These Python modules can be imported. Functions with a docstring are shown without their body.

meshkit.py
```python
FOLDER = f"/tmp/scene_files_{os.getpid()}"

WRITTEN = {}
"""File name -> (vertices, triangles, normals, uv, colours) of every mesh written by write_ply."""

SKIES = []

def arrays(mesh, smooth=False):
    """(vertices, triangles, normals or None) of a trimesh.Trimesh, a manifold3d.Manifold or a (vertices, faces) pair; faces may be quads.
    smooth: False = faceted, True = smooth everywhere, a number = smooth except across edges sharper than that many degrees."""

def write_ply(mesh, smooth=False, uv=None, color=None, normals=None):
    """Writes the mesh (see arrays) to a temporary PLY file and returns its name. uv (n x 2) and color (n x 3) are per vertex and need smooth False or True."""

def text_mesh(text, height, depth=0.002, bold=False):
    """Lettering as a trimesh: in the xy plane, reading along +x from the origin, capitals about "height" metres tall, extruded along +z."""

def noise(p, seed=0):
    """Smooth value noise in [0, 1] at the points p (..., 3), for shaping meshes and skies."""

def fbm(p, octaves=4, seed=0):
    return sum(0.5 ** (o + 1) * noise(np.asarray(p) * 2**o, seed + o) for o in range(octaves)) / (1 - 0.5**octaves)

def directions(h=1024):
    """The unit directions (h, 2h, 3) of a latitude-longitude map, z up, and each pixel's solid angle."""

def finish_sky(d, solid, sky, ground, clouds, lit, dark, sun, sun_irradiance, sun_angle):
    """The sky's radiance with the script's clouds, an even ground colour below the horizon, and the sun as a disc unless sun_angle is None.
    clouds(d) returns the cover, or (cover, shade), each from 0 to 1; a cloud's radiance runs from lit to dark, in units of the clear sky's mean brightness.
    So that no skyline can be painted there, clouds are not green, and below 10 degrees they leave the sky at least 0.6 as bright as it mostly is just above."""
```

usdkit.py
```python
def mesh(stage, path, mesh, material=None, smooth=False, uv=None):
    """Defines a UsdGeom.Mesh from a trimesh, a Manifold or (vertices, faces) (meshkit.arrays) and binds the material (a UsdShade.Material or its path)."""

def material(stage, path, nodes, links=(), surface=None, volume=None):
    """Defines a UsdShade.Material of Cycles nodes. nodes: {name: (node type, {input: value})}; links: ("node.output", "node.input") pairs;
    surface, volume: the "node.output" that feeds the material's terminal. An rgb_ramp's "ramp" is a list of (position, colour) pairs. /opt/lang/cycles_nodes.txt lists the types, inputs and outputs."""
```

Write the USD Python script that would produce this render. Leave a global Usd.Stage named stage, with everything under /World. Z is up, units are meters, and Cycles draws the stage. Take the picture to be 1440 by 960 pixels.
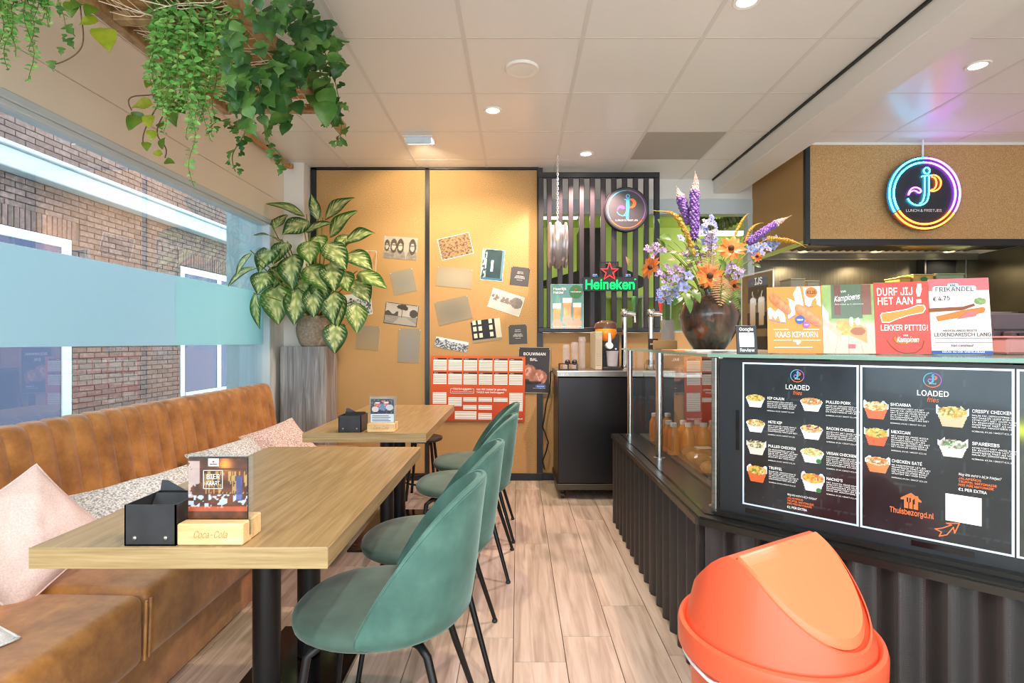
import math, random, numpy as np, trimesh, usdkit, meshkit
from pxr import Usd, UsdGeom, UsdLux, UsdShade, Gf, Sdf, Vt
from shapely.geometry import Polygon
PI = math.pi
rnd = random.Random(7)
stage = Usd.Stage.CreateInMemory()
UsdGeom.SetStageUpAxis(stage, UsdGeom.Tokens.z)
UsdGeom.SetStageMetersPerUnit(stage, 1.0)
UsdGeom.Xform.Define(stage, '/World')
UsdGeom.Scope.Define(stage, '/World/Looks')
# ---------------------------------------------------------------- camera, sky, exposure
CAMZ, FPX, VX, VY = 1.21, 765.0, 728.0, 480.0
cam = UsdGeom.Camera.Define(stage, '/World/camera')
cam.AddTranslateOp().Set(Gf.Vec3d(0, 0, CAMZ))
cam.AddRotateXOp().Set(90.0)
cam.CreateHorizontalApertureAttr(36.0); cam.CreateVerticalApertureAttr(24.0)
cam.CreateFocalLengthAttr(36.0*FPX/1440)
cam.CreateHorizontalApertureOffsetAttr(-36.0*(VX-720)/1440)
cam.CreateVerticalApertureOffsetAttr(0.0)
cam.CreateClippingRangeAttr(Gf.Vec2f(0.05, 200))
cam.CreateExposureAttr(0.0)
SKY_STRENGTH = 1.45
dome = UsdLux.DomeLight.Define(stage, '/World/sky')
dome.CreateIntensityAttr(SKY_STRENGTH); dome.CreateColorAttr(Gf.Vec3f(0.84, 0.94, 1.0))
LAMP = 54.0            # overall strength of the downlights
CEIL = 2.727
def at(px, py, Y):
    return np.array([(px-VX)*Y/FPX, Y, CAMZ-(py-VY)*Y/FPX])
# ---------------------------------------------------------------- helpers: names, things, parts
used = {}
def numbered(parent, name):
    k = (parent, name); n = used.get(k, 0); used[k] = n+1
    return f'{parent}/{name}' if n == 0 else f'{parent}/{name}_{n:03d}'
class T:
    pass
def thing(name, label, cat, loc=(0, 0, 0), rotz=0.0, group=None, kind=None):
    t = T(); t.path = numbered('/World', name); t.loc = np.array(loc, float); t.rot = rotz; t.name = name
    x = UsdGeom.Xform.Define(stage, t.path)
    x.AddTranslateOp().Set(Gf.Vec3d(*map(float, loc))); x.AddRotateZOp().Set(float(rotz))
    t.prim = x.GetPrim(); tag(t.prim, label, cat, group, kind)
    return t
def tag(p, label=None, cat=None, group=None, kind=None):
    for k, v in (('label', label), ('category', cat), ('group', group), ('kind', kind)):
        if v: p.SetCustomDataByKey(k, v)
def arr(mesh):
    return meshkit.arrays(mesh, False)[:2]
def obj(name, mesh, mat, parent=None, smooth=False, label=None, kind=None, local=False, col=None):
    """one mesh prim; vertices in world coordinates unless local"""
    if parent is None: par = '/World'
    elif isinstance(parent, T): par = parent.path
    else: par = parent.path
    root = parent
    while root is not None and not isinstance(root, T): root = root.root
    if root is not None and not local:
        v, f = arr(mesh); a = -math.radians(root.rot); v = v-root.loc
        c, s = math.cos(a), math.sin(a)
        v = np.stack([v[:, 0]*c-v[:, 1]*s, v[:, 0]*s+v[:, 1]*c, v[:, 2]], 1); mesh = (v, f)
    path = numbered(par, name)
    m = usdkit.mesh(stage, path, mesh, M[mat] if isinstance(mat, str) else mat, smooth=smooth)
    if col is not None:
        UsdGeom.PrimvarsAPI(m).CreatePrimvar('col', Sdf.ValueTypeNames.Color3fArray, 'vertex').Set(Vt.Vec3fArray.FromNumpy(np.asarray(col, np.float32)))
    if label or kind: tag(m.GetPrim(), label, None, None, kind)
    o = Part(); o.path = path; o.root = root; o.prim = m.GetPrim()
    return o
class Part:
    pass
def dup(src, loc, rotz=0.0, label=None, cat=None, group=None):
    was = src.prim.GetCustomData()
    t = thing(src.name, label or was['label'], cat or was['category'], loc, rotz, group or was.get('group'))
    t.prim.GetReferences().AddInternalReference(src.path); t.prim.SetInstanceable(True)
    return t
def struct(name, mesh, mat, label, cat, smooth=False):
    p = obj(name, mesh, mat, None, smooth); tag(p.prim, label, cat, None, 'structure'); return p
def letters(ms, F, mat, par, label=None):
    for m in ms: obj('lettering', F(m), mat, par, label=label)
# ---------------------------------------------------------------- helpers: shapes
def cat_(ms): return trimesh.util.concatenate([m if isinstance(m, trimesh.Trimesh) else trimesh.Trimesh(*arr(m), process=False) for m in ms])
def tm(v, f):
    v, f = arr((np.asarray(v, float), np.asarray(f, int))); return trimesh.Trimesh(v, f, process=False)
def box(x0, x1, y0, y1, z0, z1):
    m = trimesh.creation.box(extents=(abs(x1-x0), abs(y1-y0), abs(z1-z0))); m.apply_translation(((x0+x1)/2, (y0+y1)/2, (z0+z1)/2)); return m
_cb = {}
def cbox(x0, x1, y0, y1, z0, z1, c=0.004):
    """chamfered box"""
    s = np.array([abs(x1-x0), abs(y1-y0), abs(z1-z0)])/2; c = min(c, s.min()*0.49)
    if 'f' not in _cb:
        pts = []
        for sx in (-1, 1):
            for sy in (-1, 1):
                for sz in (-1, 1):
                    for k in range(3):
                        p = np.array([sx, sy, sz], float)*np.array([1., 1.3, 1.7]); q = p.copy()
                        for j in range(3):
                            if j != k: q[j] -= 0.2*np.sign(q[j])
                        pts.append(q)
        h = trimesh.convex.convex_hull(np.array(pts))
        key = {tuple(np.round(p, 6)): i for i, p in enumerate(pts)}
        mp = [key[tuple(np.round(v, 6))] for v in h.vertices]
        _cb['f'] = np.array([[mp[i] for i in t] for t in h.faces])
    pts = []
    for sx in (-1, 1):
        for sy in (-1, 1):
            for sz in (-1, 1):
                for k in range(3):
                    q = np.array([sx, sy, sz], float)*s
                    for j in range(3):
                        if j != k: q[j] -= c*np.sign(q[j])
                    pts.append(q)
    v = np.array(pts)+np.array([(x0+x1)/2, (y0+y1)/2, (z0+z1)/2])
    return trimesh.Trimesh(v, _cb['f'], process=False)
def frame_from(x, up=(0, 0, 1)):
    x = np.asarray(x, float); x = x/np.linalg.norm(x); z = np.asarray(up, float); z = z-x*np.dot(x, z)
    if np.linalg.norm(z) < 1e-6: z = np.array([1., 0, 0])-x*x[0]
    z /= np.linalg.norm(z); return np.stack([x, np.cross(z, x), z], 1)
def tube(pts, r, n=8, closed=False, caps=True):
    P = np.asarray(pts, float); N = len(P); R = np.broadcast_to(np.asarray(r, float), N)
    tan = np.roll(P, -1, 0)-np.roll(P, 1, 0) if closed else np.gradient(P, axis=0)
    tan /= np.maximum(np.linalg.norm(tan, axis=1, keepdims=True), 1e-12)
    u = np.cross(tan[0], [0, 0, 1.0]);
    if np.linalg.norm(u) < 1e-3: u = np.cross(tan[0], [0, 1.0, 0])
    u /= np.linalg.norm(u); V = []
    a = np.arange(n)*2*PI/n
    for i in range(N):
        u = u-tan[i]*np.dot(u, tan[i]); u /= np.linalg.norm(u); w = np.cross(tan[i], u)
        V.append(P[i]+R[i]*(np.cos(a)[:, None]*u+np.sin(a)[:, None]*w))
    V = np.vstack(V); F = []
    for i in range(N if closed else N-1):
        for k in range(n):
            k2 = (k+1) % n; j = (i+1) % N
            F.append([i*n+k, i*n+k2, j*n+k2, j*n+k])
    F = [t for q in F for t in ([q[0], q[1], q[2]], [q[0], q[2], q[3]])]
    if caps and not closed:
        b = len(V); V = np.vstack([V, P[0], P[-1]])
        for k in range(n):
            k2 = (k+1) % n; F += [[b, k2, k], [b+1, (N-1)*n+k, (N-1)*n+k2]]
    return trimesh.Trimesh(V, np.array(F), process=False)
def cyl(p, q, r, n=20, r2=None): return tube([p, q], [r, r if r2 is None else r2], n)
def lathe(profile, c=(0, 0, 0), n=32, close=True):
    """profile (r, z) from bottom to top"""
    pr = np.asarray(profile, float); a = np.arange(n)*2*PI/n; V = []
    for r, z in pr: V.append(np.stack([r*np.cos(a), r*np.sin(a), np.full(n, z)], 1))
    V = np.vstack(V); F = []
    for i in range(len(pr)-1):
        for k in range(n):
            k2 = (k+1) % n; F += [[i*n+k, i*n+k2, (i+1)*n+k2], [i*n+k, (i+1)*n+k2, (i+1)*n+k]]
    if close:
        b = len(V); V = np.vstack([V, [0, 0, pr[0][1]], [0, 0, pr[-1][1]]]); e = (len(pr)-1)*n
        for k in range(n):
            k2 = (k+1) % n; F += [[b, k2, k], [b+1, e+k, e+k2]]
    return trimesh.Trimesh(V+np.asarray(c, float), np.array(F), process=False)
def prism(pts, z0, z1):
    m = trimesh.creation.extrude_polygon(Polygon(pts) if not isinstance(pts, Polygon) else pts, z1-z0, engine='earcut'); m.apply_translation((0, 0, z0)); return m
def onto(mesh, O, U, V, N=None):
    """map local x, y, z to O + xU + yV + zN"""
    v, f = arr(mesh); U, V = np.asarray(U, float), np.asarray(V, float)
    N = np.cross(U, V) if N is None else np.asarray(N, float)
    return trimesh.Trimesh(np.asarray(O, float)+v[:, :1]*U+v[:, 1:2]*V+v[:, 2:3]*N, f, process=False)
_tx = {}
def text(s, h, w=None, x=0.0, y=0.0, bold=False, align='l', d=0.0006, z=0.0, slant=0.0, rot=0.0):
    """flat lettering in the xy plane, capitals h tall; w fits the width; (x, y) the baseline anchor"""
    k = (s, bold)
    if k not in _tx:
        m = meshkit.text_mesh(s, 1.0, 1.0, bold); _tx[k] = arr(m)
    v, f = _tx[k]; v = v.copy(); W = v[:, 0].max()-min(0, v[:, 0].min())
    sx = h if w is None else w/W
    v = v*[sx, h, d]; v[:, 0] += slant*v[:, 1]
    wid = W*sx; v[:, 0] -= {'l': 0, 'c': wid/2, 'r': wid}[align]
    if rot:
        c, s_ = math.cos(rot), math.sin(rot); v = np.stack([v[:, 0]*c-v[:, 1]*s_, v[:, 0]*s_+v[:, 1]*c, v[:, 2]], 1)
    return trimesh.Trimesh(v+[x, y, z], f, process=False)
def rect(x0, x1, y0, y1, z=0.0, d=0.0005): return box(x0, x1, y0, y1, z, z+d)
def poly(pts, z=0.0, d=0.0005): return prism(pts, z, z+d)
def line(pts, w, z=0.0, d=0.0005, closed=False):
    from shapely.geometry import LineString, LinearRing
    g = (LinearRing(pts) if closed else LineString(pts)).buffer(w/2, quad_segs=4); return prism(g, z, z+d)
def disc(cx, cy, r, z=0.0, d=0.0005, n=28, ry=None):
    a = np.arange(n)*2*PI/n; return poly(np.stack([cx+r*np.cos(a), cy+(ry or r)*np.sin(a)], 1), z, d)
def lin(c):
    c = np.asarray(c, float); return np.where(c < 0.04045, c/12.92, ((c+0.055)/1.055)**2.4)
def hx(h): return lin([int(h[i:i+2], 16)/255 for i in (0, 2, 4)])
def paint(x0, y0, W, H, nx, ny, fn, z=0.0):
    """a printed picture: grid in the xy plane with a colour (sRGB) per vertex; fn(u, v) -> rgb or (rgb, mask)"""
    u, v = np.meshgrid(np.linspace(0, 1, nx+1), np.linspace(0, 1, ny+1)); u, v = u.ravel(), v.ravel()
    r = fn(u, v); mask = None
    if isinstance(r, tuple): r, mask = r
    V = np.stack([x0+u*W, y0+v*H, np.full_like(u, z)], 1); F = []
    i = (np.arange(ny)[:, None]*(nx+1)+np.arange(nx)[None]).ravel()
    F = np.vstack([np.stack([i, i+1, i+nx+2], 1), np.stack([i, i+nx+2, i+nx+1], 1)])
    if mask is not None:
        F = F[mask[F].all(1)]
        keep = np.unique(F); mp = np.zeros(len(V), int); mp[keep] = np.arange(len(keep)); V, F, r = V[keep], mp[F], r[keep]
    return trimesh.Trimesh(V, F, process=False), lin(np.clip(r, 0, 1))
def fb(u, v, s=5, seed=0, o=4, sv=None): return meshkit.fbm(np.stack([u*s, v*(sv or s), np.zeros_like(u)+seed*7.3], -1), o, seed)
def mixc(a, b, t):
    t = np.clip(t, 0, 1)[..., None]; return np.asarray(a)*(1-t)+np.asarray(b)*t
def C(h): return np.array([int(h[i:i+2], 16)/255 for i in (0, 2, 4)])
def rotm(m, axis, ang, c=(0, 0, 0)):
    m = m.copy(); m.apply_transform(trimesh.transformations.rotation_matrix(ang, axis, c)); return m
def mv(m, *t):
    m = m.copy(); m.apply_translation(t); return m
# ---------------------------------------------------------------- materials
M = {}
def mk(name, nodes, links, surface): M[name] = usdkit.material(stage, f'/World/Looks/{name}', nodes, links, surface)
def simple(name, c, rough=0.5, metal=0.0, **kw):
    c = hx(c) if isinstance(c, str) else lin(c)
    mk(name, {'p': ('principled_bsdf', {'base_color': tuple(c), 'roughness': rough, 'metallic': metal, **kw})}, [], 'p.BSDF')
def noisy(name, stops, scale=(1, 1, 1), s=6, detail=4, rough=0.5, metal=0.0, bump=0.0, bscale=None, dist=0.0, vary=0.0, nr=0.55, **kw):
    """noise between sRGB colours; scale stretches it; vary: lightness differs from object to object"""
    n = {'tc': ('texture_coordinate', {}), 'mp': ('mapping', {'scale': scale}), 'n': ('noise_texture', {'scale': s, 'detail': detail, 'roughness': nr, 'distortion': dist}),
         'r': ('rgb_ramp', {'ramp': [(p, tuple(hx(c))) for p, c in stops]}), 'p': ('principled_bsdf', {'roughness': rough, 'metallic': metal, **kw})}
    l = [('tc.object', 'mp.vector'), ('mp.vector', 'n.vector'), ('n.fac', 'r.fac')]
    out = 'r.color'
    if vary:
        n |= {'oi': ('object_info', {}), 'mr': ('map_range', {'from_min': 0, 'from_max': 1, 'to_min': 1-vary, 'to_max': 1+vary}), 'hs': ('hsv', {}),
              'off': ('vector_math', {'math_type': 'scale', 'vector1': (37.0, 51.0, 23.0)}), 'ad': ('vector_math', {'math_type': 'add'})}
        l = [('tc.object', 'ad.vector1'), ('oi.random', 'off.scale'), ('off.vector', 'ad.vector2'), ('ad.vector', 'mp.vector'), ('mp.vector', 'n.vector'), ('n.fac', 'r.fac'),
             ('oi.random', 'mr.value'), ('mr.result', 'hs.value'), ('r.color', 'hs.color')]
        out = 'hs.color'
    l.append((out, 'p.base_color'))
    if bump:
        n |= {'n2': ('noise_texture', {'scale': bscale or s*3, 'detail': 3}), 'b': ('bump', {'strength': bump, 'distance': 0.004})}
        l += [('mp.vector', 'n2.vector'), ('n2.fac', 'b.height'), ('b.normal', 'p.normal')]
    mk(name, n, l, 'p.BSDF')
def emit(name, c, strength):
    c = hx(c) if isinstance(c, str) else lin(c)
    mk(name, {'e': ('emission', {'color': tuple(c), 'strength': strength})}, [], 'e.emission')
def printed(name, rough=0.4, **kw):
    mk(name, {'a': ('attribute', {'attribute': 'col'}), 'p': ('principled_bsdf', {'roughness': rough, **kw})}, [('a.color', 'p.base_color')], 'p.BSDF')
def leafmat(name, stops=None, s=14):
    n = {'p': ('principled_bsdf', {'roughness': 0.38}), 't': ('translucent_bsdf', {}), 'm': ('mix_closure', {'fac': 0.28})}
    l = [('p.BSDF', 'm.closure1'), ('t.BSDF', 'm.closure2')]
    if stops:
        n |= {'tc': ('texture_coordinate', {}), 'n': ('noise_texture', {'scale': s, 'detail': 3}), 'r': ('rgb_ramp', {'ramp': [(p, tuple(hx(c))) for p, c in stops]})}
        l += [('tc.object', 'n.vector'), ('n.fac', 'r.fac'), ('r.color', 'p.base_color'), ('r.color', 't.color')]
    else:
        n |= {'a': ('attribute', {'attribute': 'col'})}; l += [('a.color', 'p.base_color'), ('a.color', 't.color')]
    mk(name, n, l, 'm.closure')
def pane(name, tint=(1, 1, 1), f0=0.045, gl=(1, 1, 1)):
    """thin clear sheet: see-through with a mirror reflection that grows towards grazing view, alike from both sides"""
    mk(name, {'lw': ('layer_weight', {'blend': 0.5}), 'pw': ('math', {'math_type': 'power', 'value2': 3.0}), 'mr': ('map_range', {'from_min': 0, 'from_max': 1, 'to_min': f0, 'to_max': 0.8}),
              't': ('transparent_bsdf', {'color': tint}), 'g': ('glossy_bsdf', {'roughness': 0.0, 'color': gl}), 'm': ('mix_closure', {})},
       [('lw.facing', 'pw.value1'), ('pw.value', 'mr.value'), ('mr.result', 'm.fac'), ('t.BSDF', 'm.closure1'), ('g.BSDF', 'm.closure2')], 'm.closure')
noisy('plank', [(0.25, '8f7f6f'), (0.45, 'ad9d8c'), (0.6, 'bdaf9f'), (0.8, 'c8bbad')], (16, 1.0, 1), 2.0, 7, 0.42, dist=0.7, vary=0.07, bump=0.08)
simple('joint', '5f5348', 0.8)
simple('ceiling_tile', 'e9e5e1', 0.30, specular_ior_level=0.5)
simple('grey_tile', 'b3aca4', 0.45); simple('ceiling_grid', 'd9d4ce', 0.45)
simple('white_paint', 'e8e5df', 0.55)
simple('beige_panel', 'ecdfcc', 0.5)
simple('beam_paint', 'e6e2dc', 0.45)
noisy('cork', [(0.3, '9d7446'), (0.5, 'ba915c'), (0.7, 'cea976')], (1, 1, 1), 170, 3, 0.75, bump=0.06, bscale=220)
simple('black_trim', '1d1d1f', 0.4)
noisy('black_steel', [(0.3, '1b1c1f'), (0.7, '2c2d31')], (1, 1, 1), 18, 4, 0.38, bump=0.03)
simple('strip_metal', '3c3c3e', 0.3, 0.6)
noisy('leather', [(0.25, '6b4018'), (0.45, '98622a'), (0.6, 'b27a3a'), (0.8, 'c69257')], (1, 1, 1), 7, 7, 0.46, bump=0.05, bscale=40, nr=0.68, sheen_weight=0.25)
noisy('table_wood', [(0.3, '826a45'), (0.5, '937b53'), (0.7, 'a48c63')], (26, 1.2, 26), 3, 5, 0.32, dist=0.4)
noisy('table_edge', [(0.3, '8f774e'), (0.5, 'a58c60'), (0.7, 'b59c72')], (1.5, 10, 40), 3, 5, 0.36, dist=0.3)
noisy('light_wood', [(0.3, 'd0a870'), (0.6, 'e4c38d'), (0.8, 'ebd0a0')], (4, 30, 30), 2, 4, 0.45)
noisy('frame_wood', [(0.3, '8a6440'), (0.55, 'b08a5e'), (0.8, 'c7a67c')], (3, 3, 3), 6, 5, 0.6, dist=1.0)
noisy('grey_wood', [(0.3, '6f6d6e'), (0.5, '908d8c'), (0.7, 'b3afac')], (10, 10, 0.7), 3, 6, 0.55, dist=0.8)
noisy('velvet', [(0.3, '365a51'), (0.55, '456d62'), (0.8, '598173')], (1, 1, 1), 9, 4, 0.75, sheen_weight=0.3, sheen_roughness=0.4, sheen_tint=(0.6, 0.9, 0.85))
noisy('velvet_seat', [(0.3, '3b5248'), (0.55, '466055'), (0.8, '577265')], (1, 1, 1), 9, 4, 0.75, sheen_weight=0.2, sheen_roughness=0.4)
simple('black_metal', '17181a', 0.35, 0.3)
simple('gloss_black', '101113', 0.1)
simple('chrome', 'd8d8d6', 0.14, 1.0)
noisy('steel', [(0.3, '8f8f8a'), (0.7, 'a9a8a2')], (1, 1, 40), 3, 3, 0.3, 0.95)
simple('dark_steel', '55524a', 0.35, 0.9)
simple('bronze', '3e3b37', 0.25, 0.7)
noisy('pink_linen', [(0.3, 'c4aca3'), (0.7, 'd6c2b9')], (1, 1, 1), 200, 2, 0.85, bump=0.1, bscale=300)
noisy('grey_linen', [(0.3, 'c9c5c2'), (0.7, 'dedad6')], (1, 1, 1), 200, 2, 0.85)
noisy('speckle_cloth', [(0.38, '8b8c88'), (0.5, 'bcbcb8'), (0.62, 'd6d6d2')], (1, 1, 1), 130, 2, 0.9, bump=0.2, bscale=160)
noisy('speckle_pink', [(0.38, 'a88a80'), (0.5, 'c9b1a7'), (0.62, 'ddd0c8')], (1, 1, 1), 130, 2, 0.9, bump=0.2, bscale=160)
noisy('brick', [(0.3, '5f4a46'), (0.6, '7a625c'), (0.8, '937b74')], (1, 1, 1), 25, 4, 0.85, vary=0.22, bump=0.2)
simple('mortar', '55524f', 0.9)
noisy('concrete', [(0.3, '8a8782'), (0.7, 'a5a29c')], (1, 1, 1), 8, 5, 0.9)
simple('white_frame', 'c6d0d4', 0.4)
simple('white_ledge', 'b0bcc2', 0.5)
pane('glass', (0.80, 0.92, 1.0), 0.11)
pane('clear_acrylic', (0.95, 0.96, 0.97), 0.03)
pane('case_glass', (0.97, 0.985, 0.98), 0.09)
mk('blue_glass', {'p': ('principled_bsdf', {'base_color': tuple(hx('1c2c58')), 'roughness': 0.05, 'specular_ior_level': 0.5})}, [], 'p.BSDF')
def film(name, c, fac):
    mk(name, {'d': ('diffuse_bsdf', {'color': tuple(hx(c))}), 't': ('translucent_bsdf', {'color': tuple(hx(c))}), 'm': ('mix_closure', {'fac': 0.9}),
              'tr': ('transparent_bsdf', {'color': (0.9, 0.96, 0.97)}), 'm2': ('mix_closure', {'fac': fac})},
       [('d.BSDF', 'm.closure1'), ('t.BSDF', 'm.closure2'), ('m.closure', 'm2.closure1'), ('tr.BSDF', 'm2.closure2')], 'm2.closure')
film('frost', 'e4f5f8', 0.10)
film('frost_green', 'dcf8f6', 0.14)
film('frost_side', 'cfdee2', 0.15)
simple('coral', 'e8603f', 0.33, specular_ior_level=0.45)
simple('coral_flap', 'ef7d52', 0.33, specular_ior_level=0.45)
simple('bag_white', 'f0f0ee', 0.4)
mk('rubber', {'tc': ('texture_coordinate', {}), 'v': ('voronoi_texture', {'scale': 190, 'randomness': 0.0, 'metric': 'chebychev'}), 'b': ('bump', {'strength': 0.5, 'distance': 0.002}),
              'p': ('principled_bsdf', {'base_color': tuple(hx('343130')), 'roughness': 0.36})},
   [('tc.object', 'v.vector'), ('v.distance', 'b.height'), ('b.normal', 'p.normal')], 'p.BSDF')
simple('slat_wood', '2b2528', 0.42); simple('cart_black', '0f0f12', 0.3); simple('reel_metal', 'a09a9e', 0.34, 0.5); noisy('brushed_steel', [(0.3, '6f6a5a'), (0.7, '8a8474')], (60, 1, 1), 3, 3, 0.32, 0.95); simple('smoke_plastic', '5a4034', 0.15); simple('duct_metal', '9aa090', 0.3, 0.9)
printed('print'); printed('gloss_print', 0.15, coat_weight=0.3); printed('matte_print', 0.7)
simple('paper', 'efece6', 0.6); simple('paper_grey', 'a8a193', 0.7); simple('ink', '1b1b1d', 0.5); simple('ink_white', 'f2f1ee', 0.5)
simple('ink_grey', '4a4a4b', 0.6); simple('ink_orange', 'e8743a', 0.5); simple('ink_cyan', '4fb0d8', 0.5); simple('ink_purple', 'a25bb8', 0.5); simple('ink_blue', '3c5fae', 0.5)
simple('ink_red', 'd8392c', 0.5); simple('ink_green', '3c7a44', 0.5); simple('ink_board', '25292d', 0.35); simple('ink_paleblue', 'cfe0ee', 0.45)
simple('planner_orange', 'd9592a', 0.35); simple('poster_orange', 'f29035', 0.35); simple('poster_red', 'e2483a', 0.35); simple('poster_pink', 'f0dcd8', 0.35); simple('poster_rose', 'd86a70', 0.35)
simple('ink_ochre', 'c9792b', 0.5); simple('ink_brown', '8d4a22', 0.5); simple('paper_edge', 'd8d8d6', 0.5)
leafmat('variegated')
leafmat('pothos', [(0.3, '3f5f16'), (0.5, '5d7f1f'), (0.75, '93a832')], 10)
leafmat('pothos_gold', [(0.3, '77881c'), (0.5, '9aa82a'), (0.75, 'b9bd45')], 14)
leafmat('ivy', [(0.3, '3a6a2c'), (0.5, '56843a'), (0.75, '86a658')], 14)
leafmat('ivy_dark', [(0.3, '234a24'), (0.5, '37632f'), (0.75, '5a8444')], 14)
leafmat('sprig', [(0.3, '55a04a'), (0.5, '84c466'), (0.7, 'c4e68c')], 30)
leafmat('fern', [(0.3, '4d7034'), (0.6, '7d9450'), (0.8, 'a9ac78')], 25)
leafmat('fern_dry', [(0.3, '9a8258'), (0.6, 'b89f72'), (0.8, 'd0bb92')], 25)
simple('stem', '6d7a34', 0.6); simple('stem_brown', '6a5540', 0.7); simple('net_cord', 'e2d3b6', 0.8)
noisy('raffia', [(0.3, 'a97f4c'), (0.6, 'c9a06a'), (0.8, 'ddbd8c')], (3, 40, 3), 4, 4, 0.8)
noisy('woven_pot', [(0.3, '8a7a69'), (0.6, 'a89785'), (0.8, 'c0b09d')], (1, 1, 1), 60, 3, 0.8)
noisy('glaze', [(0.3, '2a2320'), (0.5, '4b3a32'), (0.65, '6b4a3c'), (0.8, '8d7060')], (6, 6, 1.2), 4, 5, 0.16, coat_weight=0.6)
leafmat('petal_orange', [(0.3, 'e8742c'), (0.6, 'f2924a'), (0.8, 'f7b070')], 30)
leafmat('petal_blue', [(0.3, '7f93d6'), (0.6, 'a3b3e6'), (0.8, 'cdd6f4')], 30)
leafmat('petal_lilac', [(0.3, 'a58fc4'), (0.6, 'c4b2dc'), (0.8, 'e0d6ee')], 30)
leafmat('petal_purple', [(0.3, '7a58a8'), (0.6, '9474c0'), (0.8, 'b79fd6')], 30)
leafmat('petal_yellow', [(0.3, 'b58a2a'), (0.6, 'd2a840'), (0.8, 'e2c468')], 60)
simple('lupin_tip', 'd3b3a4', 0.7); simple('flower_eye', '4a2a14', 0.8)
simple('plastic_white', 'eeeae4', 0.4); simple('plastic_grey', '9b948c', 0.5)
mk('juice', {'p': ('principled_bsdf', {'base_color': tuple(hx('f08a1e')), 'roughness': 0.12, 'subsurface_weight': 0.0, 'coat_weight': 0.6})}, [], 'p.BSDF')
noisy('bread', [(0.3, '9c5f24'), (0.5, 'c98a3f'), (0.7, 'e0b067')], (1, 1, 1), 25, 4, 0.5, coat_weight=0.7, bump=0.2)
mk('cup_plastic', {'t': ('transparent_bsdf', {'color': (0.9, 0.9, 0.92)}), 'g': ('principled_bsdf', {'base_color': (0.8, 0.8, 0.82), 'roughness': 0.15}), 'm': ('mix_closure', {'fac': 0.24})}, [('t.BSDF', 'm.closure1'), ('g.BSDF', 'm.closure2')], 'm.closure')
simple('green_wall', 'cbdc7c', 0.6); simple('dark_hood', '2a2222', 0.5); simple('mauve_dark', '5a4a50', 0.4); simple('pink_plastic', 'c98a86', 0.4)
simple('cardboard', 'c9a45a', 0.7); simple('sage_box', '9aa383', 0.6); simple('stone_box', 'b5ab94', 0.6)
simple('tan_wood', 'b98a55', 0.5)
emit('lens_warm', 'ffe9b8', 22.0); emit('lens_pink', 'ffe3e6', 22.0); emit('lens_white', 'fff4e2', 16.0); emit('hood_lens', 'ffe9b8', 1.5); emit('tube_light', 'fffff0', 32.0)
emit('neon_green', '1fe06a', 2.6); emit('neon_red', 'ff3a34', 3.0); emit('neon_bluewhite', 'a8c8ff', 1.5)
emit('neon_cyan', '39c8ff', 13.0); emit('neon_purple', 'b04dff', 13.0); emit('neon_orange', 'ff5a22', 13.0); emit('neon_white', 'ffe9ff', 4.0)
# ================================================================ THE SETTING
XL, YB, YW = -1.98, 4.747, 5.09          # left wall, cork wall, far wall with the window
XR, YR = 4.2, -2.6
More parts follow.
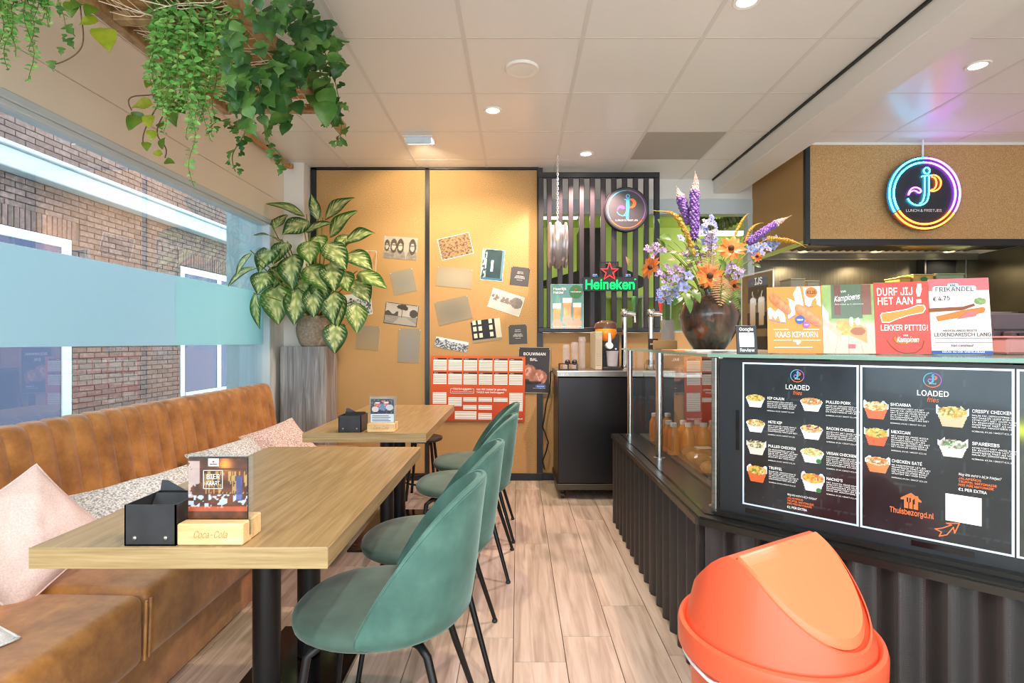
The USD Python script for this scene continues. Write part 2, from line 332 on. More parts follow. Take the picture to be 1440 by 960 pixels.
# floor: planks 0.2 x 1.2
fl = thing('floor', 'floor of pale beige wood-look planks with dark joints', 'floor', kind='structure')
obj('screed', box(-2.1, XR, YR, 5.2, -0.06, -0.012), 'joint', fl)
for ci in range(-11, 22):
    x0 = -0.017+0.2*ci; x1 = x0+0.2
    if x1 < -1.9 or x0 > 4.1: continue
    # joints seen in the photograph for the columns in the aisle
    first = {0: 2.055, 1: 2.233, -1: 2.223, 2: 2.493, 3: 3.3, -2: 1.9}.get(ci, 0.35+1.2*((ci*0.37) % 1.0))
    y = first-1.2*math.ceil((first-0.5)/1.2)
    if x0 > 1.0: y = y+1.2*math.floor((1.9-y)/1.2)
    while y < 5.09:
        a, b = max(y, YR), min(y+1.2, 5.09)
        if b-a > 0.05: obj('plank', cbox(max(x0, -2.0)+0.0011, min(x1, XR)-0.0011, a+0.0011, b-0.0011, -0.02, 0.0, 0.0012), 'plank', fl)
        y += 1.2
# near the camera and out of the frame: larger floor piece
obj('floor_edge', box(-2.0, XR, YR, 0.0, -0.02, -0.002), 'plank', fl)
# ceiling: tiles in a grid
ce = thing('ceiling', 'suspended ceiling of smooth white tiles in a white grid', 'ceiling', kind='structure')
xs = [-1.98, -1.47, -0.87, -0.27, 0.325, 0.925, 1.525, 1.823]; xr = [2.07, 2.125, 2.725, 3.325, 3.925, XR]
ys = [2.722+0.606*k for k in range(-8, 4)]+[YW]
for X in (xs, xr):
    for i in range(len(X)-1):
        for j in range(len(ys)-1):
            if X[i+1]-X[i] < 0.1: continue
            grey = abs(X[i]-0.925) < .01 and abs(ys[j]-3.934) < .05
            obj('tile', cbox(X[i]+0.0045, X[i+1]-0.0045, ys[j]+0.0045, ys[j+1]-0.0045, CEIL, CEIL+0.02, 0.003), 'grey_tile' if grey else 'ceiling_tile', ce, label='darker grey ceiling tile' if grey else None)
    for x in X[1:-1]: obj('runner', box(x-0.011, x+0.011, ys[0], YW, CEIL-0.0015, CEIL+0.012), 'ceiling_grid', ce)
    obj('crossbars', cat_([box(X[0], X[-1], y-0.006, y+0.006, CEIL-0.001, CEIL+0.011) for y in ys[1:-1]]), 'ceiling_grid', ce)
obj('slab', box(-2.3, XR+0.1, YR, 5.3, CEIL+0.03, CEIL+0.2), 'white_paint', ce)
bm = thing('trim_1', 'white boxed ceiling beam running above the counter', 'beam', kind='structure')
obj('beam_box', cbox(1.83, 2.07, YR, YW, 2.592, CEIL+0.02, 0.006), 'beam_paint', bm)
obj('shadow_gap', box(1.818, 1.828, YR, YW, CEIL-0.014, CEIL+0.02), 'black_trim', bm)
# left wall: panel above the window, parapet below, corner post
wl = thing('wall_left', 'left wall with a beige panel above the shop window', 'wall', kind='structure')
ZH = 2.185
obj('upper_panel', cbox(-2.06, XL, YR, 4.62, ZH+0.19, CEIL+0.02, 0.003), 'beige_panel', wl)
obj('lower_panel', cbox(-2.06, XL, YR, 4.62, ZH, ZH+0.187, 0.003), 'beige_panel', wl)
obj('parapet', box(-2.12, -1.985, YR, 4.75, 0, 0.42), 'white_paint', wl)
obj('return_wall', box(-2.12, XL, 4.395, 4.75, 0.42, ZH), 'white_paint', wl)
obj('corner_post', cbox(-1.99, -1.81, 4.605, YB+0.02, 0, CEIL, 0.003), 'white_paint', wl)
w1 = thing('window_1', 'long shop window with a frosted band across the glass', 'window', kind='structure')
obj('head_frame', cat_([cbox(-2.08, -1.975, YR, 4.395, ZH-0.035, ZH, 0.004), cbox(-2.06, -1.985, YR, 4.395, ZH-0.06, ZH-0.035, 0.004)]), 'white_frame', w1)
obj('bottom_frame', cbox(-2.1, -1.985, YR, 4.395, 0.42, 0.5, 0.004), 'white_frame', w1)
obj('jamb', cat_([cbox(-2.08, -1.96, 4.3, 4.34, 0.42, ZH-0.05, 0.004), cbox(-2.08, -1.965, 4.35, 4.40, 0.42, ZH-0.05, 0.004)]), 'white_frame', w1)
obj('black_gasket', box(-2.05, -1.972, 4.342, 4.349, 0.42, ZH-0.05), 'black_trim', w1)
def quad(y0, y1, z0, z1, x): return box(x-0.001, x+0.001, y0, y1, z0, z1)
obj('pane', tm([(-2.02, YR, 0.49), (-2.02, YR, ZH-0.05), (-2.02, 4.3, ZH-0.05), (-2.02, 4.3, 0.49)], [[0, 1, 2, 3]]), 'glass', w1)
obj('frosted_film', quad(YR, 3.2, 1.187, 1.598, -2.015), 'frost', w1)
obj('frosted_film', quad(3.2, 4.3, 1.187, 1.598, -2.015), 'frost_green', w1, label='greener frosted film at the far end')
obj('mullion', cbox(-2.16, -2.06, 4.03, 4.3, 0.42, ZH, 0.004), 'frost_side', w1)
# back wall: cork panels between black strips
wb = thing('wall_back', 'back wall clad in golden cork panels', 'wall', kind='structure')
xk = lambda px, Y=YB: (px-VX)*Y/FPX
obj('cork_panel', cbox(xk(444), xk(598.5), YB, YB+0.03, 0.05, 2.705, 0.001), 'cork', wb)
obj('cork_panel', cbox(xk(603.5), xk(755.5), YB, YB+0.03, 0.05, 2.705, 0.001), 'cork', wb)
obj('core', box(-2.1, xk(757), YB+0.031, YW+0.1, 0, CEIL), 'white_paint', wb)
obj('low_cork_panel', cbox(xk(763), 2.2, YB+0.012, YB+0.04, 0.05, 1.285, 0.001), 'cork', wb)
obj('low_core', box(xk(757), 2.2, YB+0.041, YW+0.1, 0, 1.28), 'white_paint', wb)
obj('header', cbox(xk(757), 2.2, YW, YW+0.1, 2.54, CEIL+0.02, 0.003), 'white_paint', wb)
obj('far_wall', box(2.2, XR, YW, YW+0.1, 0, CEIL), 'white_paint', wb)
t2 = thing('trim_2', 'black strips framing the cork panels', 'trim', kind='structure')
obj('strip', box(xk(438), xk(445), YB-0.012, YB+0.02, 0, 2.72), 'black_trim', t2)
obj('strip', cbox(xk(598), xk(604), YB-0.012, YB+0.02, 0, 2.72, 0.002), 'strip_metal', t2)
obj('strip', box(xk(755), xk(763), YB-0.014, YB+0.02, 0, 2.72), 'black_trim', t2)
obj('top_strip', box(xk(438), xk(757), YB-0.012, YB+0.02, 2.707, 2.727), 'black_trim', t2)
bb = struct('baseboard_back', cat_([cbox(-1.81, xk(763), YB-0.016, YB, 0, 0.063, 0.002), cbox(xk(763), 2.2, YB-0.006, YB+0.012, 0, 0.063, 0.002)]), 'black_trim', 'black skirting board under the cork wall', 'baseboard')
wr = struct('wall_right', cat_([box(XR, XR+0.1, 4.4, 5.2, 0, CEIL+0.03), box(XR, XR+0.1, YR, 4.4, 0, CEIL+0.03)]), 'white_paint', 'right wall beyond the kitchen', 'wall')
# the green room behind the window
w2 = thing('window_2', 'inner window to a lime green room behind the slats', 'window', kind='structure')
obj('frame', cat_([cbox(2.15, 2.2, YW-0.01, YW+0.1, 1.28, 2.54, 0.003), cbox(xk(757), 2.2, YW-0.01, YW+0.1, 1.28, 1.31, 0.003), cbox(xk(757), 2.2, YW-0.012, YW+0.1, 2.40, 2.54, 0.003)]), 'green_frame' if 'green_frame' in M else 'white_frame', w2)
gw = thing('wall_far', 'lime green walls of the room behind', 'wall', kind='structure')
obj('far_side', box(-0.5, 4.0, 7.6, 7.7, 0, 2.8), 'green_wall', gw)
obj('left_side', box(-0.6, -0.5, 5.2, 7.7, 0, 2.8), 'green_wall', gw)
obj('right_side', box(3.9, 4.0, 5.2, 7.6, 0, 2.8), 'green_wall', gw)
obj('ceiling_board', box(-0.6, 4.0, 5.2, 7.7, 2.8, 2.86), 'green_wall', gw)
obj('base', box(-0.6, 4.0, 5.2, 7.7, -0.05, 0), 'green_wall', gw)
# outside ground
struct('ground_outside', box(-12, -2.13, -8, 16, -0.2, -0.1), 'concrete', 'grey pavement of the alley outside', 'pavement')
# ================================================================ LAMPS
def lamp(path, pos, r, inten, color, cone=None, target=None, soft=0.4):
    L = UsdLux.SphereLight.Define(stage, path)
    L.CreateRadiusAttr(r); L.CreateIntensityAttr(inten); L.CreateColorAttr(Gf.Vec3f(*color))
    z = np.array([0, 0, -1.0]) if target is None else np.asarray(target, float)-np.asarray(pos, float)
    z = -z/np.linalg.norm(z); x = np.cross([0, 1.0, 0], z); x /= np.linalg.norm(x); y = np.cross(z, x)
    L.AddTransformOp().Set(Gf.Matrix4d(*x, 0, *y, 0, *z, 0, *map(float, pos), 1))
    if cone:
        s = UsdLux.ShapingAPI.Apply(L.GetPrim()); s.CreateShapingConeAngleAttr(cone); s.CreateShapingConeSoftnessAttr(soft)
def downlight(px, py, label, lens, color, inten, cone=62, pos=None, tilt=(0, 0)):
    Y = FPX*(CEIL-CAMZ)/(VY-py) if pos is None else pos[1]; X = (px-VX)*Y/FPX if pos is None else pos[0]
    t = thing('downlight', label, 'ceiling light', (X, Y, CEIL))
    obj('ring', lathe([(0.043, -0.004), (0.058, -0.006), (0.062, -0.002), (0.062, 0.0), (0.043, 0.0)], (X, Y, CEIL), 32, False), 'plastic_white', t, 40)
    obj('lens', lathe([(0.0, -0.003), (0.043, -0.003), (0.043, 0.0)], (X, Y, CEIL), 28, False), lens, t)
    lamp(t.path+'/bulb', (0, 0, -0.03), 0.03, inten*LAMP, color, cone, (tilt[0], tilt[1], -1.0))
WARM, PINK, NEUT = (1.0, 0.80, 0.52), (1.0, 0.66, 0.61), (1.0, 0.97, 0.94)
downlight(693, 155, 'warm glowing downlight left of the ceiling middle', 'lens_warm', WARM, 60, tilt=(-0.1, 0.35))
downlight(824, 216, 'pinkish downlight in front of the black slat screen', 'lens_pink', PINK, 85)
downlight(1375, 92, 'white downlight above the kitchen, right of the beam', 'lens_white', NEUT, 50)
downlight(1050, 1, 'pinkish downlight cut by the top of the picture', 'lens_pink', PINK, 100)
downlight(0, 0, 'downlight behind the viewer over the aisle', 'lens_white', NEUT, 60, pos=(0.3, 0.3))
downlight(0, 0, 'downlight behind the viewer near the bench', 'lens_white', NEUT, 30, pos=(-1.1, 0.6))
downlight(0, 0, 'downlight behind the viewer near the entrance', 'lens_white', NEUT, 60, pos=(0.2, -1.2))
t = thing('square_spotlight', 'small square recessed spotlight near the cork wall', 'ceiling light', tuple(at(590, 196, FPX*1.517/284)))
p = t.loc.copy(); p[2] = CEIL
obj('frame', cat_([cbox(p[0]-.11, p[0]+.11, p[1]-.085, p[1]-.07, CEIL-0.008, CEIL, .002), cbox(p[0]-.11, p[0]+.11, p[1]+.07, p[1]+.085, CEIL-0.008, CEIL, .002), cbox(p[0]-.11, p[0]-.095, p[1]-.07, p[1]+.07, CEIL-0.008, CEIL, .002), cbox(p[0]+.095, p[0]+.11, p[1]-.07, p[1]+.07, CEIL-0.008, CEIL, .002)]), 'plastic_white', t)
obj('hood', cbox(p[0]-.095, p[0]+.095, p[1]-.07, p[1]-.045, CEIL-0.05, CEIL-0.002, .003), 'ink_paleblue', t)
obj('lens', box(p[0]-.095, p[0]+.095, p[1]-.045, p[1]+.07, CEIL-0.012, CEIL-0.002), 'lens_white', t)
lamp(t.path+'/bulb', (0, 0.02, CEIL-t.loc[2]-0.06), 0.04, 8.5*LAMP, WARM, 62, (0.02, 0.80, -0.75))
sp = thing('ceiling_speaker', 'round white loudspeaker set in the ceiling', 'speaker', (*at(734, 96, FPX*1.517/384)[:2], CEIL))
obj('rim', lathe([(0.066, -0.010), (0.088, -0.012), (0.095, -0.004), (0.095, 0.0)], sp.loc, 40, False), 'plastic_white', sp, 40)
obj('grille', lathe([(0.0, -0.013), (0.05, -0.0125), (0.068, -0.010)], sp.loc, 36, False), 'plastic_white', sp, 40)
# ================================================================ THE BRICK HOUSE ACROSS THE ALLEY
XF = -4.9
def yat(px, X): return X*FPX/(px-VX)
hb = thing('brick_house', 'brick house front across the alley with a white gutter ledge and blue windows', 'building', (XF, 5, 0))
obj('mortar_wall', box(XF-0.3, XF-0.012, -3, 16, -0.1, 4.5), 'mortar', hb)
WIN = [(2.2, 5.97, 0.28, 2.32), (7.9, 9.95, 0.40, 2.31), (11.2, 13.2, 0.4, 2.31)]
lint = [(2.1, 6.08), (7.85, 10.0), (11.1, 13.3)]
GAP = 0.010; BH = 0.0525; CH = 0.0625; BL = 0.21; CL = 0.22
singles, rest = [], []
def brick(y0, y1, z0, z1):
    ch = rnd.uniform(0.0, 0.006)
    b = cbox(XF-0.06, XF+ch, y0, y1, z0, z1, 0.003)
    ym = (y0+y1)/2; px, py = VX+XF*FPX/max(ym, .1), VY-((z0+z1)/2-CAMZ)*FPX/max(ym, .1)
    vis = 0 < px < 380 and ((py > 488 and py < 600-0.15*px) or (py < 330+0.21*px and py > 118+0.49*px))
    (singles if vis else rest).append((ym, b))
r = 0; z = 0.40
while z < 4.45:
    off = (r % 2)*CL/2
    y = 3.0-off
    soldier = 2.325 < z+0.03 < 2.53
    while y < 13.6:
        y1 = y+BL
        segs = [(y, y1)]
        for k, (a, b, c, d) in enumerate(WIN):
            la, lb = lint[k]
            lo, hi = (a, b) if c-0.02 < z+CH/2 < d else ((la, lb) if soldier else (None, None))
            if lo is not None:
                n = []
                for s0, s1 in segs:
                    if s1 <= lo or s0 >= hi: n.append((s0, s1)); continue
                    if s0 < lo-0.04: n.append((s0, lo-GAP))
                    if s1 > hi+0.04: n.append((hi+GAP, s1))
                segs = n
        if not (2.83 < z+0.03 < 3.08):
            for s0, s1 in segs:
                if s1-s0 > 0.03: brick(s0, s1, z, z+BH)
        y += CL
    r += 1; z += CH
for la, lb in lint:
    y = la+0.005
    while y+0.052 < lb:
        brick(y, y+BH, 2.325, 2.525); y += CH
singles.sort(key=lambda s: s[0]); 
for d, b in singles[:300]: obj('brick', b, 'brick', hb)
def merge_stuff(name, ms, mat, par, label=None): obj(name, cat_(ms), mat, par, kind='stuff', label=label)
merge_stuff('bricks', [b for d, b in singles[300:]+rest], 'brick', hb, 'bricks farther along the wall')
obj('gutter_ledge', cat_([cbox(XF-0.05, XF+0.16, -3, 16, 2.84, 3.03, 0.01), cbox(XF-0.05, XF+0.20, -3, 16, 3.03, 3.075, 0.008)]), 'white_ledge', hb)
obj('plinth', cbox(XF-0.05, XF+0.03, -3, 16, -0.1, 0.39, 0.01), 'concrete', hb)
for k, (a, b, c, d) in enumerate(WIN):
    fr = [cbox(XF-0.07, XF+0.01, a, a+0.10, c, d, .006), cbox(XF-0.07, XF+0.01, b-0.13, b, c, d, .006), cbox(XF-0.07, XF+0.01, a+0.1, b-0.13, d-0.10, d, .006), cbox(XF-0.07, XF+0.03, a+0.1, b-0.13, c, c+0.06, .006)]
    m = (a+b)/2 if k == 0 else a+(b-a)*0.50
    fr.append(cbox(XF-0.07, XF+0.008, m-0.06, m+0.06, c+0.06, d-0.1, .006))
    w = obj('window_frame', cat_(fr), 'white_frame', hb)
    obj('window_pane', box(XF-0.010, XF-0.003, a+0.05, m, c+0.03, d-0.05), 'blue_glass', w); obj('window_pane', box(XF-0.010, XF-0.003, m, b-0.05, c+0.03, d-0.05), 'blue_glass', w)
# ================================================================ THE BENCH
bn = thing('banquette_bench', 'long cognac brown upholstered bench with channelled back under the window', 'bench', (-1.6, 2.4, 0))
prof = [(-1.90, 0.40), (-1.79, 0.42), (-1.80, 0.46), (-1.825, 0.60), (-1.85, 0.75), (-1.866, 0.83), (-1.876, 0.862), (-1.892, 0.882), (-1.915, 0.89), (-1.94, 0.887), (-1.958, 0.875), (-1.965, 0.85), (-1.965, 0.6), (-1.965, 0.40)]
prof = np.array(prof)
def channel(y0, y1):
    nu = 9; u = np.linspace(-1, 1, nu); pn = np.gradient(prof, axis=0); nrm = np.stack([-pn[:, 1], pn[:, 0]], 1); nrm /= np.linalg.norm(nrm, axis=1, keepdims=True)
    nrm *= -1; V = []
    for a in u:
        b = 0.011*(1-abs(a)**3.0)-0.004
        q = prof+nrm*b*np.where(np.arange(len(prof)) < 11, 1, 0)[:, None]
        V.append(np.stack([q[:, 0], np.full(len(q), (y0+y1)/2+a*(y1-y0)/2*0.995), q[:, 1]], 1))
    n = len(prof); V = np.vstack(V); F = []
    for i in range(nu-1):
        for k in range(n):
            k2 = (k+1) % n; F += [[i*n+k, (i+1)*n+k, (i+1)*n+k2], [i*n+k, (i+1)*n+k2, i*n+k2]]
    V = np.vstack([V, V[:n].mean(0), V[-n:].mean(0)]); c0, c1 = len(V)-2, len(V)-1; e = (nu-1)*n
    for k in range(n):
        k2 = (k+1) % n; F += [[c0, k, k2], [c1, e+k2, e+k]]
    m = trimesh.Trimesh(V, np.array(F), process=False)
    return m
cy = 1.984-0.103*13
while cy < 4.08:
    obj('back_channel', channel(cy, min(cy+0.103, 4.125)), 'leather', bn, 45); cy += 0.103
def soft_box(x0, x1, y0, y1, z0, z1, r=0.035, n=6, crown=0.012):
    """cushion with rounded edges"""
    hx_, hy, hz = (x1-x0)/2-r, (y1-y0)/2-r, (z1-z0)/2-r; s = trimesh.creation.box(extents=(2, 2, 2))
    for _ in range(4): s = s.subdivide()
    v = s.vertices.copy(); d = v/np.abs(v).max(1, keepdims=True)
    nn = np.sign(d)*np.clip((np.abs(d)-0.72)/0.28, 0, 1); ln = np.maximum(np.linalg.norm(nn, axis=1, keepdims=True), 1e-9)
    q = np.clip(d/0.72, -1, 1)*[hx_, hy, hz]+nn/ln*r
    top = (d[:, 2] > 0.72); q[top, 2] += crown*(1-np.clip(d[top, 0]/0.9, -1, 1)**2)*(1-np.clip(d[top, 1]/0.9, -1, 1)**4)
    return trimesh.Trimesh(q+[(x0+x1)/2, (y0+y1)/2, (z0+z1)/2], s.faces, process=False)
obj('seat_cushion', soft_box(-1.83, -1.165, 0.62, 1.708, 0.20, 0.425), 'leather', bn, 50)
obj('seat_cushion', soft_box(-1.83, -1.165, 1.712, 4.12, 0.20, 0.425), 'leather', bn, 50)
obj('piping', cat_([tube([(-1.16, y, 0.40), (-1.163, y, 0.30), (-1.166, y, 0.215)], 0.005, 6) for y in (1.700, 1.720)]), 'leather', bn)
obj('base', cbox(-1.96, -1.235, 0.64, 4.11, 0.0, 0.21, 0.01), 'leather', bn)
# ================================================================ CUSHIONS ON THE BENCH
def pillow_mesh(w, h, t, seed, n=22):
    g = np.linspace(-1, 1, n+1); U, Vv = np.meshgrid(g, g); U, Vv = U.ravel(), Vv.ravel()
    th = t*np.power(np.clip((1-np.abs(U)**2.2)*(1-np.abs(Vv)**2.2), 0, 1), 0.55)
    pinch = 1-0.07*(1-np.abs(U)**2)*np.abs(Vv)**3; pin2 = 1-0.07*(1-np.abs(Vv)**2)*np.abs(U)**3
    x, y = U*w/2*pin2, Vv*h/2*pinch
    wr = (meshkit.fbm(np.stack([U*2.2, Vv*2.2, np.full_like(U, seed*3.1)], 1), 3, seed)-0.5)*0.05*(th/t)
    top = np.stack([x, y, th+wr], 1); bot = np.stack([x, y, -th+wr*0.6], 1)
    i = (np.arange(n)[:, None]*(n+1)+np.arange(n)).ravel(); q = np.vstack([np.stack([i, i+1, i+n+2], 1), np.stack([i, i+n+2, i+n+1], 1)])
    N = len(top); edge = np.r_[np.arange(n+1), np.arange(1, n+1)*(n+1)+n, np.arange(n-1, -1, -1)+n*(n+1), np.arange(n-1, 0, -1)*(n+1)]
    seam = tube(top[edge], 0.004, 5, closed=True)
    return trimesh.Trimesh(np.vstack([top, bot]), np.vstack([q, (q+N)[:, ::-1]]), process=False), seam
def pillow(label, c, nrm, spin, w, h, t, mat, seed):
    th = thing('cushion', label, 'cushion', c, group='cushions on the bench')
    R = frame_from(nrm, (0, 0, 1)); X, Z, Y = R[:, 1], R[:, 2], R[:, 0]
    a = math.radians(spin); ux, uy = -(X*math.cos(a)+Z*math.sin(a)), -X*math.sin(a)+Z*math.cos(a)
    ux = X*math.cos(a)+Z*math.sin(a)
    m, s = pillow_mesh(w, h, t, seed)
    obj('cover', onto(m, c, ux, uy, Y), mat, th, True); obj('seam', onto(s, c, ux, uy, Y), mat, th, True)
pillow('pale pink linen cushion standing on its corner near the front table', (-1.555, 1.72, 0.595), (0.75, -0.45, 0.50), 30, 0.34, 0.34, 0.07, 'pink_linen', 1)
pillow('pale grey cushion at the left edge of the picture on the bench seat', (-1.55, 1.30, 0.475), (0.2, -0.15, 1), 15, 0.40, 0.40, 0.06, 'grey_linen', 2)
pillow('speckled grey woven cushion behind the black box of the front table', (-1.585, 2.32, 0.505), (0.6, -0.40, 0.9), 6, 0.5, 0.32, 0.06, 'speckle_cloth', 3)
pillow('speckled grey woven cushion beyond the front table, left of the pink one', (-1.575, 3.06, 0.515), (0.6, -0.35, 0.9), 8, 0.42, 0.34, 0.06, 'speckle_cloth', 4)
pillow('speckled pink woven cushion next to the grey wooden plinth', (-1.56, 3.60, 0.525), (0.6, -0.45, 0.8), 14, 0.42, 0.34, 0.06, 'speckle_pink', 5)
# ================================================================ TABLES
def table(label, x0, x1, y0, y1, cx, cy, leg):
    t = thing('dining_table', label, 'table', (cx, cy, 0), group=None)
    obj('tabletop', cbox(x0, x1, y0+0.002, y1-0.002, 0.692, 0.74, 0.003), 'table_wood', t)
    for y in (y0, y1-0.002): obj('end_band', cbox(x0, x1, y, y+0.002, 0.692, 0.74, 0.0008), 'table_edge', t)
    for s in (-1, 1): obj('column', cyl((cx, cy+s*leg, 0.02), (cx, cy+s*leg, 0.692), 0.042, 28), 'black_metal', t, 40)
    obj('mounting_plate', box(cx-0.12, cx+0.12, cy-leg-0.1, cy+leg+0.1, 0.684, 0.692), 'black_metal', t)
    obj('base_plate', cbox(cx-0.18, cx+0.18, cy-0.38, cy+0.38, 0.0, 0.014, 0.004), 'gloss_black', t)
table('nearer oak-topped table on two black columns beside the bench', -1.115, -0.433, 1.24, 2.43, -0.80, 1.91, 0.175)
table('farther oak-topped table on two black columns near the cork wall', -1.105, -0.47, 2.79, 4.04, -0.80, 3.50, 0.17)
# ================================================================ CHAIRS
def chair_proto(loc, label):
    t = thing('dining_chair', label, 'chair', loc, group=None)
    # seat pad: rounded disc, front at -x
    n, k = 40, 9; V = []
    def out(a, s): return np.array([(0.205 if math.cos(a) > 0 else 0.252)*math.copysign(abs(math.cos(a))**0.86, math.cos(a)), (0.236-0.026*max(0, math.cos(a))**0.7)*math.copysign(abs(math.sin(a))**0.9, math.sin(a))])*s
    rows = [(0.0, 0.478), (0.4, 0.477), (0.75, 0.472), (0.93, 0.464), (0.99, 0.452), (1.0, 0.440), (0.985, 0.427), (0.93, 0.417), (0.5, 0.412), (0.0, 0.412)]
    for s, z in rows:
        for i in range(n): V.append([*(out(i*2*PI/n, max(s, 0.001))), z])
    F = []
    for r_ in range(len(rows)-1):
        for i in range(n):
            j = (i+1) % n; F += [[r_*n+i, (r_+1)*n+i, (r_+1)*n+j], [r_*n+i, (r_+1)*n+j, r_*n+j]]
    obj('seat', trimesh.Trimesh(np.array(V), np.array(F), process=False), 'velvet_seat', t, True, local=True)
    # wrapped back shell
    TH = math.radians(97); nt, ns = 49, 15
    def shell(off, inner):
        V = []
        for i in range(nt):
            a = -TH+2*TH*i/(nt-1); q = abs(a)/TH
            top = 0.425+(0.815-0.425)*max(0.0, 1-q**2.6)**1.02
            for j in range(ns):
                s = j/(ns-1); z0 = 0.392 if not inner else 0.418
                z = z0+(top-z0)*s
                bulge = 0.02*math.sin(min(1, (z-0.36)/0.26)*PI/2)
                tuck = -0.085*max(0.0, 1-(z-0.390)/0.075)**2.4
                R0 = 0.238+bulge+tuck-off
                lean = 0.040*max(0, (z-0.46)/0.38)**1.25
                narrow = 1-0.12*max(0, (z-0.5)/0.34)**1.6
                V.append([R0*math.cos(a)*1.02+lean*(0.4+0.6*math.cos(a/1.3)), R0*math.sin(a)*narrow, z])
        return np.array(V)
    A, B = shell(0, False), shell(0.030, True)
    V = np.vstack([A, B]); N = len(A); F = []
    for i in range(nt-1):
        for j in range(ns-1):
            p = i*ns+j; F += [[p, p+ns, p+ns+1], [p, p+ns+1, p+1], [N+p, N+p+ns+1, N+p+ns], [N+p, N+p+1, N+p+ns+1]]
        p = i*ns+ns-1; F += [[p, p+ns, N+p+ns], [p, N+p+ns, N+p]]; p = i*ns; F += [[p, N+p+ns, p+ns], [p, N+p, N+p+ns]]
    for i in (0, nt-1):
        for j in range(ns-1):
            p = i*ns+j; f = [[p, p+1, N+p+1], [p, N+p+1, N+p]]; F += f if i == 0 else [g[::-1] for g in f]
    obj('backrest', trimesh.Trimesh(V, np.array(F), process=False), 'velvet', t, 50, local=True)
    edge = [(A[i*ns+ns-1]*0.72+B[i*ns+ns-1]*0.28)+[0, 0, 0.002] for i in range(nt)]
    obj('piping', tube(edge, 0.0055, 6), 'velvet', t, True, local=True)
    for sx, fx in ((-0.17, -0.215), (0.15, 0.255)):
        for sy in (-1, 1):
            pts = [(sx*0.5, sy*0.09, 0.392), (sx*0.85, sy*0.135, 0.390), (sx, sy*0.155, 0.372), (sx+(fx-sx)*0.35, sy*0.175, 0.24), (fx, sy*0.215, 0.012)]
            lg = obj('leg', tube(pts, [0.011, 0.0115, 0.0115, 0.011, 0.0085], 10), 'black_metal', t, 40, local=True)
            obj('foot_cap', lathe([(0.011, 0.0), (0.0125, 0.006), (0.0095, 0.014)], (fx, sy*0.215, 0), 12), 'black_trim', lg, local=True)
    for sy in (-1, 1): obj('seat_rail', box(-0.12, 0.12, sy*0.085-0.015, sy*0.085+0.015, 0.390, 0.403), 'black_metal', t, local=True)
    return t
CX = -0.335
ch0 = chair_proto((CX-0.055, 1.60, 0), 'green velvet shell chair at the front of the row, nearest the viewer')
dup(ch0, (CX-0.015, 2.13, 0), 1.0, 'green velvet shell chair second from the front, at the near table')
dup(ch0, (CX+0.04, 2.95, 0), -2.0, 'green velvet shell chair third from the front, at the far table')
dup(ch0, (CX+0.05, 3.48, 0), 1.0, 'green velvet shell chair at the back of the row by the cork wall')
st = thing('stool', 'low round stool with black legs at the end of the far table', 'stool', (-0.735, 4.24, 0))
sx, sy = -0.735, 4.24
obj('seat', lathe([(0.0, 0.440), (0.13, 0.440), (0.145, 0.446), (0.15, 0.458), (0.145, 0.468), (0.12, 0.472), (0.0, 0.472)], (sx, sy, 0), 36), 'dark_hood', st, 40)
for k in range(4):
    a = PI/4+k*PI/2; c, s = math.cos(a), math.sin(a)
    obj('leg', tube([(sx+0.10*c, sy+0.10*s, 0.44), (sx+0.12*c, sy+0.12*s, 0.30), (sx+0.16*c, sy+0.16*s, 0.0)], 0.011, 8), 'black_metal', st, 40)
    obj('brace', tube([(sx+0.055*c, sy+0.055*s, 0.436), (sx+0.10*c, sy+0.10*s, 0.41), (sx+0.123*c, sy+0.123*s, 0.34)], 0.006, 6), 'black_metal', st)
obj('foot_ring', tube([(sx+0.145*math.cos(a), sy+0.145*math.sin(a), 0.13) for a in np.arange(24)*2*PI/24], 0.007, 6, closed=True), 'black_metal', st, True)
# ================================================================ TABLE SETS: black box and card stand
def black_box(x0, y0, w, h, dep, label):
    b = thing('napkin_box', label, 'holder', (x0+w/2, y0+dep/2, 0.74)); x1, y1, z0, z1 = x0+w, y0+dep, 0.74, 0.74+h; th = 0.003
    obj('body', cat_([box(x0, x1, y0, y0+th, z0, z1), box(x0, x0+th, y0, y1, z0, z1), box(x1-th, x1, y0, y1, z0, z1), box(x0, x1, y0, y1, z0, z0+th), box(x0, x1, y1-th, y1, z0, z1)]), 'black_steel', b)
    fl_ = trimesh.Trimesh(*arr(prism([(0, 0), (w, 0), (w, 0.002), (w*0.12, 0.055), (0, 0.055)], 0, th)), process=False)
    obj('flap', onto(fl_, (x0, y1-0.004, z1-0.03), (1, 0, 0), (0, 0.25, 0.97)), 'black_steel', b)
    obj('divider', onto(box(0, w-0.01, 0, 0.10, 0, 0.002), (x0+0.005, y0+0.05, z0+0.01), (1, 0, 0), (0, 0.55, 0.83)), 'black_steel', b)
    for fx in (0.2, 0.8): obj('rivet', rotm(lathe([(0.0055, 0), (0.005, 0.002), (0.003, 0.0035), (0.0, 0.004)], n=14), (1, 0, 0), PI/2).apply_translation((x0+w*fx, y0, z0+0.018)), 'steel', b, 30)
    return b
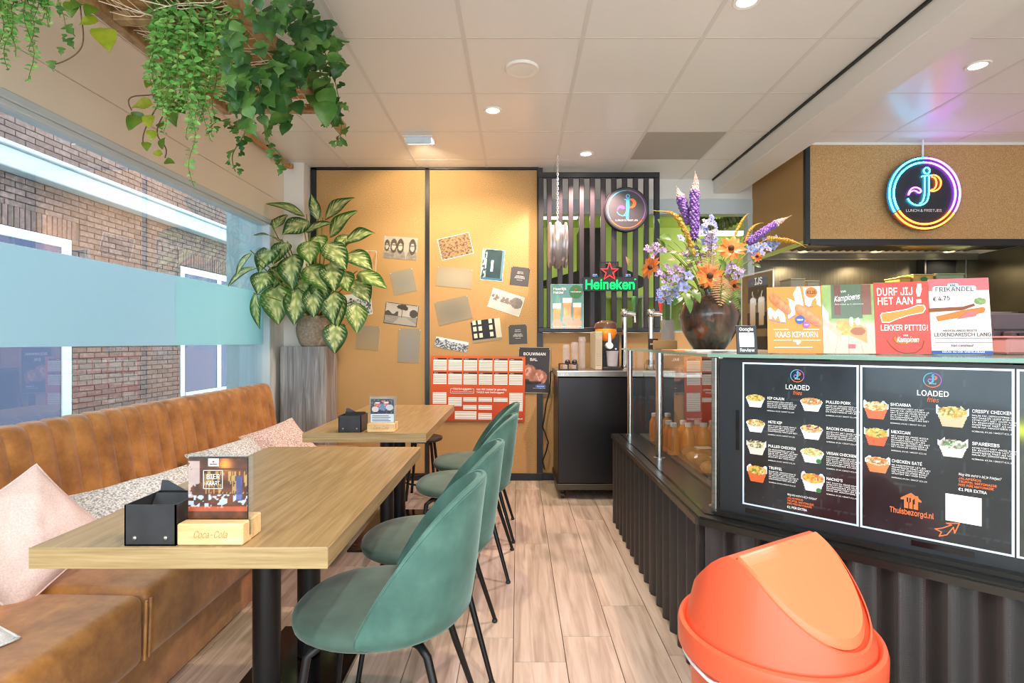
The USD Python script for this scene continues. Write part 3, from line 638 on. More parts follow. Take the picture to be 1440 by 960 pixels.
def bar_pic(u, v):
    n = fb(u, v, 7, 3); c = mixc(C('2a1a16'), C('7a4226'), n*1.3-0.1)
    glow = np.exp(-((u-0.62)**2+(v-0.9)**2)/0.012); c = mixc(c, C('ff9a3c'), glow)
    sh = (np.abs(((v*5.0) % 1)-0.1) < 0.08) & (v > 0.3); c = mixc(c, C('4a2a1c'), sh*0.9)
    bt = (fb(u, v, 30, 5, 2, 6) > 0.55) & (v > 0.42) & (v < 0.78) & (u > 0.25); c = mixc(c, C('c9a860'), bt*0.7)
    bl = (fb(u, v, 14, 8, 2) > 0.56) & (v > 0.18) & (v < 0.40); c = mixc(c, C('b8d0ec'), bl*0.85)
    wl = (u < 0.2) & (v > 0.35) & (v < 0.95); c = mixc(c, C('e8e0e4'), wl*0.6*(fb(u, v, 6, 2) > 0.45))
    bar = (v < 0.2) & (v > 0.12); c = mixc(c, C('d9603a'), bar*0.6); c = mixc(c, C('3a4a8a'), (np.abs(u-0.86) < 0.05)*(v > 0.3)*(v < 0.7)*0.8)
    return c
def people_pic(u, v):
    c = mixc(C('1a2130'), C('2e3850'), fb(u, v, 5, 4))
    for cx, cy, rx, ry, col in ((0.55, 0.86, 0.09, 0.10, 'c98a70'), (0.55, 0.93, 0.10, 0.05, '5a3a30'), (0.52, 0.45, 0.2, 0.24, '5f7fb0'), (0.28, 0.62, 0.14, 0.12, 'd86a5a'), (0.30, 0.74, 0.10, 0.06, 'f0e6e0'), (0.68, 0.62, 0.11, 0.12, 'd86a5a'), (0.68, 0.76, 0.1, 0.06, 'f0e6e0'), (0.2, 0.3, 0.15, 0.2, 'e6dcd4'), (0.82, 0.42, 0.16, 0.2, 'cfd6de')):
        c = mixc(c, C(col), (((u-cx)/rx)**2+((v-cy)/ry)**2 < 1)*0.9)
    return mixc(c, C('d8d0cc'), (fb(u, v, 22, 6) > 0.62)*0.5)
def card_stand(x0, y0, w, dep, h, label, near):
    s = thing('card_stand', label, 'card holder', (x0+w/2, y0+dep/2, 0.74)); x1, z0, z1 = x0+w, 0.74, 0.74+h
    yc = y0+dep*0.42
    obj('wooden_block', cat_([cbox(x0, x1, y0, yc-0.004, z0, z1, .003), cbox(x0, x1, yc+0.004, y0+dep, z0, z1, .003), box(x0+.002, x1-.002, yc-0.004, yc+0.004, z0, z0+0.012)]), 'light_wood', s)
    mm = mv(text('Coca-Cola', 0.016, 0.078, 0, 0, align='c', slant=0.3, d=0.0005), 0, 0, 0)
    obj('engraving', onto(mm, ((x0+x1)/2, y0-0.0002, z0+h*0.36), (1, 0, 0), (0, 0, 1), (0, -1, 0)), 'tan_wood', s)
    ht = 0.205 if near else 0.185
    obj('acrylic_sleeve', cat_([box(x0+0.004, x1+0.006, yc+0.0018, yc+0.0036, z0+0.012, z0+ht), box(x0+0.004, x1+0.006, yc-0.0036, yc-0.0022, z0+0.012, z0+ht-0.006)]), 'clear_acrylic', s)
    cardw, cardz = w*0.92, z0+h
    sh = obj('card', cbox(x0+0.006, x0+0.006+cardw, yc-0.0018, yc+0.0012, z0+0.013, z0+ht-0.008, .0003), 'paper_grey' if not near else 'ink', s)
    O = (x0+0.006, yc-0.0040, z0+h+0.001)
    ch = ht-h-0.012
    if near:
        m, col = paint(0, 0, cardw, ch, 60, 76, bar_pic); obj('picture', onto(m, O, (1, 0, 0), (0, 0, 1), (0, -1, 0)), 'gloss_print', s, col=col)
        bits = [line([(cardw*.26, ch*.50), (cardw*.58, ch*.50), (cardw*.58, ch*.80), (cardw*.26, ch*.80)], 0.0012, closed=True), text('BIER', ch*.080, cardw*.23, cardw*.42, ch*.660, False, 'c'), text('KAART', ch*.070, cardw*.23, cardw*.42, ch*.555, False, 'c'), rect(cardw*.34, cardw*.52, ch*.87, ch*.995)]
        obj('lettering', onto(cat_(bits), np.array(O)-[0, .0005, 0], (1, 0, 0), (0, 0, 1), (0, -1, 0)), 'ink_white', s)
        obj('emblem', onto(cat_([star(cardw*.43, ch*.945, 0.004)]), np.array(O)-[0, .0012, 0], (1, 0, 0), (0, 0, 1), (0, -1, 0)), 'ink_red', s)
        obj('emblem_text', onto(text('BRASSERIE', ch*.02, cardw*.13, cardw*.43, ch*.895, True, 'c'), np.array(O)-[0, .0012, 0], (1, 0, 0), (0, 0, 1), (0, -1, 0)), 'ink', s)
    else:
        m, col = paint(0.004, ch*0.36, cardw-0.008, ch*0.60, 48, 40, people_pic); obj('picture', onto(m, O, (1, 0, 0), (0, 0, 1), (0, -1, 0)), 'gloss_print', s, col=col)
        obj('text_band', onto(rect(0.004, cardw-.004, 0, ch*.34), O, (1, 0, 0), (0, 0, 1), (0, -1, 0)), 'ink_paleblue', s)
        obj('lettering', onto(cat_([rect(0.012, cardw-.02-0.01*(k % 2), ch*(.05+.07*k), ch*(.075+.07*k)) for k in range(4)]), np.array(O)-[0, .0006, 0], (1, 0, 0), (0, 0, 1), (0, -1, 0)), 'ink_grey', s)
def star(cx, cy, r, z=0.0, d=0.0005, inner=0.42):
    a = PI/2+np.arange(10)*PI/5; q = np.where(np.arange(10) % 2 == 0, r, r*inner); return poly(np.stack([cx+q*np.cos(a), cy+q*np.sin(a)], 1), z, d)
black_box(-0.905, 1.252, 0.118, 0.094, 0.125, 'matte black metal box on the front edge of the near table')
card_stand(-0.785, 1.252, 0.152, 0.092, 0.05, 'wooden card stand with a beer menu beside the black box, near table', True)
black_box(-0.928, 2.815, 0.118, 0.085, 0.125, 'matte black metal box on the front edge of the far table')
card_stand(-0.780, 2.815, 0.140, 0.092, 0.046, 'wooden card stand with a photo card on the far table', False)
# ================================================================ THE COUNTER
UF = np.array([0.7393, -0.6734, 0.0]); NF = np.array([0.6734, 0.7393, 0.0]); KC = np.array([0.634, 1.91, 0.0]); ZU = np.array([0, 0, 1.0])
XS, YE, ZL, ZT = 0.625, 3.65, 0.594, 1.166
def fpt(t, off): return KC+UF*t+NF*off
ct = thing('serving_counter', 'angled serving counter clad in dark corrugated rubber with a bronze ledge', 'counter', (0.9, 2.4, 0))
def wave_sheet(A, B, nrm, z0, z1, lam=0.112, amp=0.019, back=0.045):
    A, B, nrm = (np.asarray(q, float)[:2] for q in (A, B, nrm)); L = np.linalg.norm(B-A); u = (B-A)/L; n = int(L/lam*14)
    s = np.linspace(0, L, n+1); fr = A+u*s[:, None]+nrm*(amp*np.cos(2*PI*s/lam))[:, None]
    return prism(np.vstack([fr, B-nrm*back, A-nrm*back]), z0, z1)
SN = np.array([-1.0, 0, 0])
obj('corrugated_cladding', wave_sheet((XS+0.03, YE-0.01), (XS+0.03, 2.62), SN, 0.0, ZL-0.022), 'rubber', ct, 40)
obj('corrugated_cladding', wave_sheet((XS+0.03, 2.612), (XS+0.03, 1.935), SN, 0.0, ZL-0.022), 'rubber', ct, 40)
obj('corrugated_cladding', wave_sheet(fpt(0.02, 0.03), fpt(1.35, 0.03), -NF, 0.0, ZL-0.03), 'rubber', ct, 40)
def pl(pts): return [tuple(np.asarray(p)[:2]) for p in pts]
OUT = lambda o: [np.array([XS+o, YE, 0]), np.array([XS+o, KC[1]+0.006+o*0.45, 0]), fpt(0.0, o)+np.array([0.0, 0, 0])*0, fpt(1.36, o)]
body = pl(OUT(0.08)+[fpt(1.36, 0.62), np.array([1.27, 2.6, 0]), np.array([1.27, YE, 0])])
obj('carcass', prism(body, 0.0, ZL-0.03), 'black_trim', ct)
def band(o0, o1, z0, z1): return prism(pl(OUT(o0))+pl(OUT(o1))[::-1], z0, z1)
obj('ledge', cat_([band(0.0, 0.05, ZL-0.028, ZL-0.006), band(0.012, 0.10, ZL-0.006, ZL)]), 'bronze', ct)
obj('ledge_groove', band(0.052, 0.060, ZL-0.0, ZL+0.003), 'gloss_black', ct)
obj('case_floor', prism(body, ZL-0.02, ZL-0.002), 'bronze', ct)
obj('front_panel', cat_([onto(box(0.04, 1.33, 0.605, 1.148, 0, 0.02), fpt(0, 0.112), UF, ZU, -NF)]), 'ink_board', ct)
obj('front_sill', onto(box(0.03, 1.34, ZL, 0.608, -0.01, 0.05), fpt(0, 0.11), UF, ZU, -NF), 'bronze', ct)
obj('vent_slot', onto(box(0.13, 0.25, 0.618, 0.632, 0.0, 0.003), fpt(0, 0.091), UF, ZU, -NF), 'gloss_black', ct)
obj('vent_slot', onto(box(0.60, 0.74, 0.622, 0.637, 0.0, 0.003), fpt(0, 0.091), UF, ZU, -NF), 'gloss_black', ct)
obj('door_handle', onto(box(0.098, 0.108, 0.83, 0.97, 0.0, 0.004), fpt(0, 0.091), UF, ZU, -NF), 'gloss_black', ct)
for (x, y, r_) in ((0.742, 2.02, 0.020), (0.748, 2.87, 0.020), (0.745, 3.60, 0.020)):
    obj('post', cat_([lathe([(r_, ZL), (r_, ZT-0.012)], (x, y, 0), 24), lathe([(r_+0.012, ZL), (r_+0.012, ZL+0.006), (r_, ZL+0.009)], (x, y, 0), 24)]), 'chrome', ct, 40)
obj('front_frame', cat_([onto(cbox(0.012, 0.030, ZL, ZT-0.012, 0, 0.03, .003), fpt(0, 0.112), UF, ZU, -NF)]), 'steel', ct)
def sheet(A, B, z0, z1): return tm([(A[0], A[1], z0), (B[0], B[1], z0), (B[0], B[1], z1), (A[0], A[1], z1)], [[0, 1, 2, 3]])
obj('side_pane', sheet((0.742, 3.58), (0.746, 2.89), ZL, ZT-0.014), 'case_glass', ct)
obj('side_pane', sheet((0.746, 2.85), (0.742, 2.04), ZL, ZT-0.014), 'case_glass', ct)
mk('green_glass_edge', {'p': ('principled_bsdf', {'base_color': tuple(hx('8fb8a8')), 'roughness': 0.08, 'alpha': 0.75})}, [], 'p.BSDF')
P1 = np.array([0.685, 1.965, 0]); topo = [np.array([0.70, YE+0.02, 0]), P1, P1+UF*1.34, P1+UF*1.34+NF*0.5, np.array([1.24, 2.45, 0]), np.array([1.24, YE+0.02, 0])]
obj('glass_top', prism(pl(topo), ZT-0.012, ZT), 'green_glass_edge', ct)
obj('inner_shelf', box(0.80, 1.22, 2.10, 3.58, ZL+0.0, ZL+0.012), 'steel', ct)
obj('back_board', box(1.235, 1.25, 2.15, YE, ZL, ZT-0.02), 'ink_board', ct)
obj('end_glass', sheet((1.23, 3.63), (0.745, 3.63), ZL, ZT-0.014), 'case_glass', ct)
# ---------------------------------------------------------------- menu posters on the front panel
Q0 = fpt(0, 0.0905)
def mp(px, py):
    """pixel of the photograph -> position on the front panel (metres along it, height)"""
    r_ = (px-VX)/FPX; t = (r_*Q0[1]-Q0[0])/(UF[0]-r_*UF[1]); d = Q0[1]+UF[1]*t
    return t, CAMZ-(py-VY)*d/FPX
def logo2d(cx, cy, R, w, text_h=None):
    """the round letter emblem as flat line work: {colour: [meshes]}"""
    A = lambda a0, a1, r_: [(cx+r_*math.cos(a), cy+r_*math.sin(a)) for a in np.linspace(math.radians(a0), math.radians(a1), 24)]
    L = LOGO(cx, cy, R)
    o = {'cyan': [line(A(90, 213, R*0.9), w)]+[line(p, w) for p in L['cyan']], 'purple': [line(A(-33, 90, R*0.9), w)]+[line(p, w) for p in L['purple']], 'orange': [line(A(213, 327, R*0.9), w)]+[line(p, w) for p in L['orange']]}
    return o
def LOGO(cx, cy, R):
    k = R/340.0; f = lambda pts: [(cx+(x-533)*k, cy-(y-513)*k) for x, y in pts]
    dot = [(555+28*math.cos(a), 302+28*math.sin(a)) for a in np.linspace(0, 2*PI, 17)]
    return {'cyan': [f(dot), f([(505, 357), (540, 350), (600, 346)]), f([(575, 355), (576, 470), (572, 530), (556, 585), (520, 615), (470, 625), (415, 605), (378, 560)]), f([(537, 355), (537, 470), (533, 530), (520, 580), (490, 607)])],
            'orange': [f([(600, 347), (645, 350), (680, 385), (686, 425), (670, 465), (630, 490), (588, 486)]), f([(602, 362), (635, 378), (645, 420), (632, 462), (600, 478)])],
            'purple': [f([(385, 530), (395, 492), (425, 463), (465, 460), (495, 478), (498, 500), (480, 508), (450, 490), (422, 490), (400, 505), (385, 530)])]}
INK = {'cyan': 'ink_cyan', 'purple': 'ink_purple', 'orange': 'ink_orange'}
def bowl_pic(pal, bowlc, paper, seed):
    def fn(u, v):
        x, y = u*2-1, v*2-1
        rim = (x**2+((y-0.30)/0.52)**2 < 0.94); food = ((x/0.90)**2+((y-0.36)/0.46)**2 < 0.96)
        half = 0.97-0.36*np.clip((0.30-y)/1.15, 0, 1)
        body = (y < 0.30) & (y > -0.92+0.12*x*x) & (np.abs(x) < half)
        pap = np.zeros_like(x, bool) if not paper else ((np.abs(np.abs(x)-0.72) < 0.27) & (y > 0.1) & (y < 0.78+0.15*np.sin(x*9+seed)))
        c = np.zeros((len(u), 3))+C('e9e6e0'); c = mixc(c, C(bowlc), body*1.0)
        c = mixc(c, C('d5dff0'), pap*1.0)
        n = fb(u, v, 9, seed, 2); c2 = mixc(C(pal[0]), C(pal[1]), (n-0.3)*3)
        c2 = mixc(c2, C(pal[2]), (fb(u, v, 13, seed+9, 2) > 0.6)*0.9); c2 = mixc(c2, C('efe6cf'), (fb(u, v, 17, seed+4, 1) > 0.72)*0.8)
        c = mixc(c, c2, food*1.0)
        return c, rim | body | pap | food
    return fn
DESC = ['KNAPPERIGE FRIETJES MET', 'MALSE KIP, GEROOSTERDE UI', 'MET KAAS EN VERSE BOSUI', 'AFGETOPT MET ONZE SAUS', 'EN KNAPPERIGE UITJES']
def menu_poster(label, t0, t1, items, extra):
    p = thing('menu_poster', label, 'poster', tuple(Q0+UF*(t0+t1)/2+ZU*0.645), group=None)
    F = lambda m: onto(m, Q0, UF, ZU, -NF)
    z0, z1 = 0.645, 1.138
    obj('sheet', F(box(t0, t1, z0, z1, 0, 0.001)), 'ink_paleblue', p)
    m, col = paint(t0+0.006, z0+0.006, t1-t0-0.012, z1-z0-0.012, 70, 98, lambda u, v: brickdark(u, v), 0.0015)
    obj('printed_brickwork', F(m), 'gloss_print', p, col=col)
    W, O, B = [], [], []
    for it in items:
        if it[0] == 'b':
            _, x, y, w, h, pal, bc, pap, seed = it
            (tx, zy), (tx2, _), (_, zt) = mp(x, y), mp(x+w/2, y), mp(x, y-h/2); hw, hh = tx2-tx, zt-zy
            m, col = paint(tx-hw, zy-hh, 2*hw, 2*hh, 34, 28, bowl_pic(pal, bc, pap, seed), 0.0022)
            obj('printed_bowl', F(m), 'gloss_print', p, col=col)
        elif it[0] == 'h':
            _, s, x, y, w, n, seed = it
            t, zz = mp(x, y); tw = mp(x+w, y)[0]-t
            W.append(text(s, 0.0085, tw, t, zz, True, z=0.0022))
            for k in range(n):
                s2 = DESC[(k+seed) % 5]; W.append(text(s2, 0.0041, 0.092*(0.88+0.12*((k*3+seed) % 4)/3)*(1 if x > 0 else 1), t, zz-0.0095-0.0063*k, False, z=0.0022))
            W.append(text('NORMAAL €9,50 / GROOT €11,50', 0.0038, 0.084, t, zz-0.0095-0.0063*n-0.0055, False, z=0.0022))
        elif it[0] == 'l':
            _, x, y, r_ = it
            t, zz = mp(x, y); rr = mp(x+r_, y)[0]-t
            lg = logo2d(t, zz, rr/0.95, 0.0022)
            for k_, ms in lg.items(): obj('emblem', F(mv(cat_(ms), 0, 0, 0.0022)), INK[k_], p)
            W.append(text('LUNCH & FRIETJES', 0.003, rr*0.8, t, zz-rr*0.55, False, 'c', z=0.0022))
            W.append(text('LOADED', 0.015, 0.073 if rr < 0.05 else 0.073, t, zz-rr-0.024, True, 'c', z=0.0022))
            O.append(text('fries', 0.013, 0.027, t, zz-rr-0.041, False, 'c', slant=0.2, z=0.0022))
        elif it[0] == 'x':
            _, x, y = it; t, zz = mp(x, y)
            W.append(text("Nog iets extra's bij je frietjes?", 0.007, 0.088, t, zz, False, slant=0.25, z=0.0022))
            for k, s in enumerate(['JALAPEÑOS', 'TRUFFEL MAYONAISE', 'PERI PERI MAYONAISE']): O.append(text(s, 0.006, None if k == 0 else 0.080-0.006*(k == 2), t, zz-0.011-0.009*k, True, z=0.0022))
            W.append(text('€1 PER EXTRA', 0.0075, 0.060, t, zz-0.042, True, z=0.0022))
    letters(W, F, 'ink_white', p)
    if O: letters(O, F, 'ink_orange', p, label='orange lettering')
    extra(p, F)
def brickdark(u, v):
    w, h = 7.0, 17.0; row = np.floor(v*h); fx = ((u*w/2+0.5*(row % 2)) % 1); fy = (v*h) % 1
    mort = ((fx < 0.02) | (fy < 0.05)) & (fb(u, v, 9, 11) > 0.5)
    c = mixc(C('14181c'), C('2b3136'), fb(u, v, 6, 5)); c = mixc(c, C('3c4449'), mort*0.6); return c
PZ = lambda x, y: (1020+x/6.857, 490+y/6.857)
PZ2 = lambda x, y: (1020+x/6.857, 600+y/6.857)
RZ = lambda x, y: (1200+x/6.0, 500+y/6.0)
RZ2 = lambda x, y: (1200+x/6.0, 640+y/6.0)
S = 6.857
f1, f2, f3 = ('d89a3c', 'e8c878', '5f8a3a'), ('b5653a', 'e0b070', '6a8a4a'), ('c9852f', 'ecd9a0', '4a7a3a')
items1 = [('l', *PZ(695, 262), 68/S),
 ('b', *PZ(290, 500), 195/S, 150/S, f1, 'e4e0da', False, 1), ('b', *PZ(830, 535), 235/S, 160/S, f2, 'e2dcd8', False, 2), ('b', *PZ(293, 740), 198/S, 150/S, f3, 'e2e0dc', False, 3), ('b', *PZ(832, 800), 235/S, 172/S, ('c98a5a', 'f0d088', '6a3a4a'), 'e4e2e2', False, 4),
 ('b', *PZ2(300, 195), 205/S, 165/S, ('8a7a4a', 'e8e0c0', '3f5a3a'), 'd8cfc4', True, 5), ('b', *PZ2(838, 272), 245/S, 175/S, ('d8a04a', 'cfd09a', '6a9a4a'), 'e6e4e4', False, 6), ('b', *PZ2(305, 448), 210/S, 190/S, ('d89a3c', 'e8b860', '5f8a3a'), 'd8663a', True, 7), ('b', *PZ2(845, 530), 245/S, 210/S, ('e0942c', 'f0c060', 'd0603a'), 'e4e2e0', True, 8),
 ('h', 'KIP CAJUN', *PZ(405, 487), 165/S, 4, 0), ('h', 'PULLED PORK', *PZ(970, 525), 240/S, 4, 1), ('h', 'HETE KIP', *PZ(412, 716), 138/S, 4, 2), ('h', 'BACON CHEESE', *PZ(975, 778), 268/S, 4, 3),
 ('h', 'PULLED CHICKEN', *PZ2(415, 192), 265/S, 5, 4), ('h', 'VEGAN CHICKEN', *PZ2(975, 262), 288/S, 5, 0), ('h', 'TRUFFEL', *PZ2(420, 402), 130/S, 5, 1), ('h', "NACHO'S", *PZ2(975, 508), 158/S, 5, 2), ('x', *PZ2(597, 655))]
menu_poster('left menu poster on the counter front with eight food bowls', 0.1199, 0.4690, items1, lambda p, F: (
    obj('label_tag', F(cat_([disc(*mp(*PZ2(903, 332)), 0.0075, 0.0028), disc(*mp(*PZ2(903, 612)), 0.0075, 0.0028)])), 'ink_green', p, kind='stuff')))
items2 = [('l', *RZ(668, 205), 80/6),
 ('b', *RZ(190, 455), 230/6, 180/6, f3, 'cf6a3f', True, 9), ('b', *RZ(835, 510), 300/6, 210/6, ('cf8a2c', 'f0d080', '6a7a3a'), 'cfb892', True, 10), ('b', *RZ(195, 680), 228/6, 180/6, f1, 'c8603a', True, 11), ('b', *RZ(838, 775), 278/6, 185/6, ('4a4a3a', 'd8d8c8', '4a8a4a'), 'ddd6c6', True, 12), ('b', *RZ2(205, 75), 232/6, 160/6, ('c06a3a', 'e8c898', '5a7a3a'), 'd0824a', True, 13),
 ('h', 'SHOARMA', *RZ(312, 420), 176/6, 6, 0), ('h', 'CRISPY CHICKEN', *RZ(1000, 478), 345/6, 6, 1), ('h', 'MEXICAN', *RZ(318, 650), 164/6, 6, 2), ('h', 'SPARERIBS', *RZ(1000, 750), 234/6, 4, 3), ('h', 'CHICKEN SATÉ', *RZ2(323, 55), 257/6, 5, 4), ('x', *RZ2(885, 165))]
def extra2(p, F):
    a, b = mp(*RZ2(778, 430)), mp(*RZ2(1083, 430)); zc = mp(*RZ2(930, 455))[1]; hw = (b[0]-a[0])/2; c = (a[0]+b[0])/2
    obj('white_label', F(rect(c-hw, c+hw, zc-hw*0.98, zc+hw*0.98, 0.0022)), 'ink_white', p)
    t, zz = mp(*RZ2(488, 384)); s = 0.030
    house = Polygon([(t+x*s, zz+y*s) for x, y in ((-1.0, 0.0), (-0.75, 0.12), (-0.7, 0.55), (0, 1.0), (0.35, 0.75), (0.4, 0.85), (0.62, 0.8), (0.62, 0.5), (1.0, 0.05), (0.8, 0.02), (0.78, -0.95), (-0.72, -0.95), (-0.78, 0.0))] if False else [(t+x*s, zz+y*s) for x, y in ((-0.55, -0.75), (-0.55, 0.05), (-0.82, 0.02), (-0.82, 0.2), (0, 0.8), (0.32, 0.55), (0.55, 0.55), (0.58, 0.36), (0.82, 0.15), (0.82, 0.0), (0.55, 0.02), (0.55, -0.75))])
    fork = Polygon([(t+x*s, zz+y*s) for x, y in ((-0.22, -0.8), (-0.22, -0.2), (-0.34, -0.1), (-0.34, 0.3), (-0.02, 0.3), (-0.02, -0.1), (-0.14, -0.2), (-0.14, -0.8))]); knife = Polygon([(t+x*s, zz+y*s) for x, y in ((0.12, -0.8), (0.12, 0.1), (0.3, 0.3), (0.3, -0.25), (0.2, -0.3), (0.2, -0.8))])
    g = house.difference(fork).difference(knife); g = max(g.geoms, key=lambda q: q.area) if hasattr(g, 'geoms') and False else g
    ms = [prism(q, 0.0022, 0.0028) for q in (g.geoms if hasattr(g, 'geoms') else [g])]
    ms.append(mv(line([(t-0.18*s, zz+0.28*s), (t-0.18*s, zz-0.1*s)], 0.0025), 0, 0, 0.0022))
    a0 = mp(*RZ2(305, 460)); a1 = mp(*RZ2(680, 520)); ms.append(text('Thuisbezorgd.nl', 0.0155, a1[0]-a0[0], a0[0], a0[1]-0.004, True, z=0.0022))
    pts = [mp(*RZ2(x, y)) for x, y in ((690, 618), (750, 612), (830, 585), (785, 570), (895, 572), (855, 655), (845, 605), (790, 668), (725, 680), (745, 645))]
    ms.append(mv(line(pts, 0.0028, closed=True), 0, 0, 0.0022))
    obj('delivery_logo', F(cat_(ms)), 'ink_orange', p)
menu_poster('right menu poster on the counter front with an orange delivery house emblem', 0.4725, 0.8205, items2, extra2)
p = thing('menu_poster', 'menu poster cut by the right edge of the picture', 'poster', tuple(Q0+UF*1.0+ZU*0.645))
F3 = lambda m: onto(m, Q0, UF, ZU, -NF)
obj('sheet', F3(box(0.824, 1.174, 0.645, 1.138, 0, 0.001)), 'ink_paleblue', p)
m, col = paint(0.83, 0.651, 0.338, 0.481, 40, 60, lambda u, v: mixc(mixc(C('2b3030'), C('4a5048'), fb(u, v, 8, 3)), C('b8c838'), (np.exp(-((v-0.68)/0.05)**2)*(u < 0.08))), 0.0015)
obj('printed_picture', F3(m), 'gloss_print', p, col=col)
obj('tape_strip', F3(mv(line([mp(1085, 508.5), mp(1100, 509.5), mp(1115, 508), mp(1130, 509), mp(1140, 508)], 0.004), 0, 0, 0.002)), 'ink_paleblue', p) if False else None
# ---------------------------------------------------------------- promo boards standing on the counter
PA = np.array([0.897, 1.95, ZT+0.0025]); PU = np.array([0.953, -0.301, 0.0]); PN = np.array([0.301, 0.953, 0.0]); lean = math.radians(7)
PV = PN*math.sin(lean)+ZU*math.cos(lean); PF = -(PN*math.cos(lean)-ZU*math.sin(lean))
def board(name, label, s0, s1, h, mat):
    p = thing(name, label, 'sign', tuple(PA+PU*(s0+s1)/2)); F = lambda m: onto(m, PA+PU*s0, PU, PV, PF)
    obj('board', F(box(0, s1-s0-0.001, 0, h, -0.004, 0)), mat, p)
    obj('foot', F(onto(box(0.02, s1-s0-0.02, 0, 0.004, 0, 0.05), (0, 0, -0.055), (1, 0, 0), (0, 1, 0), (0, 0, 1))), 'clear_acrylic', p)
    return p, F, s1-s0
def crumbs(base, hi, seed, cx, cy, a, rx, ry):
    def fn(u, v):
        x, y = u-cx, v-cy; xr = x*math.cos(a)+y*math.sin(a); yr = -x*math.sin(a)+y*math.cos(a)
        m_ = np.abs(xr/rx)**3.2+np.abs(yr/ry)**2.4 < 1
        sh = np.clip(1-np.abs(yr/ry-0.35)*0.6, 0, 1); c = mixc(C(base), C(hi), fb(u, v, 24, seed, 3)*1.2*sh); return c, m_
    return fn
p, F, w = board('promo_board', 'orange snack board with white lettering, first of four on the counter', 0.0, 0.177, 0.240, 'poster_orange')
h = 0.240; fx = lambda x: (x-300)/500.0*w; fy = lambda y: (940-y)/610.0*h
W = []
def lett(ch, pts): W.append(poly([(fx(x), fy(y)) for x, y in pts], 0.001))
lett('M', [(305, 530), (315, 625), (340, 632), (345, 590), (375, 640), (400, 595), (420, 655), (470, 660), (465, 605), (440, 545), (420, 515), (375, 560), (330, 520)])
lett('M', [(485, 430), (505, 470), (490, 600), (495, 628), (555, 590), (560, 520), (600, 500), (620, 530), (635, 500), (605, 335), (580, 330), (540, 400), (560, 470)])
lett('M', [(630, 335), (650, 500), (680, 520), (700, 510), (715, 460), (745, 440), (755, 500), (790, 520), (782, 335)])
W.append(text('KAAS KIPKORN', fy(745)-fy(795), fx(755)-fx(370), fx(370), fy(795), True, z=0.001))
W += [rect(fx(355), fx(495), fy(727), fy(722), 0.001), rect(fx(625), fx(770), fy(727), fy(722), 0.001), rect(fx(355), fx(520), fy(824), fy(819), 0.001), rect(fx(610), fx(780), fy(824), fy(819), 0.001), rect(fx(360), fx(705), fy(890), fy(880), 0.001)]
W.append(poly([(fx(x), fy(y)) for x, y in ((530, 815), (605, 820), (600, 850), (590, 848), (585, 862), (565, 862), (560, 838), (535, 835))], 0.001))
letters(W, F, 'ink_white', p)
for i, (cx, cy, a, rx, ry) in enumerate(((0.24, 0.74, -0.62, 0.24, 0.085), (0.75, 0.56, -0.55, 0.28, 0.085))):
    m, col = paint(0, 0, w, h, 90, 110, crumbs('b5551c', 'f0b070', 3+i, cx, cy, a, rx, ry), 0.0022); obj('printed_snack', F(m), 'gloss_print', p, col=col)
obj('price_dot', F(cat_([disc(fx(706), fy(390), 0.019, 0.002)])), 'ink_ochre', p)
obj('price', F(text('€3,25', 0.011, 0.027, fx(706), fy(402), False, 'c', z=0.003)), 'ink', p)
d1 = obj('badge', F(disc(fx(598), fy(636), 0.0150, 0.003)), 'ink_blue', p); obj('badge_text', F(text('NIEUW', 0.006, 0.02, fx(598), fy(645), True, 'c', z=0.0038)), 'ink_white', d1)
d2 = obj('badge', F(disc(fx(655), fy(683), 0.0110, 0.0026)), 'ink_purple', p); obj('badge_text', F(text('TRY!', 0.006, 0.014, fx(655), fy(690), True, 'c', z=0.0034)), 'ink_white', d2)
obj('shadow_letter_edge', F(cat_([line([(fx(x), fy(y)) for x, y in ((318, 632), (345, 640), (400, 655), (470, 665))], 0.002, 0.0008), line([(fx(x), fy(y)) for x, y in ((495, 630), (558, 597))], 0.002, 0.0008), line([(fx(x), fy(y)) for x, y in ((650, 508), (690, 525), (716, 515))], 0.002, 0.0008)])), 'ink_purple', p, kind='stuff')
p, F, w = board('promo_board', 'photo board with hands holding a tray of fries, second of four on the counter', 0.177, 0.337, 0.242, 'paper')
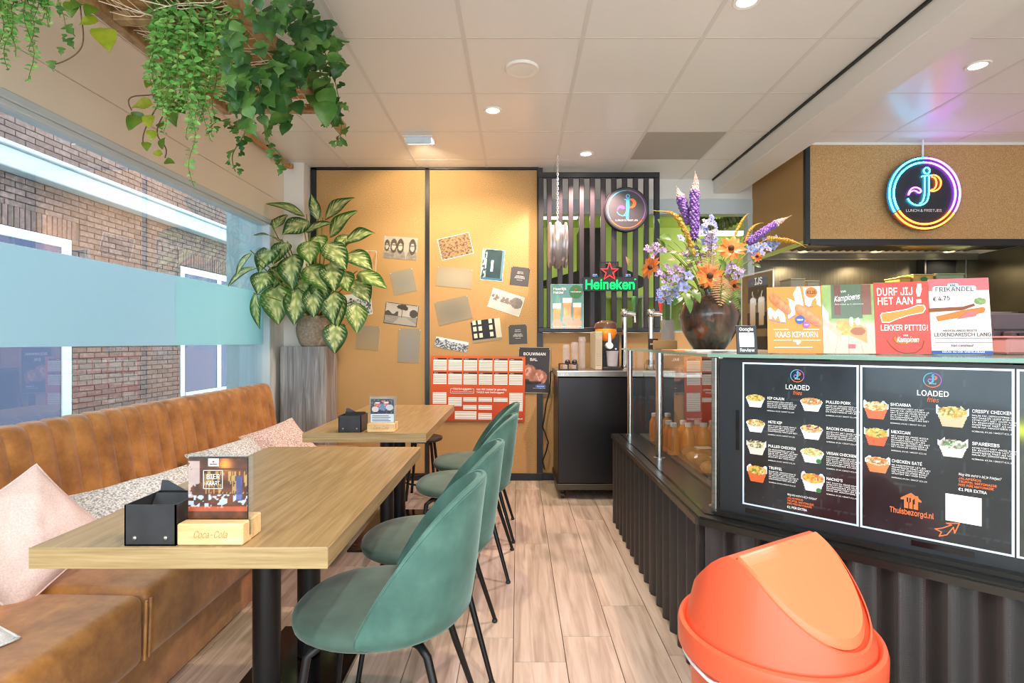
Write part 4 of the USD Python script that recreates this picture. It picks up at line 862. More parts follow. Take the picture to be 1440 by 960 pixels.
def hands(u, v):
    c = mixc(C('5f7f3a'), C('a8c070'), fb(u, v, 7, 2)*1.2); c = mixc(c, C('4a5a48'), (np.abs(u-0.48) < 0.30)*(v > 0.50)*0.85); c = mixc(c, C('7a3028'), ((np.abs(u-0.30) < 0.07)+(np.abs(u-0.86) < 0.09))*(v > 0.55)*(v < 1)*0.8)
    c = mixc(c, C('cfc2ae'), np.clip((0.50-v)/0.1, 0, 1)); c = mixc(c, C('b8a088'), ((np.abs((u-0.5)/(1.05-v)*4) % 1) < 0.05)*(v < 0.35)*0.8)
    t_ = (np.abs(v-0.28-0.10*np.sin(u*4)) < 0.11) & (u > 0.28) & (u < 0.85); c = mixc(c, C('d89a5a'), t_*1.0)
    fr = (((u-0.45)/0.2)**2+((v-0.36)/0.1)**2 < 1); c = mixc(c, mixc(C('b8702a'), C('f0c868'), fb(u, v, 16, 8, 2)*1.2), fr*1.0); sn = (((u-0.68)/0.14)**2+((v-0.32)/0.06)**2 < 1); c = mixc(c, C('a8582c'), sn*1.0)
    hd = (np.abs((v-0.42)+(u-0.12)*0.7) < 0.06) & (u < 0.36); c = mixc(c, C('e0b094'), hd*1.0); sl = (np.abs((v-0.58)+(u-0.05)*1.0) < 0.08) & (u < 0.12); c = mixc(c, C('e8e0d8'), sl*1.0)
    c = mixc(c, C('e8e4e0'), (((u-0.56)/0.04)**2+((v-0.46)/0.07)**2 < 1)*0.9); c = mixc(c, C('efeae0'), (((u-0.68)/0.04)**2+((v-0.46)/0.06)**2 < 1)*0.9); return c
m, col = paint(0, 0, w-0.001, 0.242, 70, 100, hands, 0.0008); obj('picture', F(m), 'gloss_print', p, col=col)
letters([text('Kampioens', 0.019, w*0.5, w*0.48, 0.186, True, 'c', slant=0.25, z=0.0015, rot=0.12), text('VAN', 0.007, 0.016, w*0.42, 0.214, True, 'c', z=0.0015, rot=0.1), text('Eet je vrijheid op z’n allerlekkerst', 0.005, w*0.55, w*0.52, 0.170, False, 'c', z=0.0015)], F, 'ink_white', p)
obj('stamp', F(rect(w*0.48, w*0.62, 0.018, 0.032, 0.0016)), 'poster_rose', p)
p, F, w = board('promo_board', 'red board asking a question in bold white capitals, third of four on the counter', 0.337, 0.497, 0.246, 'poster_red')
k = w/480.0; fx = lambda x: (x-112)*k+0.004; fy = lambda y: 0.246*(790-y)/620.0
W = [text('DURF JIJ', fy(215)-fy(280), fx(440)-fx(120), fx(120), fy(285), True, z=0.001), text('HET AAN', fy(300)-fy(362), fx(440)-fx(125), fx(125), fy(365), True, z=0.001), text('LEKKER PITTIG!', fy(540)-fy(588), fx(555)-fx(145), fx(145), fy(590), True, z=0.001),
     poly([(fx(x), fy(y)) for x, y in ((485, 190), (518, 190), (522, 240), (503, 300), (478, 300), (470, 255))], 0.001), rect(fx(470), fx(512), fy(358), fy(325), 0.001)]
sau = [(150, 460), (165, 440), (250, 430), (380, 410), (480, 375), (530, 375), (545, 405), (520, 440), (400, 460), (300, 490), (220, 522), (165, 520)]
W.append(mv(line([(fx(x), fy(y)) for x, y in sau], 0.0032, closed=True), 0, 0, 0.001))
W.append(text('Kampioen', 0.018, fx(470)-fx(280), fx(280), fy(690), True, z=0.002, rot=0.0, slant=0.2)); W.append(text('VAN', 0.006, 0.015, fx(360), fy(640), True, 'c', z=0.002))
letters(W, F, 'ink_white', p)
obj('printed_snack', F(poly([(fx(x), fy(y)) for x, y in sau], 0.0008)), 'poster_orange', p)
obj('flame', F(poly([(fx(x), fy(y)) for x, y in ((280, 700), (255, 660), (270, 640), (290, 665), (300, 630), (320, 660), (400, 660), (460, 655), (470, 690), (330, 710))], 0.0015)), 'ink_ochre', p)
obj('pepper_line', F(mv(line([(fx(x), fy(y)) for x, y in ((200, 675), (230, 720), (280, 765), (350, 785), (440, 780), (500, 740), (520, 680))], 0.0022), 0, 0, 0.001)), 'ink_brown', p)
p, F, w = board('promo_board', 'pale pink board with long sausages on a tray, fourth of four on the counter', 0.497, 0.665, 0.252, 'poster_pink')
k = w/548.0; fx = lambda x: (x-602)*k+0.001; fy = lambda y: 0.252*(788-y)/640.0
obj('rose_band', F(rect(0, w-0.001, fy(250), 0.252, 0.0008)), 'poster_rose', p)
obj('blue_band', F(rect(0, w-0.001, 0, fy(760), 0.0008)), 'ink_blue', p)
def rr(x0, x1, y0, y1, z): 
    r_ = (y1-y0)/2*0.8; return prism(Polygon([(x0+r_, y0+r_), (x1-r_, y0+r_), (x1-r_, y1-r_), (x0+r_, y1-r_)]).buffer(r_), z, z+0.0005)
obj('title_plate', F(cat_([rr(fx(630), fx(1030), fy(272), fy(210), 0.0016)])), 'paper', p)
obj('title_plate', F(cat_([rr(fx(770), fx(870), fy(218), fy(190), 0.002)])), 'ink_paleblue', p)
letters([text('FRIKANDEL', 0.0145, fx(1005)-fx(655), fx(655), fy(258), False, z=0.0024), text('XXL', 0.007, 0.018, fx(820), fy(215), True, 'c', z=0.0028), text('LEGENDARISCH LANG', 0.0115, fx(1135)-fx(625), fx(625), fy(638), False, z=0.0015), text('NEDERLANDS BESTE', 0.006, fx(1015)-fx(710), fx(710), fy(598), False, z=0.0015), text('Van Lieshout', 0.008, fx(970)-fx(770), fx(770), fy(725), False, z=0.0015, slant=0.3), rect(fx(635), fx(1145), fy(655), fy(653), 0.0015), rect(fx(635), fx(1150), fy(692), fy(690), 0.0015)], F, 'ink_grey', p)
obj('price', F(text('€ 4.75', 0.014, fx(790)-fx(635), fx(635), fy(340), False, z=0.0015, rot=0.09)), 'ink', p)
obj('band_text', F(text('NIEUW: NU OOK VERKRIJGBAAR', 0.006, fx(1070)-fx(690), fx(690), fy(777), True, z=0.0015)), 'ink_white', p)
for i, q in enumerate(([(590, 400), (900, 390), (1000, 365), (1010, 382), (900, 418), (595, 432)], [(655, 470), (900, 420), (1080, 395), (1098, 412), (1085, 440), (900, 475), (670, 510)])):
    obj('printed_sausage', F(poly([(fx(x), fy(y)) for x, y in q], 0.0016+0.0006*i)), 'ink_ochre' if i else 'ink_brown', p)
obj('printed_tray', F(poly([(fx(x), fy(y)) for x, y in ((690, 540), (830, 500), (1110, 430), (1115, 450), (1000, 500), (820, 530))], 0.0012)), 'paper_edge', p)
obj('checked_paper', F(poly([(fx(x), fy(y)) for x, y in ((840, 495), (950, 430), (1030, 430), (1010, 470))], 0.0027)), 'poster_rose', p)
m, col = paint(fx(1000), fy(380), fx(1115)-fx(1000), fy(310)-fy(380), 16, 12, lambda u, v: (mixc(C('5a7a3a'), C('a8c078'), fb(u, v, 6, 3)), ((u-.5)/.48)**2+((v-.5)/.45)**2 < 1), 0.0015); obj('printed_salad', F(m), 'print', p, col=col)
# milkshake sign, review sign, leaflets
SA, SB = np.array([0.906, 2.205, ZT+0.001]), np.array([0.937, 1.997, ZT+0.001]); SU = (SB-SA)/np.linalg.norm(SB-SA); SNn = np.cross(SU, ZU)
p = thing('milkshake_sign', 'clear upright sign holder with a milkshake picture behind the review sign', 'sign', tuple((SA+SB)/2)); F = lambda m: onto(m, SA, SU, ZU, SNn)
obj('acrylic_holder', F(cat_([cbox(0, 0.212, 0.0, 0.31, -0.004, -0.001, .001), box(-0.0, 0.212, 0, 0.004, -0.04, 0.04)])), 'clear_acrylic', p)
obj('holder_edge', F(cat_([box(0, 0.004, 0, 0.31, -0.004, 0.0005), box(0.208, 0.212, 0, 0.31, -0.004, 0.0005), box(0, 0.212, 0.306, 0.31, -0.004, 0.0005)])), 'paper_edge', p)
def shake(u, v):
    c = mixc(C('6a5238'), C('937650'), fb(u, v, 5, 4)); c = mixc(c, C('3f3a38'), (np.abs(u-0.55) < 0.33)*(v > 0.62)*(v < 0.95)*0.9*(fb(u, v, 9, 2) > 0.35)); c = mixc(c, C('2c2c30'), (np.abs(u-0.55) < 0.36)*(v > 0.28)*(v < 0.50)); c = mixc(c, C('33302f'), (v < 0.18)*(np.abs(u-.55) < .4)*0.9)
    for cx in (0.38, 0.66):
        g = (np.abs(u-cx) < 0.085+0.05*(v-0.35)) & (v > 0.33) & (v < 0.66); c = mixc(c, mixc(C('c8a078'), C('efe6dc'), (v-0.35)/0.3), g*1.0); c = mixc(c, C('f4f0ea'), (((u-cx)/0.1)**2+((v-0.66)/0.035)**2 < 1)*1.0); c = mixc(c, C('f0f0f0'), (np.abs(u-cx-0.25*(v-0.70)*(1 if cx > .5 else -1)) < 0.012)*(v > 0.68)*(v < 0.77))
    return mixc(c, C('5f7088'), ((v > 0.84)*(v < 0.97)*(np.abs(u-0.55) < 0.33))*0.7)
m, col = paint(0.006, 0.012, 0.2, 0.29, 44, 60, shake, 0.0); obj('picture', F(m), 'gloss_print', p, col=col)
obj('lettering', F(text('IJS', 0.026, 0.05, 0.12, 0.262, True, 'c', z=0.0008)), 'ink_white', p)
p = thing('review_sign', 'small black sign with a blank white square and two white words', 'sign', (0.815, 1.93, ZT)); F = lambda m: onto(m, (0.780, 1.935, ZT+0.0005), (0.985, -0.17, 0), (0.02, 0.17, 0.985), (-0.17, -0.97, 0.17))
obj('plate', F(cbox(0, 0.070, 0, 0.102, -0.004, 0, .0015)), 'ink_board', p); obj('foot', F(box(0.01, 0.06, 0, 0.003, -0.05, -0.004)), 'ink_board', p)
obj('white_square', F(rect(0.010, 0.060, 0.024, 0.076, 0.0002)), 'ink_white', p)
letters([text('Google', 0.0115, 0.048, 0.035, 0.083, True, 'c', z=0.0002), text('Review', 0.0115, 0.050, 0.035, 0.0075, True, 'c', z=0.0002)], F, 'ink_white', p)
def leaflet(label, c, ang, w, h, z, mat, pic=None):
    p = thing('leaflet', label, 'leaflet', (c[0], c[1], z)); a = math.radians(ang); U, V = np.array([math.cos(a), math.sin(a), 0]), np.array([-math.sin(a), math.cos(a), 0]); O = np.array([c[0], c[1], z])
    obj('sheet', onto(cbox(-w/2, w/2, -h/2, h/2, 0, 0.0045, .001), O, U, V), mat, p)
    if pic: obj('printed_oval', onto(disc(0, 0, w*0.3, 0.0046, ry=h*0.25), O, U, V), pic, p)
leaflet('stack of pale pink leaflets with a dark oval lying on the glass counter top', (0.87, 2.30), 20, 0.21, 0.15, ZT+0.0045, 'poster_pink', 'poster_rose')
leaflet('orange printed leaflet lying left of the pink leaflets on the glass', (0.80, 2.62), 0, 0.16, 0.21, ZT+0.0005, 'poster_orange', 'paper')
leaflet('white leaflet lying under the pink leaflets on the glass', (0.84, 2.30), 0, 0.22, 0.16, ZT, 'paper_edge')
p = thing('paper_holder', 'small wooden holder with a clear pocket of paper cards behind the leaflets', 'holder', (0.80, 2.95, ZT))
obj('base_block', cbox(0.74, 0.86, 2.93, 2.98, ZT, ZT+0.05, .003), 'tan_wood', p); obj('clear_pocket', box(0.775, 0.855, 2.948, 2.951, ZT+0.04, ZT+0.17), 'clear_acrylic', p); obj('card', box(0.78, 0.85, 2.953, 2.956, ZT+0.04, ZT+0.16), 'paper_grey', p)
p = thing('price_tag', 'small dark price tag standing at the far end of the glass counter top', 'sign', (0.775, 3.10, ZT))
obj('plate', cbox(0.745, 0.80, 3.098, 3.103, ZT, ZT+0.06, .001), 'dark_hood', p); obj('lettering', onto(cat_([text('cake', 0.010, 0.022, 0.008, 0.026), text('5', 0.012, 0.008, 0.04, 0.024)]), (0.745, 3.0975, ZT), (1, 0, 0), ZU, (0, -1, 0)), 'ink_white', p)
# ---------------------------------------------------------------- inside the glass case
jb = None
spots = [(0.83, 2.90), (0.91, 2.90), (0.99, 2.90), (1.07, 2.90), (0.83, 2.99), (0.91, 2.99), (0.99, 2.99), (1.07, 2.99), (0.83, 3.30), (0.91, 3.30)]
zc = ZL+0.012
for i, (x, y) in enumerate(spots):
    lab = f'orange juice bottle, {["first", "second", "third", "fourth"][i % 4]} from the left in the {"front" if i < 4 else "second"} row of the case' if i < 8 else f'orange juice bottle behind the middle post of the case, {["left", "right"][i-8]} of two'
    gr = 'juice bottles in the glass case'
    if jb is None:
        jb = thing('juice_bottle', lab, 'bottle', (x, y, zc), group=gr)
        obj('juice', lathe([(0.026, 0), (0.031, 0.004), (0.032, 0.10), (0.028, 0.125), (0.018, 0.142), (0.0165, 0.15)], n=22), 'juice', jb, 40, local=True)
        obj('cap', lathe([(0.018, 0.150), (0.0185, 0.168), (0.016, 0.171)], n=20), 'plastic_white', jb, 30, local=True)
    else: dup(jb, (x, y, zc), 0, lab, group=gr)
def roll_pack(label, x, y, rot, n):
    p = thing('bread_pack', label, 'packaged bread', (x, y, zc), rot); q = []
    for k in range(n):
        g = trimesh.creation.icosphere(subdivisions=2, radius=1); g.apply_scale((0.05, 0.033, 0.030)); g.apply_translation(((k % 2)*0.085-0.04, (k//2)*0.062-0.05, 0.032)); obj('bun', g, 'bread', p, True, local=True)
    hgt = 0.078; rows = [(0.0, 1.0), (0.6, 1.03), (0.85, 0.95), (1.0, 0.75)]; V = []
    for f, s in rows:
        for a in np.arange(28)*2*PI/28:
            wv = 1+0.05*math.sin(a*7+x*40)*f
            V.append([0.105*s*wv*math.copysign(abs(math.cos(a))**0.5, math.cos(a)), 0.10*s*wv*math.copysign(abs(math.sin(a))**0.5, math.sin(a)), hgt*f+0.001])
    F_ = []
    for r_ in range(3):
        for i in range(28):
            j = (i+1) % 28; F_ += [[r_*28+i, r_*28+j, (r_+1)*28+j], [r_*28+i, (r_+1)*28+j, (r_+1)*28+i]]
    V.append([0, 0, hgt]); F_ += [[84+i, 84+(i+1) % 28, len(V)-1] for i in range(28)]
    obj('clear_wrap', trimesh.Trimesh(np.array(V), np.array(F_), process=False), 'wrap', p, 30, local=True)
    obj('price_label', box(-0.05, 0.03, -0.04, 0.02, hgt+0.001, hgt+0.002), 'poster_pink', p, local=True)
mk('wrap', {'t': ('transparent_bsdf', {'color': (0.97, 0.95, 0.92)}), 'g': ('glossy_bsdf', {'roughness': 0.08}), 'm': ('mix_closure', {'fac': 0.16})}, [('t.BSDF', 'm.closure1'), ('g.BSDF', 'm.closure2')], 'm.closure')
roll_pack('wrapped pack of golden buns right behind the corner post of the case', 0.90, 2.22, 6, 4)
roll_pack('wrapped pack of golden buns in the middle of the glass case', 0.92, 2.46, -5, 4)
roll_pack('wrapped pack of golden buns nearest the juice bottles', 0.93, 2.70, 8, 4)
p = thing('display_screen', 'dark upright panel at the back of the glass case', 'panel', (1.175, 2.9, zc)); obj('panel', cbox(1.15, 1.20, 2.5, 3.3, zc+0.001, zc+0.33, .004), 'ink_board', p)
# ================================================================ WASTE BIN
BX, BY = 0.617, 1.30
wbn = thing('waste_bin', 'coral orange plastic swing-top waste bin in front of the counter', 'waste bin', (BX, BY, 0))
obj('tub', lathe([(0.0, 0.002), (0.155, 0.002), (0.160, 0.012), (0.203, 0.49), (0.203, 0.50)], (BX, BY, 0), 56), 'coral', wbn, 40)
obj('rim', lathe([(0.207, 0.478), (0.219, 0.474), (0.2245, 0.480), (0.2255, 0.522), (0.222, 0.534), (0.214, 0.538), (0.209, 0.534), (0.2065, 0.526), (0.19, 0.526)], (BX, BY, 0), 72, False), 'coral', wbn, 45)
bag = []
for i in range(73):
    a = i*2*PI/72; w_ = meshkit.noise(np.array([[math.cos(a)*5, math.sin(a)*5, 1.0]]), 4)[0]; bag.append((BX+0.2145*math.cos(a), BY+0.2145*math.sin(a), 0.470-0.018*w_))
obj('bag_edge', tube(bag[:-1], 0.0045, 6, closed=True), 'bag_white', wbn, True)
import manifold3d as mf
RD = np.array([0.857, 0.515]); RN = np.array([0.515, -0.857])
def to_m(m): return mf.Manifold(mf.Mesh(np.asarray(m.vertices, np.float32), np.asarray(m.faces, np.uint32)))
def lidpart(off, r0, r1, zt=0.735):
    cone = mf.Manifold.cylinder(0.235, r0, r1, 96).translate([0, 0, 0.525])
    prof_ = [(-0.26, 0.50), (0.26, 0.50), (0.205, 0.555+off), (0.06, zt-0.043+off), (0.035, zt-0.024+off), (0.012, zt-0.011+off), (-0.012, zt-0.009+off), (-0.035, zt-0.022+off), (-0.06, zt-0.041+off), (-0.205, 0.555+off)]
    g = mf.CrossSection([prof_]).extrude(0.6).translate([0, 0, -0.3])      # profile (n, z) extruded along the ridge
    Mx = np.array([[RN[0], 0, RD[0], 0], [RN[1], 0, RD[1], 0], [0, 1, 0, 0]], float)
    return cone ^ g.transform(Mx) if np.linalg.det(Mx[:, :3]) > 0 else cone ^ g.mirror([0, 0, 1]).transform(Mx)
flap = lidpart(0.007, 0.191, 0.1445)
half = mf.Manifold.cube([0.6, 0.6, 1.2]).translate([-0.3, 0.008, 0]); ang_ = math.degrees(math.atan2(RN[1], RN[0]))-90
half = half.rotate([0, 0, ang_]); flap = ((flap ^ half)-lidpart(-0.010, 0.24, 0.24)).translate([BX, BY, 0])
cut = (lidpart(0.03, 0.2035, 0.1475) ^ mf.Manifold.cube([0.6, 0.6, 1.2]).translate([-0.3, 0.004, 0]).rotate([0, 0, ang_]))-lidpart(-0.016, 0.24, 0.24)
lid = (lidpart(0.0, 0.207, 0.150)-cut).translate([BX, BY, 0]); obj('lid', lid, 'coral', wbn, 28)
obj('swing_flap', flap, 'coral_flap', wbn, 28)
# ================================================================ PLINTH AND DIEFFENBACHIA
pd_ = thing('plinth', 'tall grey wood-grain plinth under the potted plant in the corner', 'plinth', (-1.75, 4.58, 0))
obj('box', cbox(-1.935, -1.567, 4.43, 4.602, 0, 1.17, 0.002), 'grey_wood', pd_)
obj('side_box', cbox(-1.80, -1.567, 4.602, YB-0.02, 0, 1.17, 0.002), 'grey_wood', pd_)
PX, PY, PZ0 = -1.70, 4.53, 1.17
po = thing('potted_plant', 'large potted plant with cream and green variegated leaves on the grey plinth', 'plant', (PX, PY, PZ0))
pp = np.array([(0.075, 0.0), (0.095, 0.01), (0.118, 0.06), (0.130, 0.12), (0.127, 0.18), (0.112, 0.23), (0.106, 0.25), (0.096, 0.25), (0.09, 0.23)])
t_ = np.linspace(0, 1, 46); from scipy.interpolate import CubicSpline
cs = CubicSpline(np.linspace(0, 1, len(pp)), pp); prf = cs(t_); nn_ = 72; V = []
for i, (r_, z) in enumerate(prf):
    a = np.arange(nn_)*2*PI/nn_; amp = 0.006*(0.08 < t_[i] < 0.82)
    rr_ = r_+amp*(np.abs(np.sin(a*9+z*52))*np.abs(np.sin(a*9-z*52)))**0.5; V.append(np.stack([PX+rr_*np.cos(a), PY+rr_*np.sin(a), np.full(nn_, PZ0+z)], 1))
V = np.vstack(V); F_ = []
for i in range(len(prf)-1):
    k = np.arange(nn_); k2 = (k+1) % nn_; F_.append(np.stack([i*nn_+k, i*nn_+k2, (i+1)*nn_+k2], 1)); F_.append(np.stack([i*nn_+k, (i+1)*nn_+k2, (i+1)*nn_+k], 1))
obj('pot', trimesh.Trimesh(V, np.vstack(F_), process=False), 'woven_pot', po, 40)
obj('pot_base', lathe([(0.0, 0.0), (0.075, 0.0), (0.075, 0.004), (0, 0.004)], (PX, PY, PZ0), 32), 'woven_pot', po)
obj('soil', lathe([(0, 0.225), (0.095, 0.225)], (PX, PY, PZ0), 32, False), 'stem_brown', po)
def leaf(base, tip, up, W, shape='ovate', ns=14, nw=8, droop=0.12, fold=0.18, wave=0.0, seed=0):
    """leaf blade as a grid; returns mesh and (s, v) of every vertex"""
    base, tip = np.asarray(base, float), np.asarray(tip, float); L = np.linalg.norm(tip-base); R = frame_from(tip-base, up)
    s, v = np.meshgrid(np.linspace(0, 1, ns+1), np.linspace(-1, 1, nw+1), indexing='ij'); s, v = s.ravel(), v.ravel()
    if shape == 'ovate': hw = np.sin(PI*np.clip(s, 0, 1)**0.78)**0.85*(1-0.15*s)
    elif shape == 'heart': hw = np.where(s < 0.28, np.sin(PI/2*np.clip(s/0.28, 0, 1))**0.5, np.cos(PI/2*np.clip((s-0.28)/0.72, 0, 1))**0.9)
    elif shape == 'ivy': hw = (0.30+0.70*np.abs(np.cos(PI*(s*2.45-0.55)))**0.9)*np.clip((1-s)*1.6, 0, 1)*np.clip(s*9, 0, 1)
    elif shape == 'thin': hw = np.sin(PI*np.clip(s, 0, 1)**0.7)**0.9
    hw = hw*W/2
    xx = s*L; yy = v*hw; zz = -droop*L*(s-0.5)**2*4*0.5+fold*np.abs(yy)+droop*L*0.5*0+wave*W*np.sin(s*9+seed+v*2)*np.abs(v)
    P = base+xx[:, None]*R[:, 0]+yy[:, None]*R[:, 1]+zz[:, None]*R[:, 2]
    i = (np.arange(ns)[:, None]*(nw+1)+np.arange(nw)).ravel()
    F_ = np.vstack([np.stack([i, i+nw+1, i+nw+2], 1), np.stack([i, i+nw+2, i+1], 1)])
    return trimesh.Trimesh(P, F_, process=False), s, v
Y0 = 4.42
DL = [  # base px, tip px, width px, depth offset of base and tip
 (431, 301, 376, 283, 17, 0, -.05), (447, 308, 437, 271, 13, .02, .02), (454, 306, 496, 275, 26, .02, -.02), (460, 331, 499, 294, 27, 0, -.08), (434, 310, 396, 328, 28, -.03, -.14), (428, 324, 465, 311, 15, -.06, -.1), (396, 336, 358, 326, 15, -.1, -.16),
 (484, 337, 525, 325, 24, 0, -.08), (404, 339, 382, 370, 26, -.10, -.2), (434, 337, 436, 370, 28, -.10, -.2), (459, 339, 487, 377, 29, -.08, -.18), (489, 353, 523, 377, 27, -.03, -.14), (502, 381, 544, 403, 22, -.02, -.12), (410, 355, 409, 404, 32, -.12, -.25), (465, 367, 470, 407, 29, -.1, -.22), (431, 371, 459, 406, 28, -.1, -.22),
 (386, 342, 363, 380, 27, -.05, -.12), (374, 380, 362, 412, 26, -.08, -.14), (483, 380, 489, 409, 22, -.06, -.14), (497, 392, 520, 424, 27, -.02, -.08), (362, 370, 320, 396, 12, -.02, -.1), (388, 398, 390, 455, 36, -.14, -.26), (419, 404, 413, 456, 29, -.14, -.25), (440, 402, 441, 446, 24, -.13, -.22), (357, 412, 363, 464, 14, -.06, -.12),
 (468, 408, 467, 455, 30, -.12, -.24), (472, 452, 470, 497, 29, -.16, -.20), (501, 424, 502, 468, 25, -.06, -.12), (478, 412, 473, 462, 22, -.08, -.18), (384, 320, 403, 300, 22, .02, -.02), (445, 330, 452, 352, 22, -.02, -.08), (398, 372, 384, 404, 24, -.08, -.16), (450, 392, 452, 428, 26, -.08, -.16), (428, 388, 424, 418, 24, -.06, -.14), (352, 352, 330, 386, 9, -.06, -.1), (490, 330, 470, 352, 20, .03, -.02)]
rv = random.Random(3)
for i, (bx, by, tx, ty, w, db, dt) in enumerate(DL):
    yl = lambda x, y: min(y, 1.94*FPX/(VX-x)); B_, T_ = at(bx, by, yl(bx, Y0+db)), at(tx, ty, yl(tx, Y0+dt)); L_ = np.linalg.norm(T_-B_); up = np.array([rv.uniform(-.35, .35), -1.0, 0.65])
    m, s_, v_ = leaf(B_, T_, up, w*B_[1]/FPX*1.28, 'ovate', 22, 16, 0.16, 0.14, 0.03, i)
    edge = 0.80-0.75*np.clip(s_-0.55, 0, 1)-0.5*np.clip(0.12-s_, 0, 1)
    vein = np.sin(44*(s_-0.42*np.abs(v_))+i)*0.32
    cr = np.clip((edge-np.abs(v_)+vein*np.abs(v_)*1.1-0.12)*5, 0, 1)*(0.80+0.2*np.sin(22*(s_-0.4*np.abs(v_))))
    mott = meshkit.fbm(np.stack([s_*14, v_*7, np.full_like(s_, i*2.0)], 1), 3, 5); cr = np.clip(cr*(0.55+0.9*mott), 0, 1)
    c_ = mixc(C('234f1f') if i % 3 else C('35681f'), C('dbe0a4'), cr); c_ = mixc(c_, C('8fae4a'), (np.abs(v_) < 0.05)*0.7)
    lf = obj('leaf', m, 'variegated', po, True, col=lin(np.clip(c_, 0, 1)))
    root = np.array([PX+rv.uniform(-.03, .03), PY+rv.uniform(-.03, .03), PZ0+0.23]); mid = (root*0.45+B_*0.55)+[0, 0.02, 0.05]
    q = np.linspace(0, 1, 8)[:, None]; obj('leaf_stalk', tube((1-q)**2*root+2*q*(1-q)*mid+q*q*B_, np.linspace(0.007, 0.004, 8), 6), 'stem', po, True)
# ================================================================ PICTURES PINNED TO THE CORK
YP = YB-0.0008
def pin_card(name, label, cat, pts, fn=None, mat='paper', border=0.0, text_=None, res=40, YP=YP):
    """pts: the four corners in the photograph: top-left, top-right, bottom-right, bottom-left"""
    q = [at(x, y, YP) for x, y in pts]; cen = sum(q)/4; p = thing(name, label, cat, tuple(cen))
    U = (q[1]-q[0]+q[2]-q[3])/2; Vv = (q[0]-q[3]+q[1]-q[2])/2; w, h = np.linalg.norm(U), np.linalg.norm(Vv); U /= w; Vv = Vv-U*np.dot(U, Vv); Vv /= np.linalg.norm(Vv)
    O = cen-U*w/2-Vv*h/2; F = lambda m: onto(m, O, U, Vv, (0, -1, 0))
    obj('sheet', F(box(0, w, 0, h, 0, 0.001)), mat, p)
    if fn:
        b = border*w; m, col = paint(b, b, w-2*b, h-2*b, res, int(res*0.75), fn, 0.0016); obj('picture', F(m), 'matte_print', p, col=col)
    if text_: letters([text(s, h*0.035, w*k, w/2, h*y, True, 'c', z=0.0016) for s, y, k in text_], F, 'ink_white', p)
    for cx, cy in ((0.03, 0.96), (0.97, 0.96)): obj('pin', F(mv(lathe([(0.0035, 0), (0.004, 0.002), (0.0025, 0.004), (0, 0.0045)], n=10), w*cx, h*cy, 0.001)), 'plastic_white', p, True)
    return p, F, w, h
SEP = lambda g: mixc(C('241c16'), C('f0e6d4'), g)
def ph_busts(u, v):
    g = 0.80-0.2*fb(u, v, 6, 1)
    for cx, s in ((0.10, .8), (0.30, 1.0), (0.50, 1.05), (0.86, 1.1)):
        hd = ((u-cx)/(0.10*s))**2+((v-0.58)/(0.32*s))**2 < 1; bd = ((u-cx)/(0.16*s))**2+((v-0.05)/0.4)**2 < 1
        fc = ((u-cx)/(0.06*s))**2+((v-0.55)/(0.16*s))**2 < 1
        g = np.where(bd, 0.30+0.45*fb(u, v, 14, 2), g); g = np.where(hd, 0.12+0.2*fb(u, v, 12, 3), g); g = np.where(fc, 0.62+0.3*fb(u, v, 16, 4)-0.3*(np.abs(v-0.62) < 0.03), g)
    return SEP(g)
def ph_road(u, v):
    g = 0.82-0.15*v+0.1*fb(u, v, 4, 3); g = np.where(v < 0.42, 0.45+0.25*fb(u, v, 12, 2, 3, 30), g); g = np.where((v < 0.36) & (np.abs(u-0.55-0.4*(0.36-v)) < 0.1+0.9*(0.36-v)), 0.68, g)
    tr = ((u-0.52)/0.2)**2+((v-0.86)/0.16)**2 < fb(u, v, 12, 5)*1.5; g = np.where(tr | ((np.abs(u-0.52) < 0.015) & (v > 0.35) & (v < 0.9)), 0.15, g); g = np.where((v > 0.40) & (v < 0.56+0.08*np.sin(u*20)) & (u < 0.4), 0.22, g); g = np.where(((u-0.88)/0.13)**2+((v-0.6)/0.2)**2 < 1, 0.2, g); return SEP(g)*np.array([0.95, 0.97, 1.0])
def ph_etch(u, v):
    n = fb(u, v, 24, 6, 3); g = 0.72-0.5*(n > 0.56)-0.25*(np.abs(np.sin(u*38)+np.sin(v*30)) < 0.25)*(v < 0.6); return mixc(C('5a3c28'), C('c4a27a'), g)
def ph_pool(u, v):
    c = mixc(C('1a3038'), C('2f5058'), fb(u, v, 4, 7)); c = mixc(c, C('a8c8cc'), ((u < 0.22)*(fb(u, v, 16, 3) > 0.42))*0.9); c = mixc(c, C('dfe8e4'), ((np.abs(u-0.48) < 0.06)*(v > 0.30)*(v < 0.66))*1.0); c = mixc(c, C('5f8a96'), (u > 0.9)*1.0); return mixc(c, C('3c6f88'), (v < 0.08)*1.0)
def ph_field(u, v):
    g = 0.86-0.1*fb(u, v, 5, 3); g = np.where((v > 0.42) & (v < 0.74) & (fb(u, v, 18, 9, 3, 8) > 0.48), 0.40, g); g = np.where(((u-0.82)/0.2)**2+((v-0.62)/0.3)**2 < 1, 0.25+0.3*fb(u, v, 15, 2), g); return mixc(C('3a3430'), C('efe6e0'), g)
def ph_windows(u, v):
    c = np.zeros((len(u), 3))+C('1d2430'); x, y = (u-0.02)*5.4, (v-0.16)*3.3; m_ = (np.abs((x % 1)-0.5) < 0.32) & (np.abs((y % 1)-0.5) < 0.34) & (u < 0.76) & (v > 0.14) & (np.floor(x) != 2)
    c = mixc(c, C('e4dec4'), m_*1.0); c = mixc(c, C('d6cdb8'), (u > 0.8)*1.0); return mixc(c, C('9a8a70'), (v < 0.12)*1.0)
